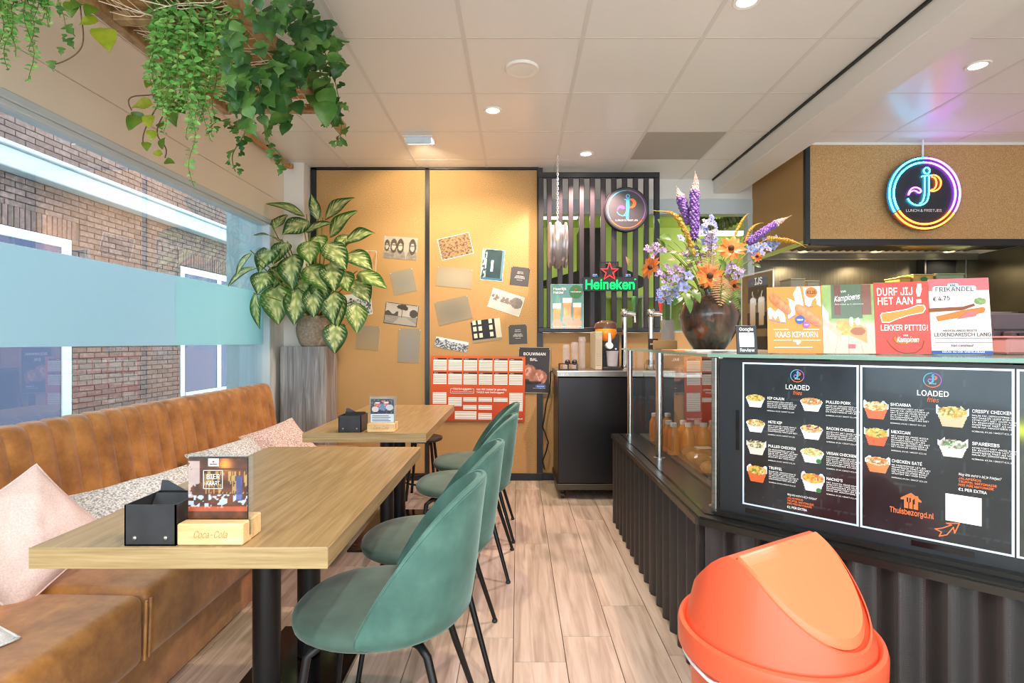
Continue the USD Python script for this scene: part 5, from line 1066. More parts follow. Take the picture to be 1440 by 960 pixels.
def ph_town(u, v):
    g = 0.85*(v > 0.72+0.15*np.sin(u*25)*(u < .5))+0.15; g = np.where(v < 0.75, 0.25+0.6*(fb(u, v, 30, 4, 3, 12) > 0.5), g); return mixc(C('1e2a38'), C('dfe6ea'), g)
def ph_brownp(u, v): return mixc(C('a06a3c'), C('e0b98a'), fb(u, v, 6, 4))
def grad(a, b, k): return lambda u, v: mixc(C(a), C(b), np.clip(((u-0.5)**2+(v-0.5)**2)*3 if k else 1-v*0.7, 0, 1))
pin_card('pinned_photo', 'sepia photo of a row of old stone busts, upper left cork panel', 'photograph', [(540, 331), (588, 335), (585, 366), (539, 363)], ph_busts, border=0.0, res=56)
pin_card('pinned_photo', 'photo of a tree beside a country road, left cork panel', 'photograph', [(542, 424), (589, 430), (586, 460), (540, 454)], ph_road, 'ink_grey', 0.02, res=56)
pin_card('pinned_photo', 'tilted brown etching with a pale border at the top of the right cork panel', 'photograph', [(615, 336), (661, 326), (665, 356), (621, 367)], ph_etch, border=0.02, res=56)
pin_card('pinned_photo', 'dark teal upright photo with a bright slot, right cork panel', 'photograph', [(679, 349), (710, 352), (707, 396), (675, 393)], ph_pool, border=0.02, res=44)
pin_card('pinned_photo', 'pale tilted photo of a field with trees, right cork panel', 'photograph', [(694, 404), (738, 419), (730, 445), (685, 431)], ph_field, border=0.02, res=50)
pin_card('pinned_photo', 'photo of a dark facade with rows of bright windows, right cork panel', 'photograph', [(663, 452), (703, 446), (706, 478), (664, 482)], ph_windows, border=0.0, res=60)
pin_card('pinned_photo', 'narrow bluish photo of a town skyline above the orange wall planner', 'photograph', [(613, 472), (659, 482), (657, 495), (611, 488)], ph_town, border=0.0, res=60)
pin_card('pinned_photo', 'bluish photo half hidden behind the lower leaves of the plant', 'photograph', [(480, 414), (521, 412), (524, 440), (482, 447)], ph_town, border=0.02, res=40)
pin_card('pinned_photo', 'brown faded print hidden behind the right leaves of the plant', 'photograph', [(510, 352), (527, 353), (531, 398), (508, 398)], ph_brownp, border=0.02, res=24)
pin_card('pinned_photo', 'dark card half hidden below the plant beside its pot', 'photograph', [(470, 455), (486, 455), (484, 481), (470, 479)], None, 'ink_grey')
pin_card('blurred_card', 'plain grey square below the stone busts photo', 'card', [(548, 384), (580, 376), (586, 409), (555, 415)], grad('928d82', '9c917c', 1), border=0.0, res=8)
pin_card('blurred_card', 'plain grey card nearest the plant pot, left of the upright grey card', 'card', [(502, 457), (536, 459), (531, 493), (500, 490)], grad('8f897d', 'a08a68', 0), border=0.0, res=8)
pin_card('blurred_card', 'plain grey upright card at the bottom right of the left cork panel', 'card', [(560, 461), (591, 462), (590, 511), (560, 509)], grad('8f8c86', '968b78', 1), border=0.0, res=8)
pin_card('blurred_card', 'plain grey wide card below the brown etching', 'card', [(615, 374), (665, 379), (663, 406), (613, 402)], grad('a69c86', 'a09378', 1), border=0.0, res=8)
pin_card('blurred_card', 'larger tilted plain grey card in the middle of the right cork panel', 'card', [(610, 425), (658, 415), (664, 447), (619, 458)], grad('837c6e', '958970', 1), border=0.0, res=8)
T5 = [('WELKOM IN', .72, .3), ('ONZE ZAAK', .64, .34), ('GENIET VAN HET', .50, .42), ('LEKKERSTE BROODJE', .44, .52), ('EN DE VERSTE FRIETJES', .38, .55), ('VAN DE STAD', .28, .3)]
pin_card('quote_card', 'small dark grey quote card beside the teal photo', 'card', [(719, 374), (745, 377), (743, 403), (717, 400)], None, 'ink_grey', text_=T5)
pin_card('quote_card', 'small dark grey quote card above the dark food poster', 'card', [(715, 457), (740, 456), (742, 483), (716, 484)], None, 'ink_grey', text_=T5)
# wall planner
p, F, w, h = pin_card('wall_planner', 'large orange wall planner with tables of white cells behind the far chairs', 'poster', [(606, 499), (738, 502), (738.5, 592), (606, 592)], lambda u, v: mixc(C('b8401c'), C('e2642c'), np.clip(v*1.1+0.25*fb(u, v, 4, 2)-0.1, 0, 1)), 'planner_orange', 0.0, res=40, YP=YB-0.0185)
fx = lambda x: (x-105)/912.0*w; fy = lambda y: h*(770-y)/640.0
cells, heads, rows, ttl = [], [], [], []
for r_, (ya, yb) in enumerate(((170, 273), (308, 410))):
    for k in range(6):
        xa = 125+147.5*k; cells.append(rect(fx(xa), fx(xa+131), fy(yb), fy(ya), 0.002)); heads.append(rect(fx(xa), fx(xa+131), fy(ya-2), fy(ya-18), 0.002)); ttl.append(text('GROEP '+'ABCDEFGHIJKL'[r_*6+k], 0.0055, 0.035, fx(xa+8), fy(ya-6), True, z=0.0027))
        rows += [rect(fx(xa+4), fx(xa+127), fy(ya+8+16*j), fy(ya+4+16*j), 0.0027) for j in range(1, 6)]
for xa, ya, xb, yb, n in ((125, 488, 257, 604, 5), (275, 536, 405, 625, 4), (420, 536, 550, 578, 2), (567, 536, 698, 578, 2), (713, 536, 850, 578, 2), (420, 612, 550, 657, 2), (567, 612, 698, 657, 2), (866, 488, 997, 668, 9), (340, 673, 550, 752, 3), (567, 690, 698, 752, 3)):
    cells.append(rect(fx(xa), fx(xb), fy(yb), fy(ya), 0.002)); rows += [rect(fx(xa+4), fx(xb-4), fy(ya+(yb-ya)*(j+.5)/n+2), fy(ya+(yb-ya)*(j+.5)/n-2), 0.0027) for j in range(n)]
obj('cell', F(cells[0]), 'paper', p)
for c_ in cells[1:]: obj('cell', F(c_), 'paper', p)
for c_ in heads: obj('cell_header', F(c_), 'dark_hood', p)
obj('row_lines', cat_(rows) if False else F(cat_(rows)), 'paper_grey', p, kind='stuff')
letters(ttl+[text('Verbruggen', 0.017, fx(498)-fx(318), fx(318), fy(462), True, z=0.0025), line([(fx(315), fy(452)), (fx(297), fy(452)), (fx(297), fy(495)), (fx(520), fy(495)), (fx(520), fy(452)), (fx(502), fy(452))], 0.003, 0.002), text('KEUKENS BADKAMERS TEGELS', 0.006, fx(510)-fx(305), fx(305), fy(483), False, z=0.0025), text('Het WK beleef je gezellig', 0.016, fx(838)-fx(545), fx(545), fy(465), True, z=0.0025), text('THUIS met Verbruggen!', 0.016, fx(815)-fx(545), fx(545), fy(494), True, z=0.0025), text('verbruggen.nl', 0.013, fx(997)-fx(855), fx(855), fy(748), True, z=0.0025)], F, 'ink_white', p)
def ball_pic(u, v):
    c = mixc(C('2f3036'), C('45444a'), fb(u, v, 6, 2))
    for cx, cy, rx, ry in ((0.30, 0.46, 0.27, 0.16), (0.62, 0.34, 0.30, 0.17)):
        d_ = ((u-cx)/rx)**2+((v-cy)/ry)**2; c = mixc(c, mixc(C('7a4636'), C('d8a08a'), fb(u, v, 12, 4)*1.1), (d_ < 1)*1.0); c = mixc(c, C('e8b8a4'), (((u-cx-.03)/(rx*.55))**2+((v-cy)/(ry*.6))**2 < 1)*(fb(u, v, 14, 6) > .45)*0.8)
    c = mixc(c, C('1e1d20'), ((v < 0.24)*(v > 0.18)*(np.abs(u-.4) < .35))*0.8); return c
p, F, w, h = pin_card('food_poster', 'dark poster of meatballs with a white title beside the black cart', 'poster', [(728.5, 487.5), (774, 488), (773, 553), (729, 552)], ball_pic, 'paper_grey', 0.02, res=56, YP=YB-0.0148)
letters([text('BOUWMAN', 0.024, w*.70, w*.50, h*.82, True, 'c', z=0.0022), text('BAL', 0.024, w*.24, w*.48, h*.70, True, 'c', z=0.0022), text('VERS UIT DE OVEN', 0.006, w*.4, w*.66, h*.10, False, 'c', z=0.0022)], F, 'ink_white', p)
e_ = obj('blue_seal', F(mv(disc(w*.71, h*.15, w*.17, 0.0019, ry=h*.05), 0, 0, 0)), 'ink_blue', p); obj('seal_text', F(text('Bouwman', 0.008, w*.24, w*.71, h*.14, True, 'c', z=0.0026)), 'ink_white', e_)
# ================================================================ THE SLAT SCREEN AND WHAT HANGS ON IT
YS = 4.70
ss = thing('slat_screen', 'black slatted screen in front of the inner window', 'screen', (0.7, YS, 1.3))
zt, zb = at(0, 243, YS)[2], at(0, 467, YS)[2]; xa, xb = xk(757, YS), xk(927, YS)
obj('top_rail', cbox(xa, xb, YS-0.02, YS+0.02, zt-0.045, zt, .003), 'black_trim', ss); obj('bottom_rail', cbox(xa, xb, YS-0.02, YS+0.02, zb, zb+0.04, .003), 'black_trim', ss)
for x in (xa, xb-0.045): obj('side_rail', cbox(x, x+0.045, YS-0.019, YS+0.02, zb+0.04, zt-0.045, .003), 'black_trim', ss)
for k in range(10):
    x = xk(772.3+15.15*k, YS); obj('slat', cbox(x-0.0215, x+0.0215, YS-0.015, YS+0.017, zb+0.04, zt-0.045, .003), 'slat_wood', ss) if 'slat_wood' in M else obj('slat', cbox(x-0.0215, x+0.0215, YS-0.015, YS+0.017, zb+0.04, zt-0.045, .003), 'black_steel', ss)
def sign_frame(O): return (lambda m: onto(m, O, (1, 0, 0), (0, 0, 1), (0, -1, 0)))
# round sign
c = at(881, 294, 4.622); rs = thing('round_sign', 'round black light box with a coloured letter emblem on the slat screen', 'sign', tuple(c)); R = 31.5*4.622/FPX
F = sign_frame(c)
obj('drum', F(lathe([(0.0, -0.05), (R-0.006, -0.05), (R, -0.045), (R, -0.004), (R-0.004, 0.0), (0, 0.0)], n=64)), 'black_trim', rs, 40)
obj('face', F(disc(0, 0, R*0.93, 0.0, 0.001, 64)), 'ink_grey', rs)
for k, ms in logo2d(0, 0, R*0.93, 0.008).items(): obj('emblem', F(mv(cat_(ms), 0, 0, 0.0012)), INK[k], rs)
Lg = LOGO(0, 0, R*0.93); 
obj('emblem_fill', F(cat_([rect(-0.004, 0.020, -R*.45, R*.42, 0.0010)])), 'ink_cyan', rs)
obj('emblem_fill', F(poly(Lg['orange'][0]+Lg['orange'][1][::-1], 0.0010)), 'ink_orange', rs); obj('emblem_fill', F(poly(Lg['purple'][0], 0.0010)), 'ink_purple', rs)
obj('lettering', F(text('LUNCH & FRIETJES', 0.012, R*1.0, 0, -R*.53, False, 'c', z=0.0012)), 'ink_white', rs)
for x_, z_ in ((-0.1, 0.0), (0.1, 0.0)): obj('bracket', F(box(x_-0.015, x_+0.015, -0.02, 0.02, -0.056, -0.048)), 'black_metal', rs)
# beer poster
c = at(774.5, 462, 4.675); p = thing('beer_poster', 'teal poster of three raised beer glasses hanging on the slats', 'poster', tuple(c)); w, h = 46.5*4.675/FPX, 62.5*4.675/FPX; F = sign_frame(c)
obj('board', F(box(0, w, 0, h, -0.004, 0)), 'paper_edge', p)
def beer(u, v):
    c = mixc(C('7fa8b0'), C('3f7f70'), np.clip(v*1.2, 0, 1))+0.05*(fb(u, v, 6, 2)[:, None]-.5)
    for cx, cy, s in ((0.18, 0.34, .9), (0.50, 0.45, 1.0), (0.80, 0.36, .9)):
        g = (np.abs(u-cx) < (0.115+0.03*(v-cy))*s) & (np.abs(v-cy) < 0.22*s); c = mixc(c, mixc(C('e8892c'), C('f6b868'), fb(u, v, 8, 3)), g*1.0); fo = (np.abs(u-cx) < 0.135*s) & (np.abs(v-cy-0.19*s) < 0.055); c = mixc(c, C('f6ead8'), fo*1.0)
        hd = (((u-cx)/(0.15*s))**2+((v-cy+0.26*s)/0.11)**2 < 1) | ((np.abs(u-cx+(0.06 if cx > .6 else -.05)) < 0.11) & (v < cy-0.22*s)); c = mixc(c, C('e2a48a'), hd*1.0)
    return c
m, col = paint(0.002, 0.002, w-0.004, h-0.004, 60, 80, beer, 0.0006); obj('picture', F(m), 'gloss_print', p, col=col)
e_ = obj('round_emblem', F(mv(lathe([(w*.20, 0), (w*.20, 0.001), (0, 0.001)], n=36), w*.76, h*.83, 0.001)), 'ink_green', p); obj('emblem_text', F(text('Heineken', 0.011, w*.32, w*.76, h*.815, True, 'c', z=0.0026)), 'ink_white', e_); obj('emblem_star', F(star(w*.76, h*.89, 0.013, 0.0026)), 'ink_red', e_)
letters([text('Heerlijk', 0.021, w*.40, w*.07, h*.87, True, z=0.0012), text('Helder', 0.021, w*.32, w*.07, h*.79, True, z=0.0012), text('Geniet, maar drink met mate', 0.012, w*.86, w*.5, h*.03, False, 'c', z=0.0012)], F, 'ink_white', p)
# neon beer sign
c = at(822, 407, 4.64); p = thing('neon_beer_sign', 'green glowing brand word with a red neon star on the slats', 'neon sign', tuple(c)); F = sign_frame(c); w, h = 70*4.64/FPX, 15*4.64/FPX
obj('back_plate', F(box(-0.01, w+0.012, -0.012, h+0.015, -0.02, -0.004)), 'black_trim', p)
obj('glowing_word', F(text('Heineken', h*0.86, w, 0, 0.004, True, d=0.012, z=0.0)), 'neon_green', p); obj('registered_dot', F(disc(w+0.006, h*.95, 0.007, 0.0, 0.008)), 'neon_green', p)
sx_, sy_ = (857-822)*4.64/FPX, (407-382)*4.64/FPX; a = PI/2+np.arange(10)*PI/5; q = np.where(np.arange(10) % 2 == 0, 0.077, 0.031)
obj('star_plate', F(star(sx_, sy_, 0.07, -0.012, 0.004)), 'black_trim', p)
obj('neon_star', F(tube(np.stack([sx_+q*np.cos(a), sy_+q*np.sin(a), np.full(10, 0.006)], 1).repeat(1, 0), 0.0065, 8, closed=True)), 'neon_red', p)
for x_, s_ in ((0.062, 'EST.'), (0.34, '1873')): obj('year_text', F(text(s_, 0.02, 0.045, x_+0.03, h+0.022, True, 'c', z=0.0)), 'neon_bluewhite', p)
obj('hanging_bracket', F(cat_([box(sx_-0.08, sx_+0.08, sy_+0.08, sy_+0.088, -0.02, -0.01), box(sx_-0.08, sx_-0.07, h, sy_+0.09, -0.02, -0.012), box(sx_+0.07, sx_+0.08, h, sy_+0.09, -0.02, -0.012)])), 'black_metal', p)
# hanging reel
YR_ = 4.43; c = at(784, 345, YR_); p = thing('hanging_reel', 'shiny grooved reel hanging from the ceiling on a chain, seen edge-on', 'ornament', tuple(c)); k = YR_/FPX
pr = [(0.05, -13), (0.17, -13), (0.185, -12), (0.185, -9.5), (0.165, -8.5), (0.165, -4.5), (0.185, -3.8), (0.192, 0), (0.185, 3.8), (0.165, 4.5), (0.165, 8.5), (0.185, 9.5), (0.185, 12), (0.17, 13), (0.05, 13)]
m = lathe([(r_, x*k) for r_, x in pr], n=48); obj('drum', onto(m, c, (0, 0, 1), (0, 1, 0), (1, 0, 0)), 'reel_metal' if 'reel_metal' in M else 'chrome', p, 25)
links = []; z = c[2]+0.19; kz = 0
while z < CEIL-0.01:
    a = np.arange(12)*2*PI/12; ring = np.stack([0.007*np.cos(a), np.zeros(12), 0.0125*np.sin(a)], 1)
    if kz % 2: ring = ring[:, [1, 0, 2]]
    links.append(tube(ring+[c[0], c[1], z], 0.0022, 5, closed=True)); z += 0.0195; kz += 1
obj('chain', cat_(links), 'plastic_white', p, True, kind='stuff'); obj('ceiling_hook', tube([(c[0], c[1], CEIL), (c[0], c[1], CEIL-0.02)], 0.006, 8), 'plastic_white', p)
# ================================================================ THE DRINKS CART AND WHAT STANDS ON IT
YC = 4.15; cx0, cx1 = 0.298, 0.955; zt_ = 0.985
p = thing('drinks_cart', 'black cabinet cart on castors with a steel top against the cork wall', 'cart', (0.63, 4.42, 0))
obj('cabinet', cbox(cx0+0.012, cx1-0.01, YC+0.01, YB-0.03, 0.125, zt_-0.05, .003), 'cart_black' if 'cart_black' in M else 'black_steel', p)
obj('steel_top', cbox(cx0, cx1, YC, YB-0.02, zt_-0.045, zt_, .004), 'steel', p); obj('base_frame', cbox(cx0, cx1, YC, YB-0.03, 0.075, 0.123, .003), 'dark_steel', p)
obj('top_mark', sign_frame((cx0+0.03, YC-0.001, zt_-0.034))(text('GEVA', 0.016, 0.06)), 'paper_edge', p)
for x in (cx0+0.05, cx1-0.05):
    for y in (YC+0.06, YB-0.09):
        cs_ = obj('castor', cat_([cyl((x-0.012, y, 0.024), (x+0.012, y, 0.024), 0.024, 20), cyl((x, y, 0.03), (x, y, 0.077), 0.010, 12)]), 'black_trim', p, 40)
obj('power_cable', tube([at(x, y, 4.70) for x, y in ((779, 520), (774, 523), (774, 535), (772, 553), (768, 568), (765, 590), (763, 600), (767, 610), (771, 622), (768, 635), (763, 648), (766, 660))], 0.006, 8), 'black_trim', p, True)
p = thing('bar_cabinet', 'low steel-topped bar cabinet beside the cart, behind the glass case', 'cabinet', (1.4, 4.4, 0))
obj('cabinet', cbox(0.975, 1.9, 4.17, YB-0.03, 0.0, 0.93, .003), 'black_steel', p); obj('steel_top', cbox(0.97, 1.91, 4.16, YB-0.02, 0.932, 0.975, .004), 'steel', p)
# juice dispenser
D = 4.30; q = lambda x, y: at(x, y, D); p = thing('juice_dispenser', 'black juice dispenser with an orange filled bowl on the cart', 'dispenser', (q(855, 0)[0], D+0.12, zt_))
x0, x1, x2 = q(837, 0)[0], q(847, 0)[0], q(873, 0)[0]; z1, z2 = q(0, 466)[2], q(0, 470)[2]
obj('ribbed_side', cat_([cbox(x0, x1-0.001, D-0.01, D+0.30, zt_+0.001, z1, .004)]), 'stone_box', p)
for k in range(12): obj('rib', box(x0+0.004, x1-0.005, D-0.014, D-0.009, zt_+0.04+0.018*k, zt_+0.049+0.018*k), 'stone_box', p)
obj('body', cbox(x1, x2, D+0.06, D+0.30, zt_+0.001, z2, .006), 'black_trim', p); obj('drip_tray', cbox(x1, x2, D-0.04, D+0.06, zt_+0.001, zt_+0.025, .004), 'black_trim', p)
bc = np.array([q(855, 0)[0], D+0.11, q(0, 467)[2]])
g = trimesh.creation.icosphere(subdivisions=4, radius=1); v = g.vertices.copy(); v[:, 2] = np.where(v[:, 2] > 0.35, 0.35, v[:, 2]); obj('juice_fill', trimesh.Trimesh(v*[0.088, 0.10, 0.085]+bc, g.faces, process=False), 'juice', p, 40)
obj('bowl_lid', mv(lathe([(0.092, 0.030), (0.094, 0.045), (0.085, 0.075), (0.05, 0.095), (0.0, 0.10)], n=36), *bc), 'smoke_plastic' if 'smoke_plastic' in M else 'cup_plastic', p, 40)
obj('tap', cat_([tube([(bc[0]+0.01, D-0.005, bc[2]-0.01), (bc[0]+0.01, D-0.02, bc[2]-0.06), (bc[0]+0.008, D-0.02, bc[2]-0.12)], [0.010, 0.013, 0.016], 12), cyl((bc[0]+0.008, D-0.045, bc[2]-0.105), (bc[0]+0.008, D+0.06, bc[2]-0.105), 0.026, 20)]), 'plastic_white', p, 40)
obj('status_light', box(x2-0.035, x2-0.022, D+0.056, D+0.061, zt_+0.16, zt_+0.172), 'neon_bluewhite', p)
p = thing('plastic_jug', 'translucent measuring jug under the tap of the juice dispenser', 'jug', (q(861, 0)[0], D-0.01, zt_+0.026)); obj('jug', mv(lathe([(0.0, 0.001), (0.036, 0.001), (0.040, 0.006), (0.047, 0.115), (0.053, 0.125), (0.050, 0.125), (0.044, 0.115), (0.037, 0.008), (0.0, 0.006)], n=32), q(861, 0)[0], D+0.0, zt_+0.026), 'cup_plastic', p, 40)
for i, (px, top, lab) in enumerate(((796, 488, 'shortest stack of clear cups on the left of the cart'), (808, 484, 'middle stack of clear cups on the cart'), (818.5, 477, 'tallest stack of clear cups, nearest the juice dispenser'))):
    y = 4.42+0.04*i; x = at(px, 0, y)[0]; t_h = at(0, top, y)[2]-zt_; p = thing('cup_stack', lab, 'cups', (x, y, zt_))
    n = int(t_h/0.022)
    for k in range(n): obj('cup', mv(lathe([(0.026, 0.0), (0.031, 0.020), (0.033, 0.022)], n=20, close=False), x, y, zt_+0.002+k*0.021), 'cup_plastic', p, 40)
    obj('top_cup', mv(lathe([(0.031, 0.0), (0.026, 0.03), (0.0, 0.03)], n=20, close=False), x, y, zt_+0.002+n*0.021), 'cup_plastic', p, 40)
x, y = at(799, 0, 4.28)[0], 4.28; p = thing('wire_rack', 'small wire rack with dark lids in front of the cup stacks', 'rack', (x, y, zt_))
obj('frame', cat_([tube([(x-0.07, y-0.04, z), (x+0.07, y-0.04, z), (x+0.07, y+0.04, z), (x-0.07, y+0.04, z)], 0.003, 6, closed=True) for z in (zt_+0.005, zt_+0.05)]+[cyl((x+a*0.07, y+b*0.04, zt_), (x+a*0.07, y+b*0.04, zt_+0.05), 0.003, 6) for a in (-1, 0, 1) for b in (-1, 1)]), 'black_metal', p)
for a in (-0.025, 0.03): obj('lid', mv(trimesh.creation.icosphere(subdivisions=2, radius=0.022), x+a+0.02, y, zt_+0.062), 'black_trim', p, True)
# taps
for px, hx_m, lab in ((878, 'ink_green', 'chrome beer tap with a green handle behind the juice dispenser'), (915, 'ink_red', 'chrome beer tap with a red handle left of the flower vase')):
    y = 4.45; zf = zt_ if px < 900 else 0.975; b = at(px, 440, y); p = thing('beer_tap', lab, 'tap', (b[0], y, zf))
    obj('column', mv(lathe([(0.04, 0), (0.042, 0.01), (0.024, 0.03), (0.022, 0.36), (0.026, b[2]-zf-0.03)], n=28), b[0], y, zf), 'chrome', p, 40)
    obj('knob', mv(trimesh.creation.icosphere(subdivisions=3, radius=0.038), b[0], y-0.01, b[2]), 'chrome', p, True)
    obj('spout_body', cat_([cyl((b[0]+0.02, y-0.02, b[2]-0.005), (b[0]+0.085, y-0.04, b[2]-0.012), 0.022, 16), cyl((b[0]+0.075, y-0.04, b[2]-0.012), (b[0]+0.075, y-0.06, b[2]-0.08), 0.010, 12)]), 'chrome', p, 40)
    obj('handle', mv(lathe([(0.008, 0.0), (0.012, 0.03), (0.021, 0.08), (0.022, 0.11), (0.015, 0.122), (0.0, 0.124)], n=20), b[0]+0.072, y-0.04, b[2]+0.012), hx_m, p, 40)
# ================================================================ NEON SHOP SIGN AND COOKING HOOD
YN = 4.06; c = at(1302, 271, YN); R = 51.5*YN/FPX; ns_ = thing('neon_shop_sign', 'round glowing neon sign with a blue and orange letter emblem on the cork hood', 'neon sign', tuple(c)); F = sign_frame(c); K = R/340.0
obj('clear_disc', F(lathe([(0.0, -0.028), (R*1.02, -0.028), (R*1.02, -0.022), (0.0, -0.022)], n=72)), 'ink_board', ns_, 30)
obj('edge_disc', F(lathe([(R*1.02, -0.024), (R*1.06, -0.024), (R*1.06, -0.020), (R*1.02, -0.020)], n=72, close=False)), 'clear_acrylic', ns_)
def arc(a0, a1, r_, n=40): return np.array([(r_*math.cos(a), r_*math.sin(a), -0.012) for a in np.linspace(math.radians(a0), math.radians(a1), n)])
for r_ in (0.965, 0.845): 
    for a0, a1, mt in ((91, 212, 'neon_cyan'), (-32, 89, 'neon_purple'), (214, 326, 'neon_orange')): obj('neon_ring', F(tube(arc(a0, a1, R*r_), 0.0072, 8)), mt, ns_, True)
for k, mt in (('cyan', 'neon_cyan'), ('orange', 'neon_orange'), ('purple', 'neon_purple')):
    for pts in LOGO(0, 0, R)[k]:
        pa = np.array(pts); tt = np.linspace(0, 1, len(pa)); sp_ = CubicSpline(tt, pa)(np.linspace(0, 1, len(pa)*5)) if len(pa) > 3 else pa
        obj('neon_line', F(tube(np.c_[sp_, np.full(len(sp_), -0.014)], 0.0055, 8)), mt, ns_, True)
obj('lettering', F(text('LUNCH & FRIETJES', 0.02, R*0.98, 0, -R*0.50, False, 'c', z=-0.021)), 'ink_white', ns_)
obj('hanging_rod', tube([(c[0], YN+0.03, c[2]+R), (c[0], YN+0.03, CEIL)], 0.006, 8), 'plastic_white', ns_); obj('rear_spacer', F(box(-0.02, 0.02, -0.02, 0.02, -0.082, -0.028)), 'black_metal', ns_)
HX, HY, HZ = 2.194, 4.145, 1.955
hd = thing('cooking_hood', 'cork-clad cooking hood box with steel filters underneath', 'hood', (3.2, 4.6, HZ))
obj('front_cork', cbox(HX+0.03, XR, HY, HY+0.02, HZ+0.035, CEIL-0.02, .002), 'cork', hd); obj('side_cork', cbox(HX, HX+0.02, HY+0.03, YW, HZ+0.03, CEIL, .002), 'cork', hd)
obj('corner_trim', cbox(HX-0.004, HX+0.034, HY-0.004, HY+0.03, HZ, CEIL, .002), 'black_trim', hd); obj('bottom_trim', cbox(HX+0.034, XR, HY-0.006, HY+0.03, HZ-0.012, HZ+0.035, .002), 'black_trim', hd)
obj('top_trim', cbox(HX+0.03, XR, HY-0.003, HY+0.02, CEIL-0.02, CEIL, .002), 'white_paint', hd); obj('side_lip', cbox(HX-0.003, HX+0.022, HY+0.03, YW-0.005, HZ, HZ+0.03, .002), 'green_wall', hd)
obj('core', box(HX+0.021, XR, HY+0.021, YW, HZ+0.10, CEIL), 'white_paint', hd)
obj('filter_frame', cbox(HX+0.04, XR, HY+0.04, HY+0.60, HZ+0.055, HZ+0.07, .002), 'dark_hood', hd)
for k in range(24): obj('filter_slat', rotm(cbox(-0.024, 0.024, -0.26, 0.26, -0.002, 0.002, .001), (0, 1, 0), 0.5).apply_translation((HX+0.10+k*0.068, HY+0.32, HZ+0.048)), 'dark_steel', hd)
for k in range(3):
    lx = HX+0.35+0.65*k; lm = obj('hood_lamp', mv(lathe([(0.0, -0.006), (0.035, -0.006), (0.045, 0.0)], n=24), lx, HY+0.70, HZ+0.055), 'hood_lens', hd); lamp(hd.path+f'/bulb_{k}', (lx-hd.loc[0], HY+0.70-hd.loc[1], HZ+0.02-hd.loc[2]), 0.03, 12*LAMP, WARM, 75)
obj('drip_lip', cbox(HX+0.03, XR, YW-0.14, YW-0.12, HZ+0.0, HZ+0.06, .003), 'steel', hd)
wk = thing('steel_splashback', 'dark stainless steel wall panels behind the kitchen', 'wall panel', (3.2, YW, 0.9))
obj('back_panel', cbox(2.215, XR-0.02, YW-0.014, YW-0.003, 0.5, HZ+0.05, .001), 'brushed_steel' if 'brushed_steel' in M else 'steel', wk)
obj('side_panel', cbox(XR-0.012, XR-0.002, 4.45, YW-0.016, 0.5, HZ+0.05, .001), 'brushed_steel' if 'brushed_steel' in M else 'steel', wk); obj('edge_strip', cbox(XR-0.03, XR-0.003, 4.42, 4.448, 0.5, HZ+0.05, .002), 'steel', wk)
kc = thing('kitchen_worktop', 'steel worktop against the kitchen wall, mostly hidden by the counter signs', 'worktop', (3.2, 4.85, 0))
obj('top', cbox(2.25, XR-0.04, 4.52, YW-0.02, 1.43, 1.46, .003), 'steel', kc); obj('body', box(2.27, XR-0.05, 4.56, YW-0.02, 0.0, 1.429), 'dark_steel', kc)
kz_ = 1.461
def kbox(name, label, cat, px0, px1, py0, Y, mat, dep=0.2):
    a, b = at(px0, py0, Y), at(px1, 0, Y); p = thing(name, label, cat, ((a[0]+b[0])/2, Y+dep/2, kz_)); obj('body', cbox(a[0], b[0], Y, Y+dep, kz_, a[2]-0.012, .006), mat, p); obj('lid', cbox(a[0]-0.004, b[0]+0.004, Y-0.004, Y+dep+0.004, a[2]-0.012, a[2], .005), mat, p); return p, a, b
ky = 4.66
kbox('food_container', 'left pale container on the kitchen worktop above the orange board', 'container', 1112, 1132, 391, ky, 'stone_box'); kbox('food_container', 'right pale container on the kitchen worktop above the orange board', 'container', 1135, 1152, 394, ky, 'stone_box')
kbox('carton', 'small brown carton left of the yellow carton on the worktop', 'box', 1266, 1281, 389, ky+0.02, 'cardboard')
p, a, b = kbox('carton', 'yellow carton with a dark oval emblem on the kitchen worktop', 'box', 1285, 1313, 385, ky, 'cardboard'); obj('emblem', sign_frame(((a[0]+b[0])/2, ky-0.006, a[2]-0.045))(disc(0, 0, 0.03, 0, 0.001, 24, 0.02)), 'ink_green', p)
kbox('plastic_tub', 'sage green plastic tub beside the yellow carton', 'tub', 1317, 1356, 384, ky, 'sage_box')
p = thing('wall_unit', 'black box unit high on the kitchen wall under the hood', 'unit', (at(1330, 0, 5.0)[0], 5.0, 1.8)); a, b = at(1300, 363, 4.98), at(1347, 388, 4.98); obj('body', cbox(a[0], b[0], 4.98, YW-0.015, b[2]-0.02, a[2], .004), 'ink', p); obj('front', cbox(a[0]+.02, b[0]-.02, 4.976, 4.98, b[2], a[2]-.02, .001), 'gloss_black', p)
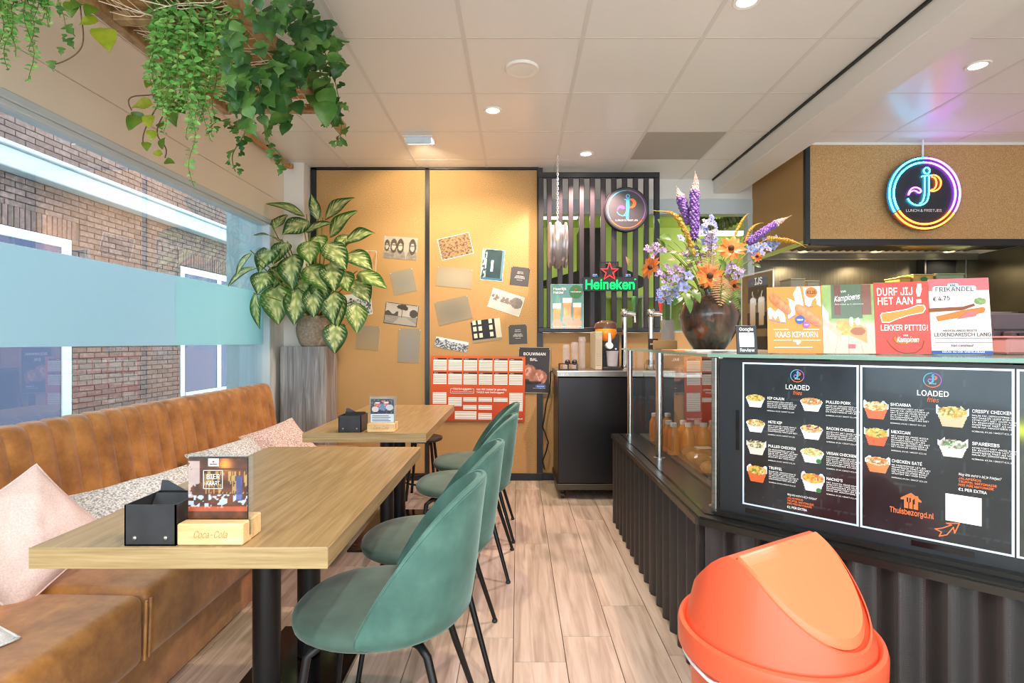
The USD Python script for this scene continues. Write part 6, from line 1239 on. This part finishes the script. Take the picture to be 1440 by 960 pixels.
# cash register and pink box at the right edge
p = thing('cash_register', 'dark mauve cash register screen at the right edge behind the boards', 'register', (1.93, 2.0, ZT)); a, b = at(1396, 440, 2.05), at(1475, 497, 2.05)
obj('screen_body', cbox(a[0], b[0], 2.05, 2.12, ZT+0.001, a[2], .006), 'mauve_dark', p); obj('panel_seam', box(a[0]+0.005, b[0]-0.005, 2.046, 2.052, a[2]-0.065, a[2]-0.06), 'black_trim', p); obj('side_module', cbox(a[0]+0.03, b[0], 2.0, 2.05, ZT+0.001, a[2]-0.07, .004), 'mauve_dark', p); obj('clip', cbox(a[0]+0.045, a[0]+0.07, 1.99, 2.0, a[2]-0.085, a[2]-0.075, .002), 'black_trim', p)
p = thing('pink_tray', 'pinkish plastic tray on the glass in front of the cash register', 'tray', (1.70, 1.72, ZT)); a = at(1417, 475, 1.80); obj('tray', cbox(a[0], a[0]+0.3, 1.80, 1.90, ZT+0.001, a[2], .008), 'pink_plastic', p); obj('rim', cbox(a[0]-0.004, a[0]+0.304, 1.796, 1.904, a[2], a[2]+0.006, .003), 'pink_plastic', p)
# lights, duct and shapes in the green room
for px, py, Y, lab in ((775, 305, 6.4, 'fluorescent tube light in the green room, left'), (1010, 329, 6.9, 'fluorescent tube light in the green room, right')):
    c = at(px, py, Y); p = thing('tube_light', lab, 'lamp', (c[0], Y, 2.80)); obj('housing', cbox(c[0]-0.32, c[0]+0.32, Y-0.05, Y+0.05, c[2]+0.03, c[2]+0.075, .004), 'white_paint', p); obj('diffuser', cbox(c[0]-0.31, c[0]+0.31, Y-0.045, Y+0.045, c[2]-0.02, c[2]+0.03, .01), 'tube_light', p); obj('rod', cat_([cyl((c[0]+s_*0.25, Y, c[2]+0.07), (c[0]+s_*0.25, Y, 2.80), 0.006, 8) for s_ in (-1, 1)]), 'white_paint', p, kind='stuff')
Yd = 5.9; pts = [at(x, y, Yd) for x, y in ((955, 295), (975, 303), (990, 312), (1008, 316), (1028, 310), (1044, 298), (1058, 280), (1064, 255))]; q = CubicSpline(np.linspace(0, 1, 8), np.array(pts))(np.linspace(0, 1, 130)); p = thing('flexible_duct', 'ribbed silver ventilation duct sagging in the green room', 'duct', tuple(pts[3])); obj('duct', tube(q, 0.062+0.010*np.sin(np.arange(130)*1.35), 16), 'duct_metal' if 'duct_metal' in M else 'steel', p, 60)
p = thing('room_cabinet', 'tall dark red cabinet in the green room behind the slats', 'cabinet', (0.98, 6.4, 0)); a, b = at(816, 320, 6.4), at(851, 440, 6.4); obj('body', cbox(a[0], b[0], 6.4, 6.8, 0, a[2], .006), 'dark_hood', p); obj('door_line', box((a[0]+b[0])/2-.004, (a[0]+b[0])/2+.004, 6.397, 6.401, 0.3, a[2]-.05), 'black_trim', p)
p = thing('sloping_hood', 'dark sloping canopy in the green room behind the slats', 'canopy', (0.8, 6.0, 1.5)); q = [at(x, y, 6.0) for x, y in ((755, 397), (850, 370), (875, 376), (905, 390), (905, 400), (755, 402))]
obj('canopy', onto(prism([(v[0], v[2]) for v in q], 0, 0.3), (0, 6.3, 0), (1, 0, 0), (0, 0, 1), (0, -1, 0)), 'dark_hood', p); obj('edge', onto(prism([(q[0][0], q[0][2]-0.02), (q[4][0], q[4][2]-0.02), (q[4][0], q[4][2]), (q[0][0], q[0][2])], 0, 0.32), (0, 6.31, 0), (1, 0, 0), (0, 0, 1), (0, -1, 0)), 'black_trim', p)
p = thing('wall_shelf', 'shelf of green boxes on the far green wall', 'shelf', (2.3, 7.4, 1.6)); 
for k in range(3): obj('board', cbox(1.2, 3.3, 7.35, 7.59, 0.9+0.45*k, 0.92+0.45*k, .002), 'white_paint', p)
for k in range(6): obj('bracket', box(1.3+0.38*k, 1.32+0.38*k, 7.36, 7.59, 0.9, 1.83), 'white_frame', p)
# curtain rail
p = thing('curtain_rail', 'short brown rail under the ceiling above the corner of the window', 'rail', (-1.93, 4.3, 2.69)); obj('rail', cbox(-1.945, -1.915, 3.9, 4.58, 2.675, 2.705, .004), 'dark_hood' if False else 'tan_wood', p); obj('end_cap', cbox(-1.955, -1.895, 4.575, 4.60, 2.668, 2.71, .004), 'tan_wood', p); obj('bracket', box(-1.94, -1.92, 4.2, 4.23, 2.705, CEIL), 'black_metal', p)
# ================================================================ HANGING WOODEN FRAME WITH GREENERY
ZF = 2.35; FX0, FX1 = -1.46, -0.965
hf = thing('hanging_ladder', 'wooden ladder frame with rope netting hanging from the ceiling over the bench', 'hanging ladder', (-1.2, 2.2, ZF))
for x, y1 in ((FX0, 2.74), (FX1, 3.0)): obj('rail', cbox(x-0.02, x+0.02, 0.9, y1, ZF, ZF+0.06, .003), 'frame_wood', hf)
for y in (1.50, 1.93, 2.31, 2.69): obj('crossbar', cbox(FX0+0.021, FX1-0.021, y, y+0.045, ZF+0.002, ZF+0.036, .003), 'frame_wood', hf)
obj('raffia_mat', box(FX0+0.03, FX1-0.03, 0.95, 2.66, ZF+0.045, ZF+0.055), 'raffia', hf)
rn = random.Random(12); cords = []
for k in range(46):
    y0 = 1.0+1.7*k/46; x0, x1 = FX0+0.02, FX1-0.02; d_ = rn.uniform(-.12, .12); pts = [(x0+(x1-x0)*t, y0+d_*t+0.02*math.sin(9*t+k), ZF+0.034-0.03*math.sin(PI*t)-rn.uniform(0, .012)) for t in np.linspace(0, 1, 9)]; cords.append(tube(pts, 0.0022, 4, caps=False))
for k in range(14):
    x0 = FX0+0.03+(FX1-FX0-0.06)*k/13; cords.append(tube([(x0+0.02*math.sin(3*t+k), 1.0+1.68*t, ZF+0.03-0.028*math.sin(PI*k/13)) for t in np.linspace(0, 1, 24)], 0.0022, 4, caps=False))
for k in range(12): cords.append(tube([(FX0+0.12+0.02*k+0.05*math.sin(k), 2.62-0.02*k, ZF+0.02), (FX0+0.16+0.02*k, 2.58, ZF-0.035-0.01*(k % 3)), (FX0+0.26+0.012*k, 2.55, ZF+0.01)], 0.002, 4, caps=False))
obj('netting', cat_(cords), 'net_cord', hf, kind='stuff')
for x, y in ((FX1, 2.5), (FX0, 2.5), (FX1, 1.1), (FX0, 1.1)):
    links = []; z = ZF+0.065; kz = 0
    while z < CEIL-0.008:
        a = np.arange(10)*2*PI/10; ring = np.stack([0.007*np.cos(a), np.zeros(10), 0.013*np.sin(a)], 1); ring = ring[:, [1, 0, 2]] if kz % 2 else ring
        links.append(tube(ring+[x, y, z], 0.002, 5, closed=True)); z += 0.0205; kz += 1
    obj('chain', cat_(links), 'chrome', hf, True, kind='stuff')
def smallleaf(P, d, up, L, W):
    m, _, _ = leaf(P, np.asarray(P)+np.asarray(d)*L, up, W, 'thin', 4, 2, 0.1, 0.2); return m
def garland(t, starts, lens, sway, seed, L=0.034, W=0.027, gap=0.0165):
    r = random.Random(seed)
    for (x, y, z), ln in zip(starts, lens):
        n = max(6, int(ln/0.03)); px_, py_ = r.uniform(-sway, sway), r.uniform(-sway, sway); ph = r.uniform(0, 6)
        pts = np.array([(x+px_*(k/n)**1.3+0.008*math.sin(k*0.9+ph), y+py_*(k/n)**1.3+0.008*math.cos(k*0.8+ph), z-ln*k/n) for k in range(n+1)])
        st_ = obj('strand', tube(pts, np.linspace(0.0022, 0.0010, n+1), 5, caps=False), 'stem', t, True)
        q = np.linspace(0, 1, int(ln/gap)); C_ = np.stack([np.interp(q, np.linspace(0, 1, n+1), pts[:, i]) for i in range(3)], 1); ms = []
        for i, c in enumerate(C_):
            f = 1-0.55*q[i]**2
            for s_ in (0, PI):
                a = r.uniform(-.5, .5)+s_+i*1.1; ms.append(smallleaf(c, (math.cos(a), math.sin(a), r.uniform(-.5, .15)), (r.uniform(-.4, .4), -1, r.uniform(.2, .9)), L*f*r.uniform(.75, 1.15), W*f))
        obj('foliage', cat_(ms), 'sprig', st_, True, kind='stuff')
g1 = thing('trailing_garland', 'light green small-leaved artificial garland hanging over the middle of the wooden frame', 'hanging plant', (-1.2, 2.05, 2.42))
r_ = random.Random(5); st_, ln_ = [], []
for k in range(30):
    px = 208+4.1*k+r_.uniform(-4, 4); y = 1.84+0.16*r_.random(); x = (px-VX)*y/FPX
    by = 130+85*math.exp(-((px-272)/38.0)**2)+r_.uniform(-70, 26)+(25 if 262 < px < 290 else 0); zb_ = CAMZ-(by-VY)*y/FPX; z0 = ZF+0.06+0.05*r_.random(); st_.append((x, y, z0)); ln_.append(max(0.15, z0-zb_))
garland(g1, st_, ln_, 0.02, 6)
g2 = thing('trailing_garland', 'green small-leaved artificial garland at the top left edge of the picture', 'hanging plant', (-1.6, 1.75, 2.45))
st_, ln_ = [], []
for k in range(17):
    px = -6+5.2*k+r_.uniform(-3, 3); y = 1.75+0.1*r_.random(); x = (px-VX)*y/FPX
    by = {0: 100, 2: 98, 5: 60, 8: 112}.get(k, 70+r_.uniform(-50, 28)) if k < 11 else 20+r_.uniform(-15, 18); zb_ = CAMZ-(by-VY)*y/FPX; z0 = ZF+0.14+0.05*r_.random(); st_.append((x, y, z0)); ln_.append(max(0.12, z0-zb_))
garland(g2, st_, ln_, 0.02, 7, 0.033, 0.026)
obj('carrier_branch', tube([(-1.80, 1.80, ZF+0.16), (-1.62, 1.79, ZF+0.17), (FX0, 1.80, ZF+0.08)], 0.008, 6), 'stem_brown', g2, True)
def bigleaf(t, px, py, Y, size, ang, mat, shape='heart', tiltx=0.0, seed=0, ar=0.8):
    """leaf around a point; ang: direction of its tip in the picture plane (degrees, 0 right, 90 up)"""
    c = at(px, py, Y); a = math.radians(ang); r = random.Random(seed*13+5); L = size*Y/FPX
    d = np.array([math.cos(a), r.uniform(-.5, .25), math.sin(a)]); d /= np.linalg.norm(d); up = np.array([r.uniform(-.6, .6)+tiltx, -1.0, r.uniform(0.0, .8)])
    m, s_, v_ = leaf(c-d*L/2, c+d*L/2, up, L*ar, shape, 8 if shape != 'ivy' else 12, 6, 0.22, 0.16, 0.03, seed); obj('leaf', m, mat, t, True); return c-d*L/2
ph_ = thing('pothos', 'trailing pothos with rounded olive leaves hanging below the left rail of the frame', 'hanging plant', (-1.4, 2.25, 2.4))
pl_ = [(198, 147, 30, 190), (187, 172, 27, 250), (193, 163, 18, 150), (209, 170, 22, 275), (226, 176, 16, 300), (244, 166, 24, 275), (213, 190, 17, 265), (206, 205, 15, 280), (228, 201, 18, 60), (221, 215, 13, 180), (238, 227, 15, 350), (226, 118, 30, 250), (214, 93, 22, 280), (232, 140, 30, 215), (250, 150, 30, 320), (240, 128, 30, 290), (258, 138, 26, 300), (222, 132, 22, 250), (208, 118, 14, 260), (246, 108, 28, 250), (232, 98, 24, 230), (262, 118, 26, 280), (238, 152, 24, 240)]
for i, (x, y, s_, a) in enumerate(pl_): bigleaf(ph_, x, y, 2.22+0.05*((i*7) % 5-2)/2, s_, a, 'pothos' if i % 3 else 'pothos_gold', 'heart', 0, i)
for pts in ([(240, 60), (228, 110), (218, 132), (190, 135), (185, 155)], [(240, 60), (236, 120), (215, 160), (203, 185), (201, 200)], [(245, 60), (245, 130), (222, 178), (228, 200), (232, 222)], [(250, 60), (255, 110), (245, 160)], [(235, 75), (220, 90), (212, 95)]):
    q = CubicSpline(np.linspace(0, 1, len(pts)), np.array([at(x, y, 2.24) for x, y in pts]))(np.linspace(0, 1, 22)); obj('stem', tube(q, 0.0025, 5), 'stem_brown', ph_, True)
pg = thing('pothos_sprig', 'sprig with two large yellow-green leaves beside the front crossbar of the frame', 'hanging plant', (-1.5, 1.86, 2.4))
for i, (x, y, s_, a, mt) in enumerate(((148, 53, 40, 292, 'pothos_gold'), (123, 30, 26, 200, 'pothos_gold'), (126, 14, 22, 250, 'pothos'), (98, 42, 22, 310, 'ivy'), (99, 60, 20, 300, 'ivy'), (90, 53, 12, 250, 'ivy'), (86, 72, 14, 270, 'ivy'), (73, 92, 17, 280, 'ivy'), (100, 12, 24, 270, 'pothos'), (84, 16, 16, 250, 'ivy'), (108, 4, 24, 240, 'pothos'))): bigleaf(pg, x, y, 1.84, s_, a, mt, 'heart' if mt != 'ivy' else 'ivy', 0, 60+i)
q = CubicSpline(np.linspace(0, 1, 7), np.array([at(x, y, 1.85) for x, y in ((112, -12), (114, 20), (117, 45), (115, 65), (104, 78), (90, 86), (78, 90))]))(np.linspace(0, 1, 30)); obj('stem', tube(q, 0.0022, 5), 'stem_brown', pg, True)
iv = thing('ivy', 'dense dark green ivy and vine leaves hanging over the right rail of the frame', 'hanging plant', (-1.0, 2.4, 2.4))
ri = random.Random(21); n_ = 0
for k in range(175):
    u = ri.random(); px = 312+165*u**0.9; top = -20+55*max(0, (px-330)/150)*0.6; bot = 150+30*math.sin((px-300)/30)-(20 if px < 350 else 0)+(35 if px > 440 else 0)
    py = top+(bot-top)*ri.random()**0.9; Y = 738.0/(728-px)*ri.uniform(.86, .97); dark = ri.random() < 0.55
    bigleaf(iv, px, py, Y, ri.uniform(18, 40), ri.uniform(225, 320), 'ivy_dark' if dark else 'ivy', 'ivy' if ri.random() < 0.6 else 'heart', 0, 100+k, 0.85)
for pts, Y in (([(345, 100), (352, 160), (340, 195), (328, 215), (331, 241)], 2.35), ([(360, 110), (372, 165), (375, 195), (392, 215), (396, 235)], 2.4), ([(360, 110), (340, 180), (318, 172), (290, 188)], 2.35), ([(455, 70), (470, 110), (478, 150), (480, 185), (470, 198)], 2.75), ([(440, 60), (452, 110), (460, 150), (463, 175)], 2.7), ([(400, 110), (398, 150), (402, 172)], 2.45), ([(440, 40), (462, 45), (476, 90)], 2.7)):
    q = CubicSpline(np.linspace(0, 1, len(pts)), np.array([at(x, y, Y) for x, y in pts]))(np.linspace(0, 1, 26)); obj('stem', tube(q, 0.0025, 5), 'stem', iv, True)
    for k in range(3, 26, 2):
        c = q[k]; px, py = VX+c[0]*FPX/c[1], VY-(c[2]-CAMZ)*FPX/c[1]; bigleaf(iv, px+ri.uniform(-9, 9), py+ri.uniform(-4, 8), Y+ri.uniform(-.06, .04), ri.uniform(11, 24)*(1.2-0.5*k/26), ri.uniform(215, 325), 'ivy' if ri.random() < .75 else 'ivy_dark', 'ivy', 0, 300+n_, 0.9); n_ += 1
for i, (x, y, s_, a) in enumerate(((401, 180, 24, 250), (391, 165, 30, 220), (418, 150, 28, 300), (388, 137, 40, 235), (407, 130, 22, 270), (380, 105, 42, 250), (330, 55, 42, 265), (340, 25, 40, 250), (372, 22, 44, 300), (470, 80, 22, 20), (450, 35, 18, 120), (459, 60, 16, 100))): bigleaf(iv, x, y, 2.3, s_, a, 'ivy' if i % 2 else 'ivy_dark', 'heart', 0, 500+i)
# ================================================================ VASE AND FLOWERS
VXX, VYY = 0.985, 2.80
vs = thing('vase', 'round dark brown glazed vase on the glass counter top', 'vase', (VXX, VYY, ZT))
pv = np.array([(0.0, 0.001), (0.070, 0.001), (0.082, 0.012), (0.122, 0.075), (0.147, 0.150), (0.150, 0.190), (0.135, 0.236), (0.100, 0.266), (0.052, 0.280), (0.046, 0.290), (0.047, 0.318), (0.054, 0.326), (0.046, 0.326), (0.038, 0.31)])
cs = CubicSpline(np.arange(len(pv)), pv); obj('body', lathe(np.abs(cs(np.linspace(0, len(pv)-1, 70))), (VXX, VYY, ZT), 64, False), 'glaze', vs, 40)
MOUTH = np.array([VXX, VYY, ZT+0.29])
def stalk(t, tip, r0=0.003, r1=0.0018, mat='stem', bend=0.10, n=14):
    tip = np.asarray(tip, float); mid = MOUTH*0.4+tip*0.6; mid[2] += bend*np.linalg.norm(tip[:2]-MOUTH[:2]); q = np.linspace(0, 1, n)[:, None]; P0 = MOUTH+np.array([(tip[0]-MOUTH[0])*0.06, 0, -0.1])
    c = (1-q)**2*P0+2*q*(1-q)*np.array([MOUTH[0]*0.75+tip[0]*0.25, MOUTH[1]*0.7+tip[1]*0.3, (MOUTH[2]+tip[2])/2+0.02])+q*q*tip; obj('stem', tube(c, np.linspace(r0, r1, n), 6), mat, t, True); return c
def fthing(name, label, tip): return thing(name, label, 'flower', tuple(MOUTH))
def daisy(label, px, py, Y, size, face, mat='petal_orange', n=13, seed=0):
    c = at(px, py, Y); t = fthing('orange_flower', label, c); R_ = size*Y/FPX/2; f = np.asarray(face, float); f /= np.linalg.norm(f); stalk(t, c-f*0.012); B = frame_from(f, (0.1, 0, 1)); r = random.Random(seed)
    for k in range(n):
        a = k*2*PI/n+r.uniform(-.1, .1); d = B[:, 1]*math.cos(a)+B[:, 2]*math.sin(a); m, _, _ = leaf(c+d*R_*0.16, c+d*R_*r.uniform(.85, 1.08)+f*R_*r.uniform(-.1, .25), f, R_*0.42, 'thin', 6, 4, 0.15, 0.15, 0.02, k); obj('petal', m, mat, t, True)
    e = trimesh.creation.icosphere(subdivisions=2, radius=R_*0.2); obj('eye', mv(e, *(c+f*0.004)), 'flower_eye', t, True)
daisy('orange daisy at the upper right of the bouquet', 1028, 349, 2.72, 42, (-.1, -1, .35), seed=1)
daisy('orange daisy in the middle just above the vase neck', 998, 388, 2.66, 44, (.1, -1, .3), seed=2)
daisy('orange daisy at the left edge of the bouquet, seen from the side', 915, 376, 2.72, 36, (-1, -.5, .3), seed=3)
daisy('orange daisy low on the right of the bouquet behind the milkshake sign', 1032, 402, 2.78, 26, (.3, -1, .2), seed=4)
daisy('small orange daisy beside the pale blue spray on the right', 1064, 361, 2.75, 20, (.2, -1, .5), seed=5, n=10)
def blooms(name, label, pts, Y, size, mat, seed, cat='flower', petals=5, spread=0.0):
    """a stem with a cluster of small five-petalled blooms"""
    P_ = [at(x, y, Y+random.Random(seed+i).uniform(-.05, .05)) for i, (x, y) in enumerate(pts)]; t = fthing(name, label, P_[0]); tip = P_[-1]; c = stalk(t, tip); r = random.Random(seed)
    for p_ in P_:
        R_ = size*Y/FPX/2*r.uniform(.8, 1.15); f = np.array([r.uniform(-.7, .7), -1, r.uniform(-.2, .7)]); f /= np.linalg.norm(f); B = frame_from(f, (0, 0, 1)); ms = []
        for k in range(petals):
            a = k*2*PI/petals+r.uniform(-.2, .2); d = B[:, 1]*math.cos(a)+B[:, 2]*math.sin(a); m, _, _ = leaf(p_, p_+d*R_+f*R_*0.25, f, R_*0.85, 'ovate', 4, 3, 0.2, 0.15, 0.05, k); ms.append(m)
        bl = obj('bloom', cat_(ms), mat, t, True); obj('bloom_eye', mv(trimesh.creation.icosphere(subdivisions=1, radius=R_*0.16), *(p_+f*0.003)), 'petal_yellow', bl, True)
        near = c[np.argmin(np.linalg.norm(c-p_, axis=1))]; obj('twig', tube([near, (near+p_)/2+[0, 0, 0.005], p_], 0.0013, 5), 'stem', t)
def cloud(cx, cy, rx, ry, n, seed):
    r = random.Random(seed); return [(cx+rx*math.cos(a)*q, cy+ry*math.sin(a)*q) for a, q in ((r.uniform(0, 6.28), r.random()**.5) for _ in range(n))]
blooms('blue_flower', 'single blue bell flower left of the purple spikes', [(957, 335)], 2.66, 17, 'petal_blue', 1)
blooms('blue_flower', 'pair of blue bells at the front left of the bouquet above the vase', [(956, 397), (968, 388), (962, 404), (950, 392)], 2.60, 17, 'petal_blue', 2)
blooms('blue_flower', 'rounded violet-blue flower head at the lower left of the bouquet', cloud(940, 416, 17, 13, 30, 3), 2.66, 9, 'petal_blue', 3)
blooms('blue_flower', 'loose pale lilac flower spray at the left of the bouquet', cloud(940, 386, 24, 14, 26, 4), 2.72, 9, 'petal_lilac', 4)
blooms('blue_flower', 'pale lilac spray at the upper left edge of the bouquet', cloud(920, 352, 16, 9, 16, 5), 2.75, 8, 'petal_lilac', 5)
blooms('blue_flower', 'pale blue flower spike right of the purple spikes', cloud(997, 325, 13, 22, 30, 6), 2.78, 10, 'petal_blue', 6)
blooms('blue_flower', 'pale lilac flower spike in front of the pale blue spike', cloud(1000, 342, 10, 20, 22, 7), 2.74, 8, 'petal_lilac', 7)
blooms('blue_flower', 'pale blue flower spray reaching out to the upper right', [(1060, 355), (1068, 350), (1074, 345), (1082, 342), (1090, 337), (1080, 350), (1072, 356), (1088, 346), (1065, 345), (1095, 340), (1056, 350), (1077, 338)], 2.74, 13, 'petal_blue', 8)
blooms('blue_flower', 'small lilac-blue spray beside the milkshake sign', cloud(1034, 380, 15, 11, 18, 9), 2.70, 9, 'petal_lilac', 9)
blooms('blue_flower', 'lilac sprig in the middle left of the bouquet', cloud(972, 360, 16, 14, 16, 10), 2.80, 8, 'petal_lilac', 10)
def lupin(label, pts, Y, w, seed):
    P_ = np.array([at(x, y, Y) for x, y in pts]); t = fthing('purple_spike', label, P_[0]); stalk(t, P_[0], 0.004, 0.003); q = np.linspace(0, 1, 40); c = CubicSpline(np.linspace(0, 1, len(P_)), P_)(q); obj('spike_stem', tube(c, np.linspace(0.003, 0.001, 40), 5), 'stem', t, True); r = random.Random(seed); lo, hi = [], []
    for i in range(40):
        rad = w*Y/FPX/2*(1 if q[i] < .62 else max(0.12, 1-(q[i]-.62)*2.6)); dd = c[min(i+1, 39)]-c[max(i-1, 0)]; B = frame_from(dd, (0, 1, .1))
        for k in range(7):
            a = k*2*PI/7+i*0.6; d = B[:, 1]*math.cos(a)+B[:, 2]*math.sin(a)+B[:, 0]*0.45; m = mv(trimesh.creation.icosphere(subdivisions=1, radius=rad*0.34), *(c[i]+d*rad*r.uniform(.55, .95))); (lo if q[i] < .66 else hi).append(m)
    obj('florets', cat_(lo), 'petal_purple', t, True, kind='stuff'); obj('pale_tip', cat_(hi), 'lupin_tip', t, True, kind='stuff')
lupin('tallest upright purple flower spike of the bouquet', [(976, 338), (977, 310), (976, 285), (978, 262), (977, 240)], 2.80, 13, 1)
lupin('purple flower spike leaning left beside the tallest spike', [(970, 315), (963, 295), (957, 278), (951, 262)], 2.84, 12, 2)
lupin('purple flower spike leaning far to the right over the kitchen', [(1052, 342), (1070, 328), (1090, 315), (1113, 303)], 2.76, 10, 3)
def tassel(label, pts, Y, w, seed):
    P_ = np.array([at(x, y, Y) for x, y in pts]); t = fthing('yellow_tassel', label, P_[0]); stalk(t, P_[0], 0.003, 0.002, 'petal_yellow'); n = 60; q = np.linspace(0, 1, n); c = CubicSpline(np.linspace(0, 1, len(P_)), P_)(q); rad = w*Y/FPX/2*np.clip(np.minimum(1, (1-q)*2.2), .15, 1)*(0.85+0.15*np.sin(q*90)); obj('tassel', tube(c, rad, 10), 'petal_yellow', t, True); r = random.Random(seed); ms = []
    for i in range(0, n, 1):
        for k in range(5):
            g = trimesh.creation.icosphere(subdivisions=0, radius=rad[i]*0.42); a = r.uniform(0, 6.28); B = frame_from(c[min(i+1, n-1)]-c[max(i-1, 0)], (0, 1, .1)); ms.append(mv(g, *(c[i]+(B[:, 1]*math.cos(a)+B[:, 2]*math.sin(a))*rad[i])))
    obj('seeds', cat_(ms), 'petal_yellow', t, True, kind='stuff')
tassel('yellow tassel arching to the far left of the bouquet', [(973, 360), (968, 335), (955, 310), (942, 299), (918, 296)], 2.74, 7, 1)
tassel('yellow tassel hanging out to the far right of the bouquet', [(1080, 335), (1097, 337), (1115, 340), (1133, 348)], 2.72, 6, 2)
tassel('pale yellow tassel bending right above the orange daisy', [(1045, 352), (1052, 330), (1060, 318), (1074, 313)], 2.80, 4, 3)
tassel('thin pale yellow tassel rising straight right of the blue spike', [(1030, 345), (1036, 325), (1045, 308), (1054, 300)], 2.84, 4, 4)
def fern(label, p0, p1, Y, w, mat, seed):
    A_, B_ = at(*p0, Y), at(*p1, Y-0.06); t = fthing('fern_frond', label, A_); stalk(t, A_, 0.0025, 0.002, 'stem'); q = np.linspace(0, 1, 15); mid = (A_+B_)/2+[0, -.02, .02]; c = ((1-q)**2)[:, None]*A_+(2*q*(1-q))[:, None]*mid+(q*q)[:, None]*B_; obj('midrib', tube(c, np.linspace(.002, .0008, 15), 5), 'stem', t, True); ms = []
    d = (B_-A_)/np.linalg.norm(B_-A_); s_ = np.cross(d, [0, -1, 0]); s_ /= np.linalg.norm(s_)
    for i in range(1, 15):
        L_ = w*Y/FPX/2*math.sin(PI*min(1, 0.18+q[i]*0.82))
        for sg in (-1, 1): m, _, _ = leaf(c[i], c[i]+(s_*sg+d*0.35)*L_, (0, -1, .2), 0.0075, 'thin', 5, 2, 0.15, 0.1); ms.append(m)
    obj('leaflets', cat_(ms), mat, t, True, kind='stuff')
fern('dry beige fern frond standing up in the middle of the bouquet', (996, 400), (996, 352), 2.70, 34, 'fern_dry', 1)
fern('dry beige fern frond hanging down in front of the vase', (1016, 388), (1012, 432), 2.63, 34, 'fern_dry', 2)
fern('green fern frond hanging right of the vase', (1030, 405), (1046, 440), 2.74, 34, 'fern', 3)
gl_ = fthing('leafy_twigs', 'green and beige leafy twigs filling the middle of the bouquet', MOUTH); rg = random.Random(9)
for k in range(46):
    px, py = rg.gauss(985, 34), rg.uniform(345, 425); py = min(py, 425); c = at(px, py, 2.78+rg.uniform(-.1, .1)); a = rg.uniform(0, 6.28); L_ = rg.uniform(.035, .075); m, _, _ = leaf(c, c+np.array([math.cos(a), rg.uniform(-.5, .3), math.sin(a)])*L_, (rg.uniform(-.4, .4), -1, .4), L_*.42, 'ovate', 7, 4, .2, .15); obj('leaf', m, 'fern' if k % 3 else 'fern_dry', gl_, True)
for k in range(16):
    px, py = rg.uniform(905, 1060), rg.uniform(330, 400); stalk(gl_, at(px, py, 2.80), .002, .0012, 'stem' if k % 2 else 'fern_dry')
for i, (x, y, x2, y2) in enumerate(((966, 410, 972, 440), (975, 405, 985, 425), (958, 412, 948, 428), (1012, 408, 1026, 428), (1022, 380, 1012, 364), (928, 330, 944, 336), (930, 318, 926, 308))):
    m, _, _ = leaf(at(x, y, 2.66), at(x2, y2, 2.62), (0, -1, .5), .045, 'ovate', 8, 5, .2, .15); obj('leaf', m, 'ivy', gl_, True)
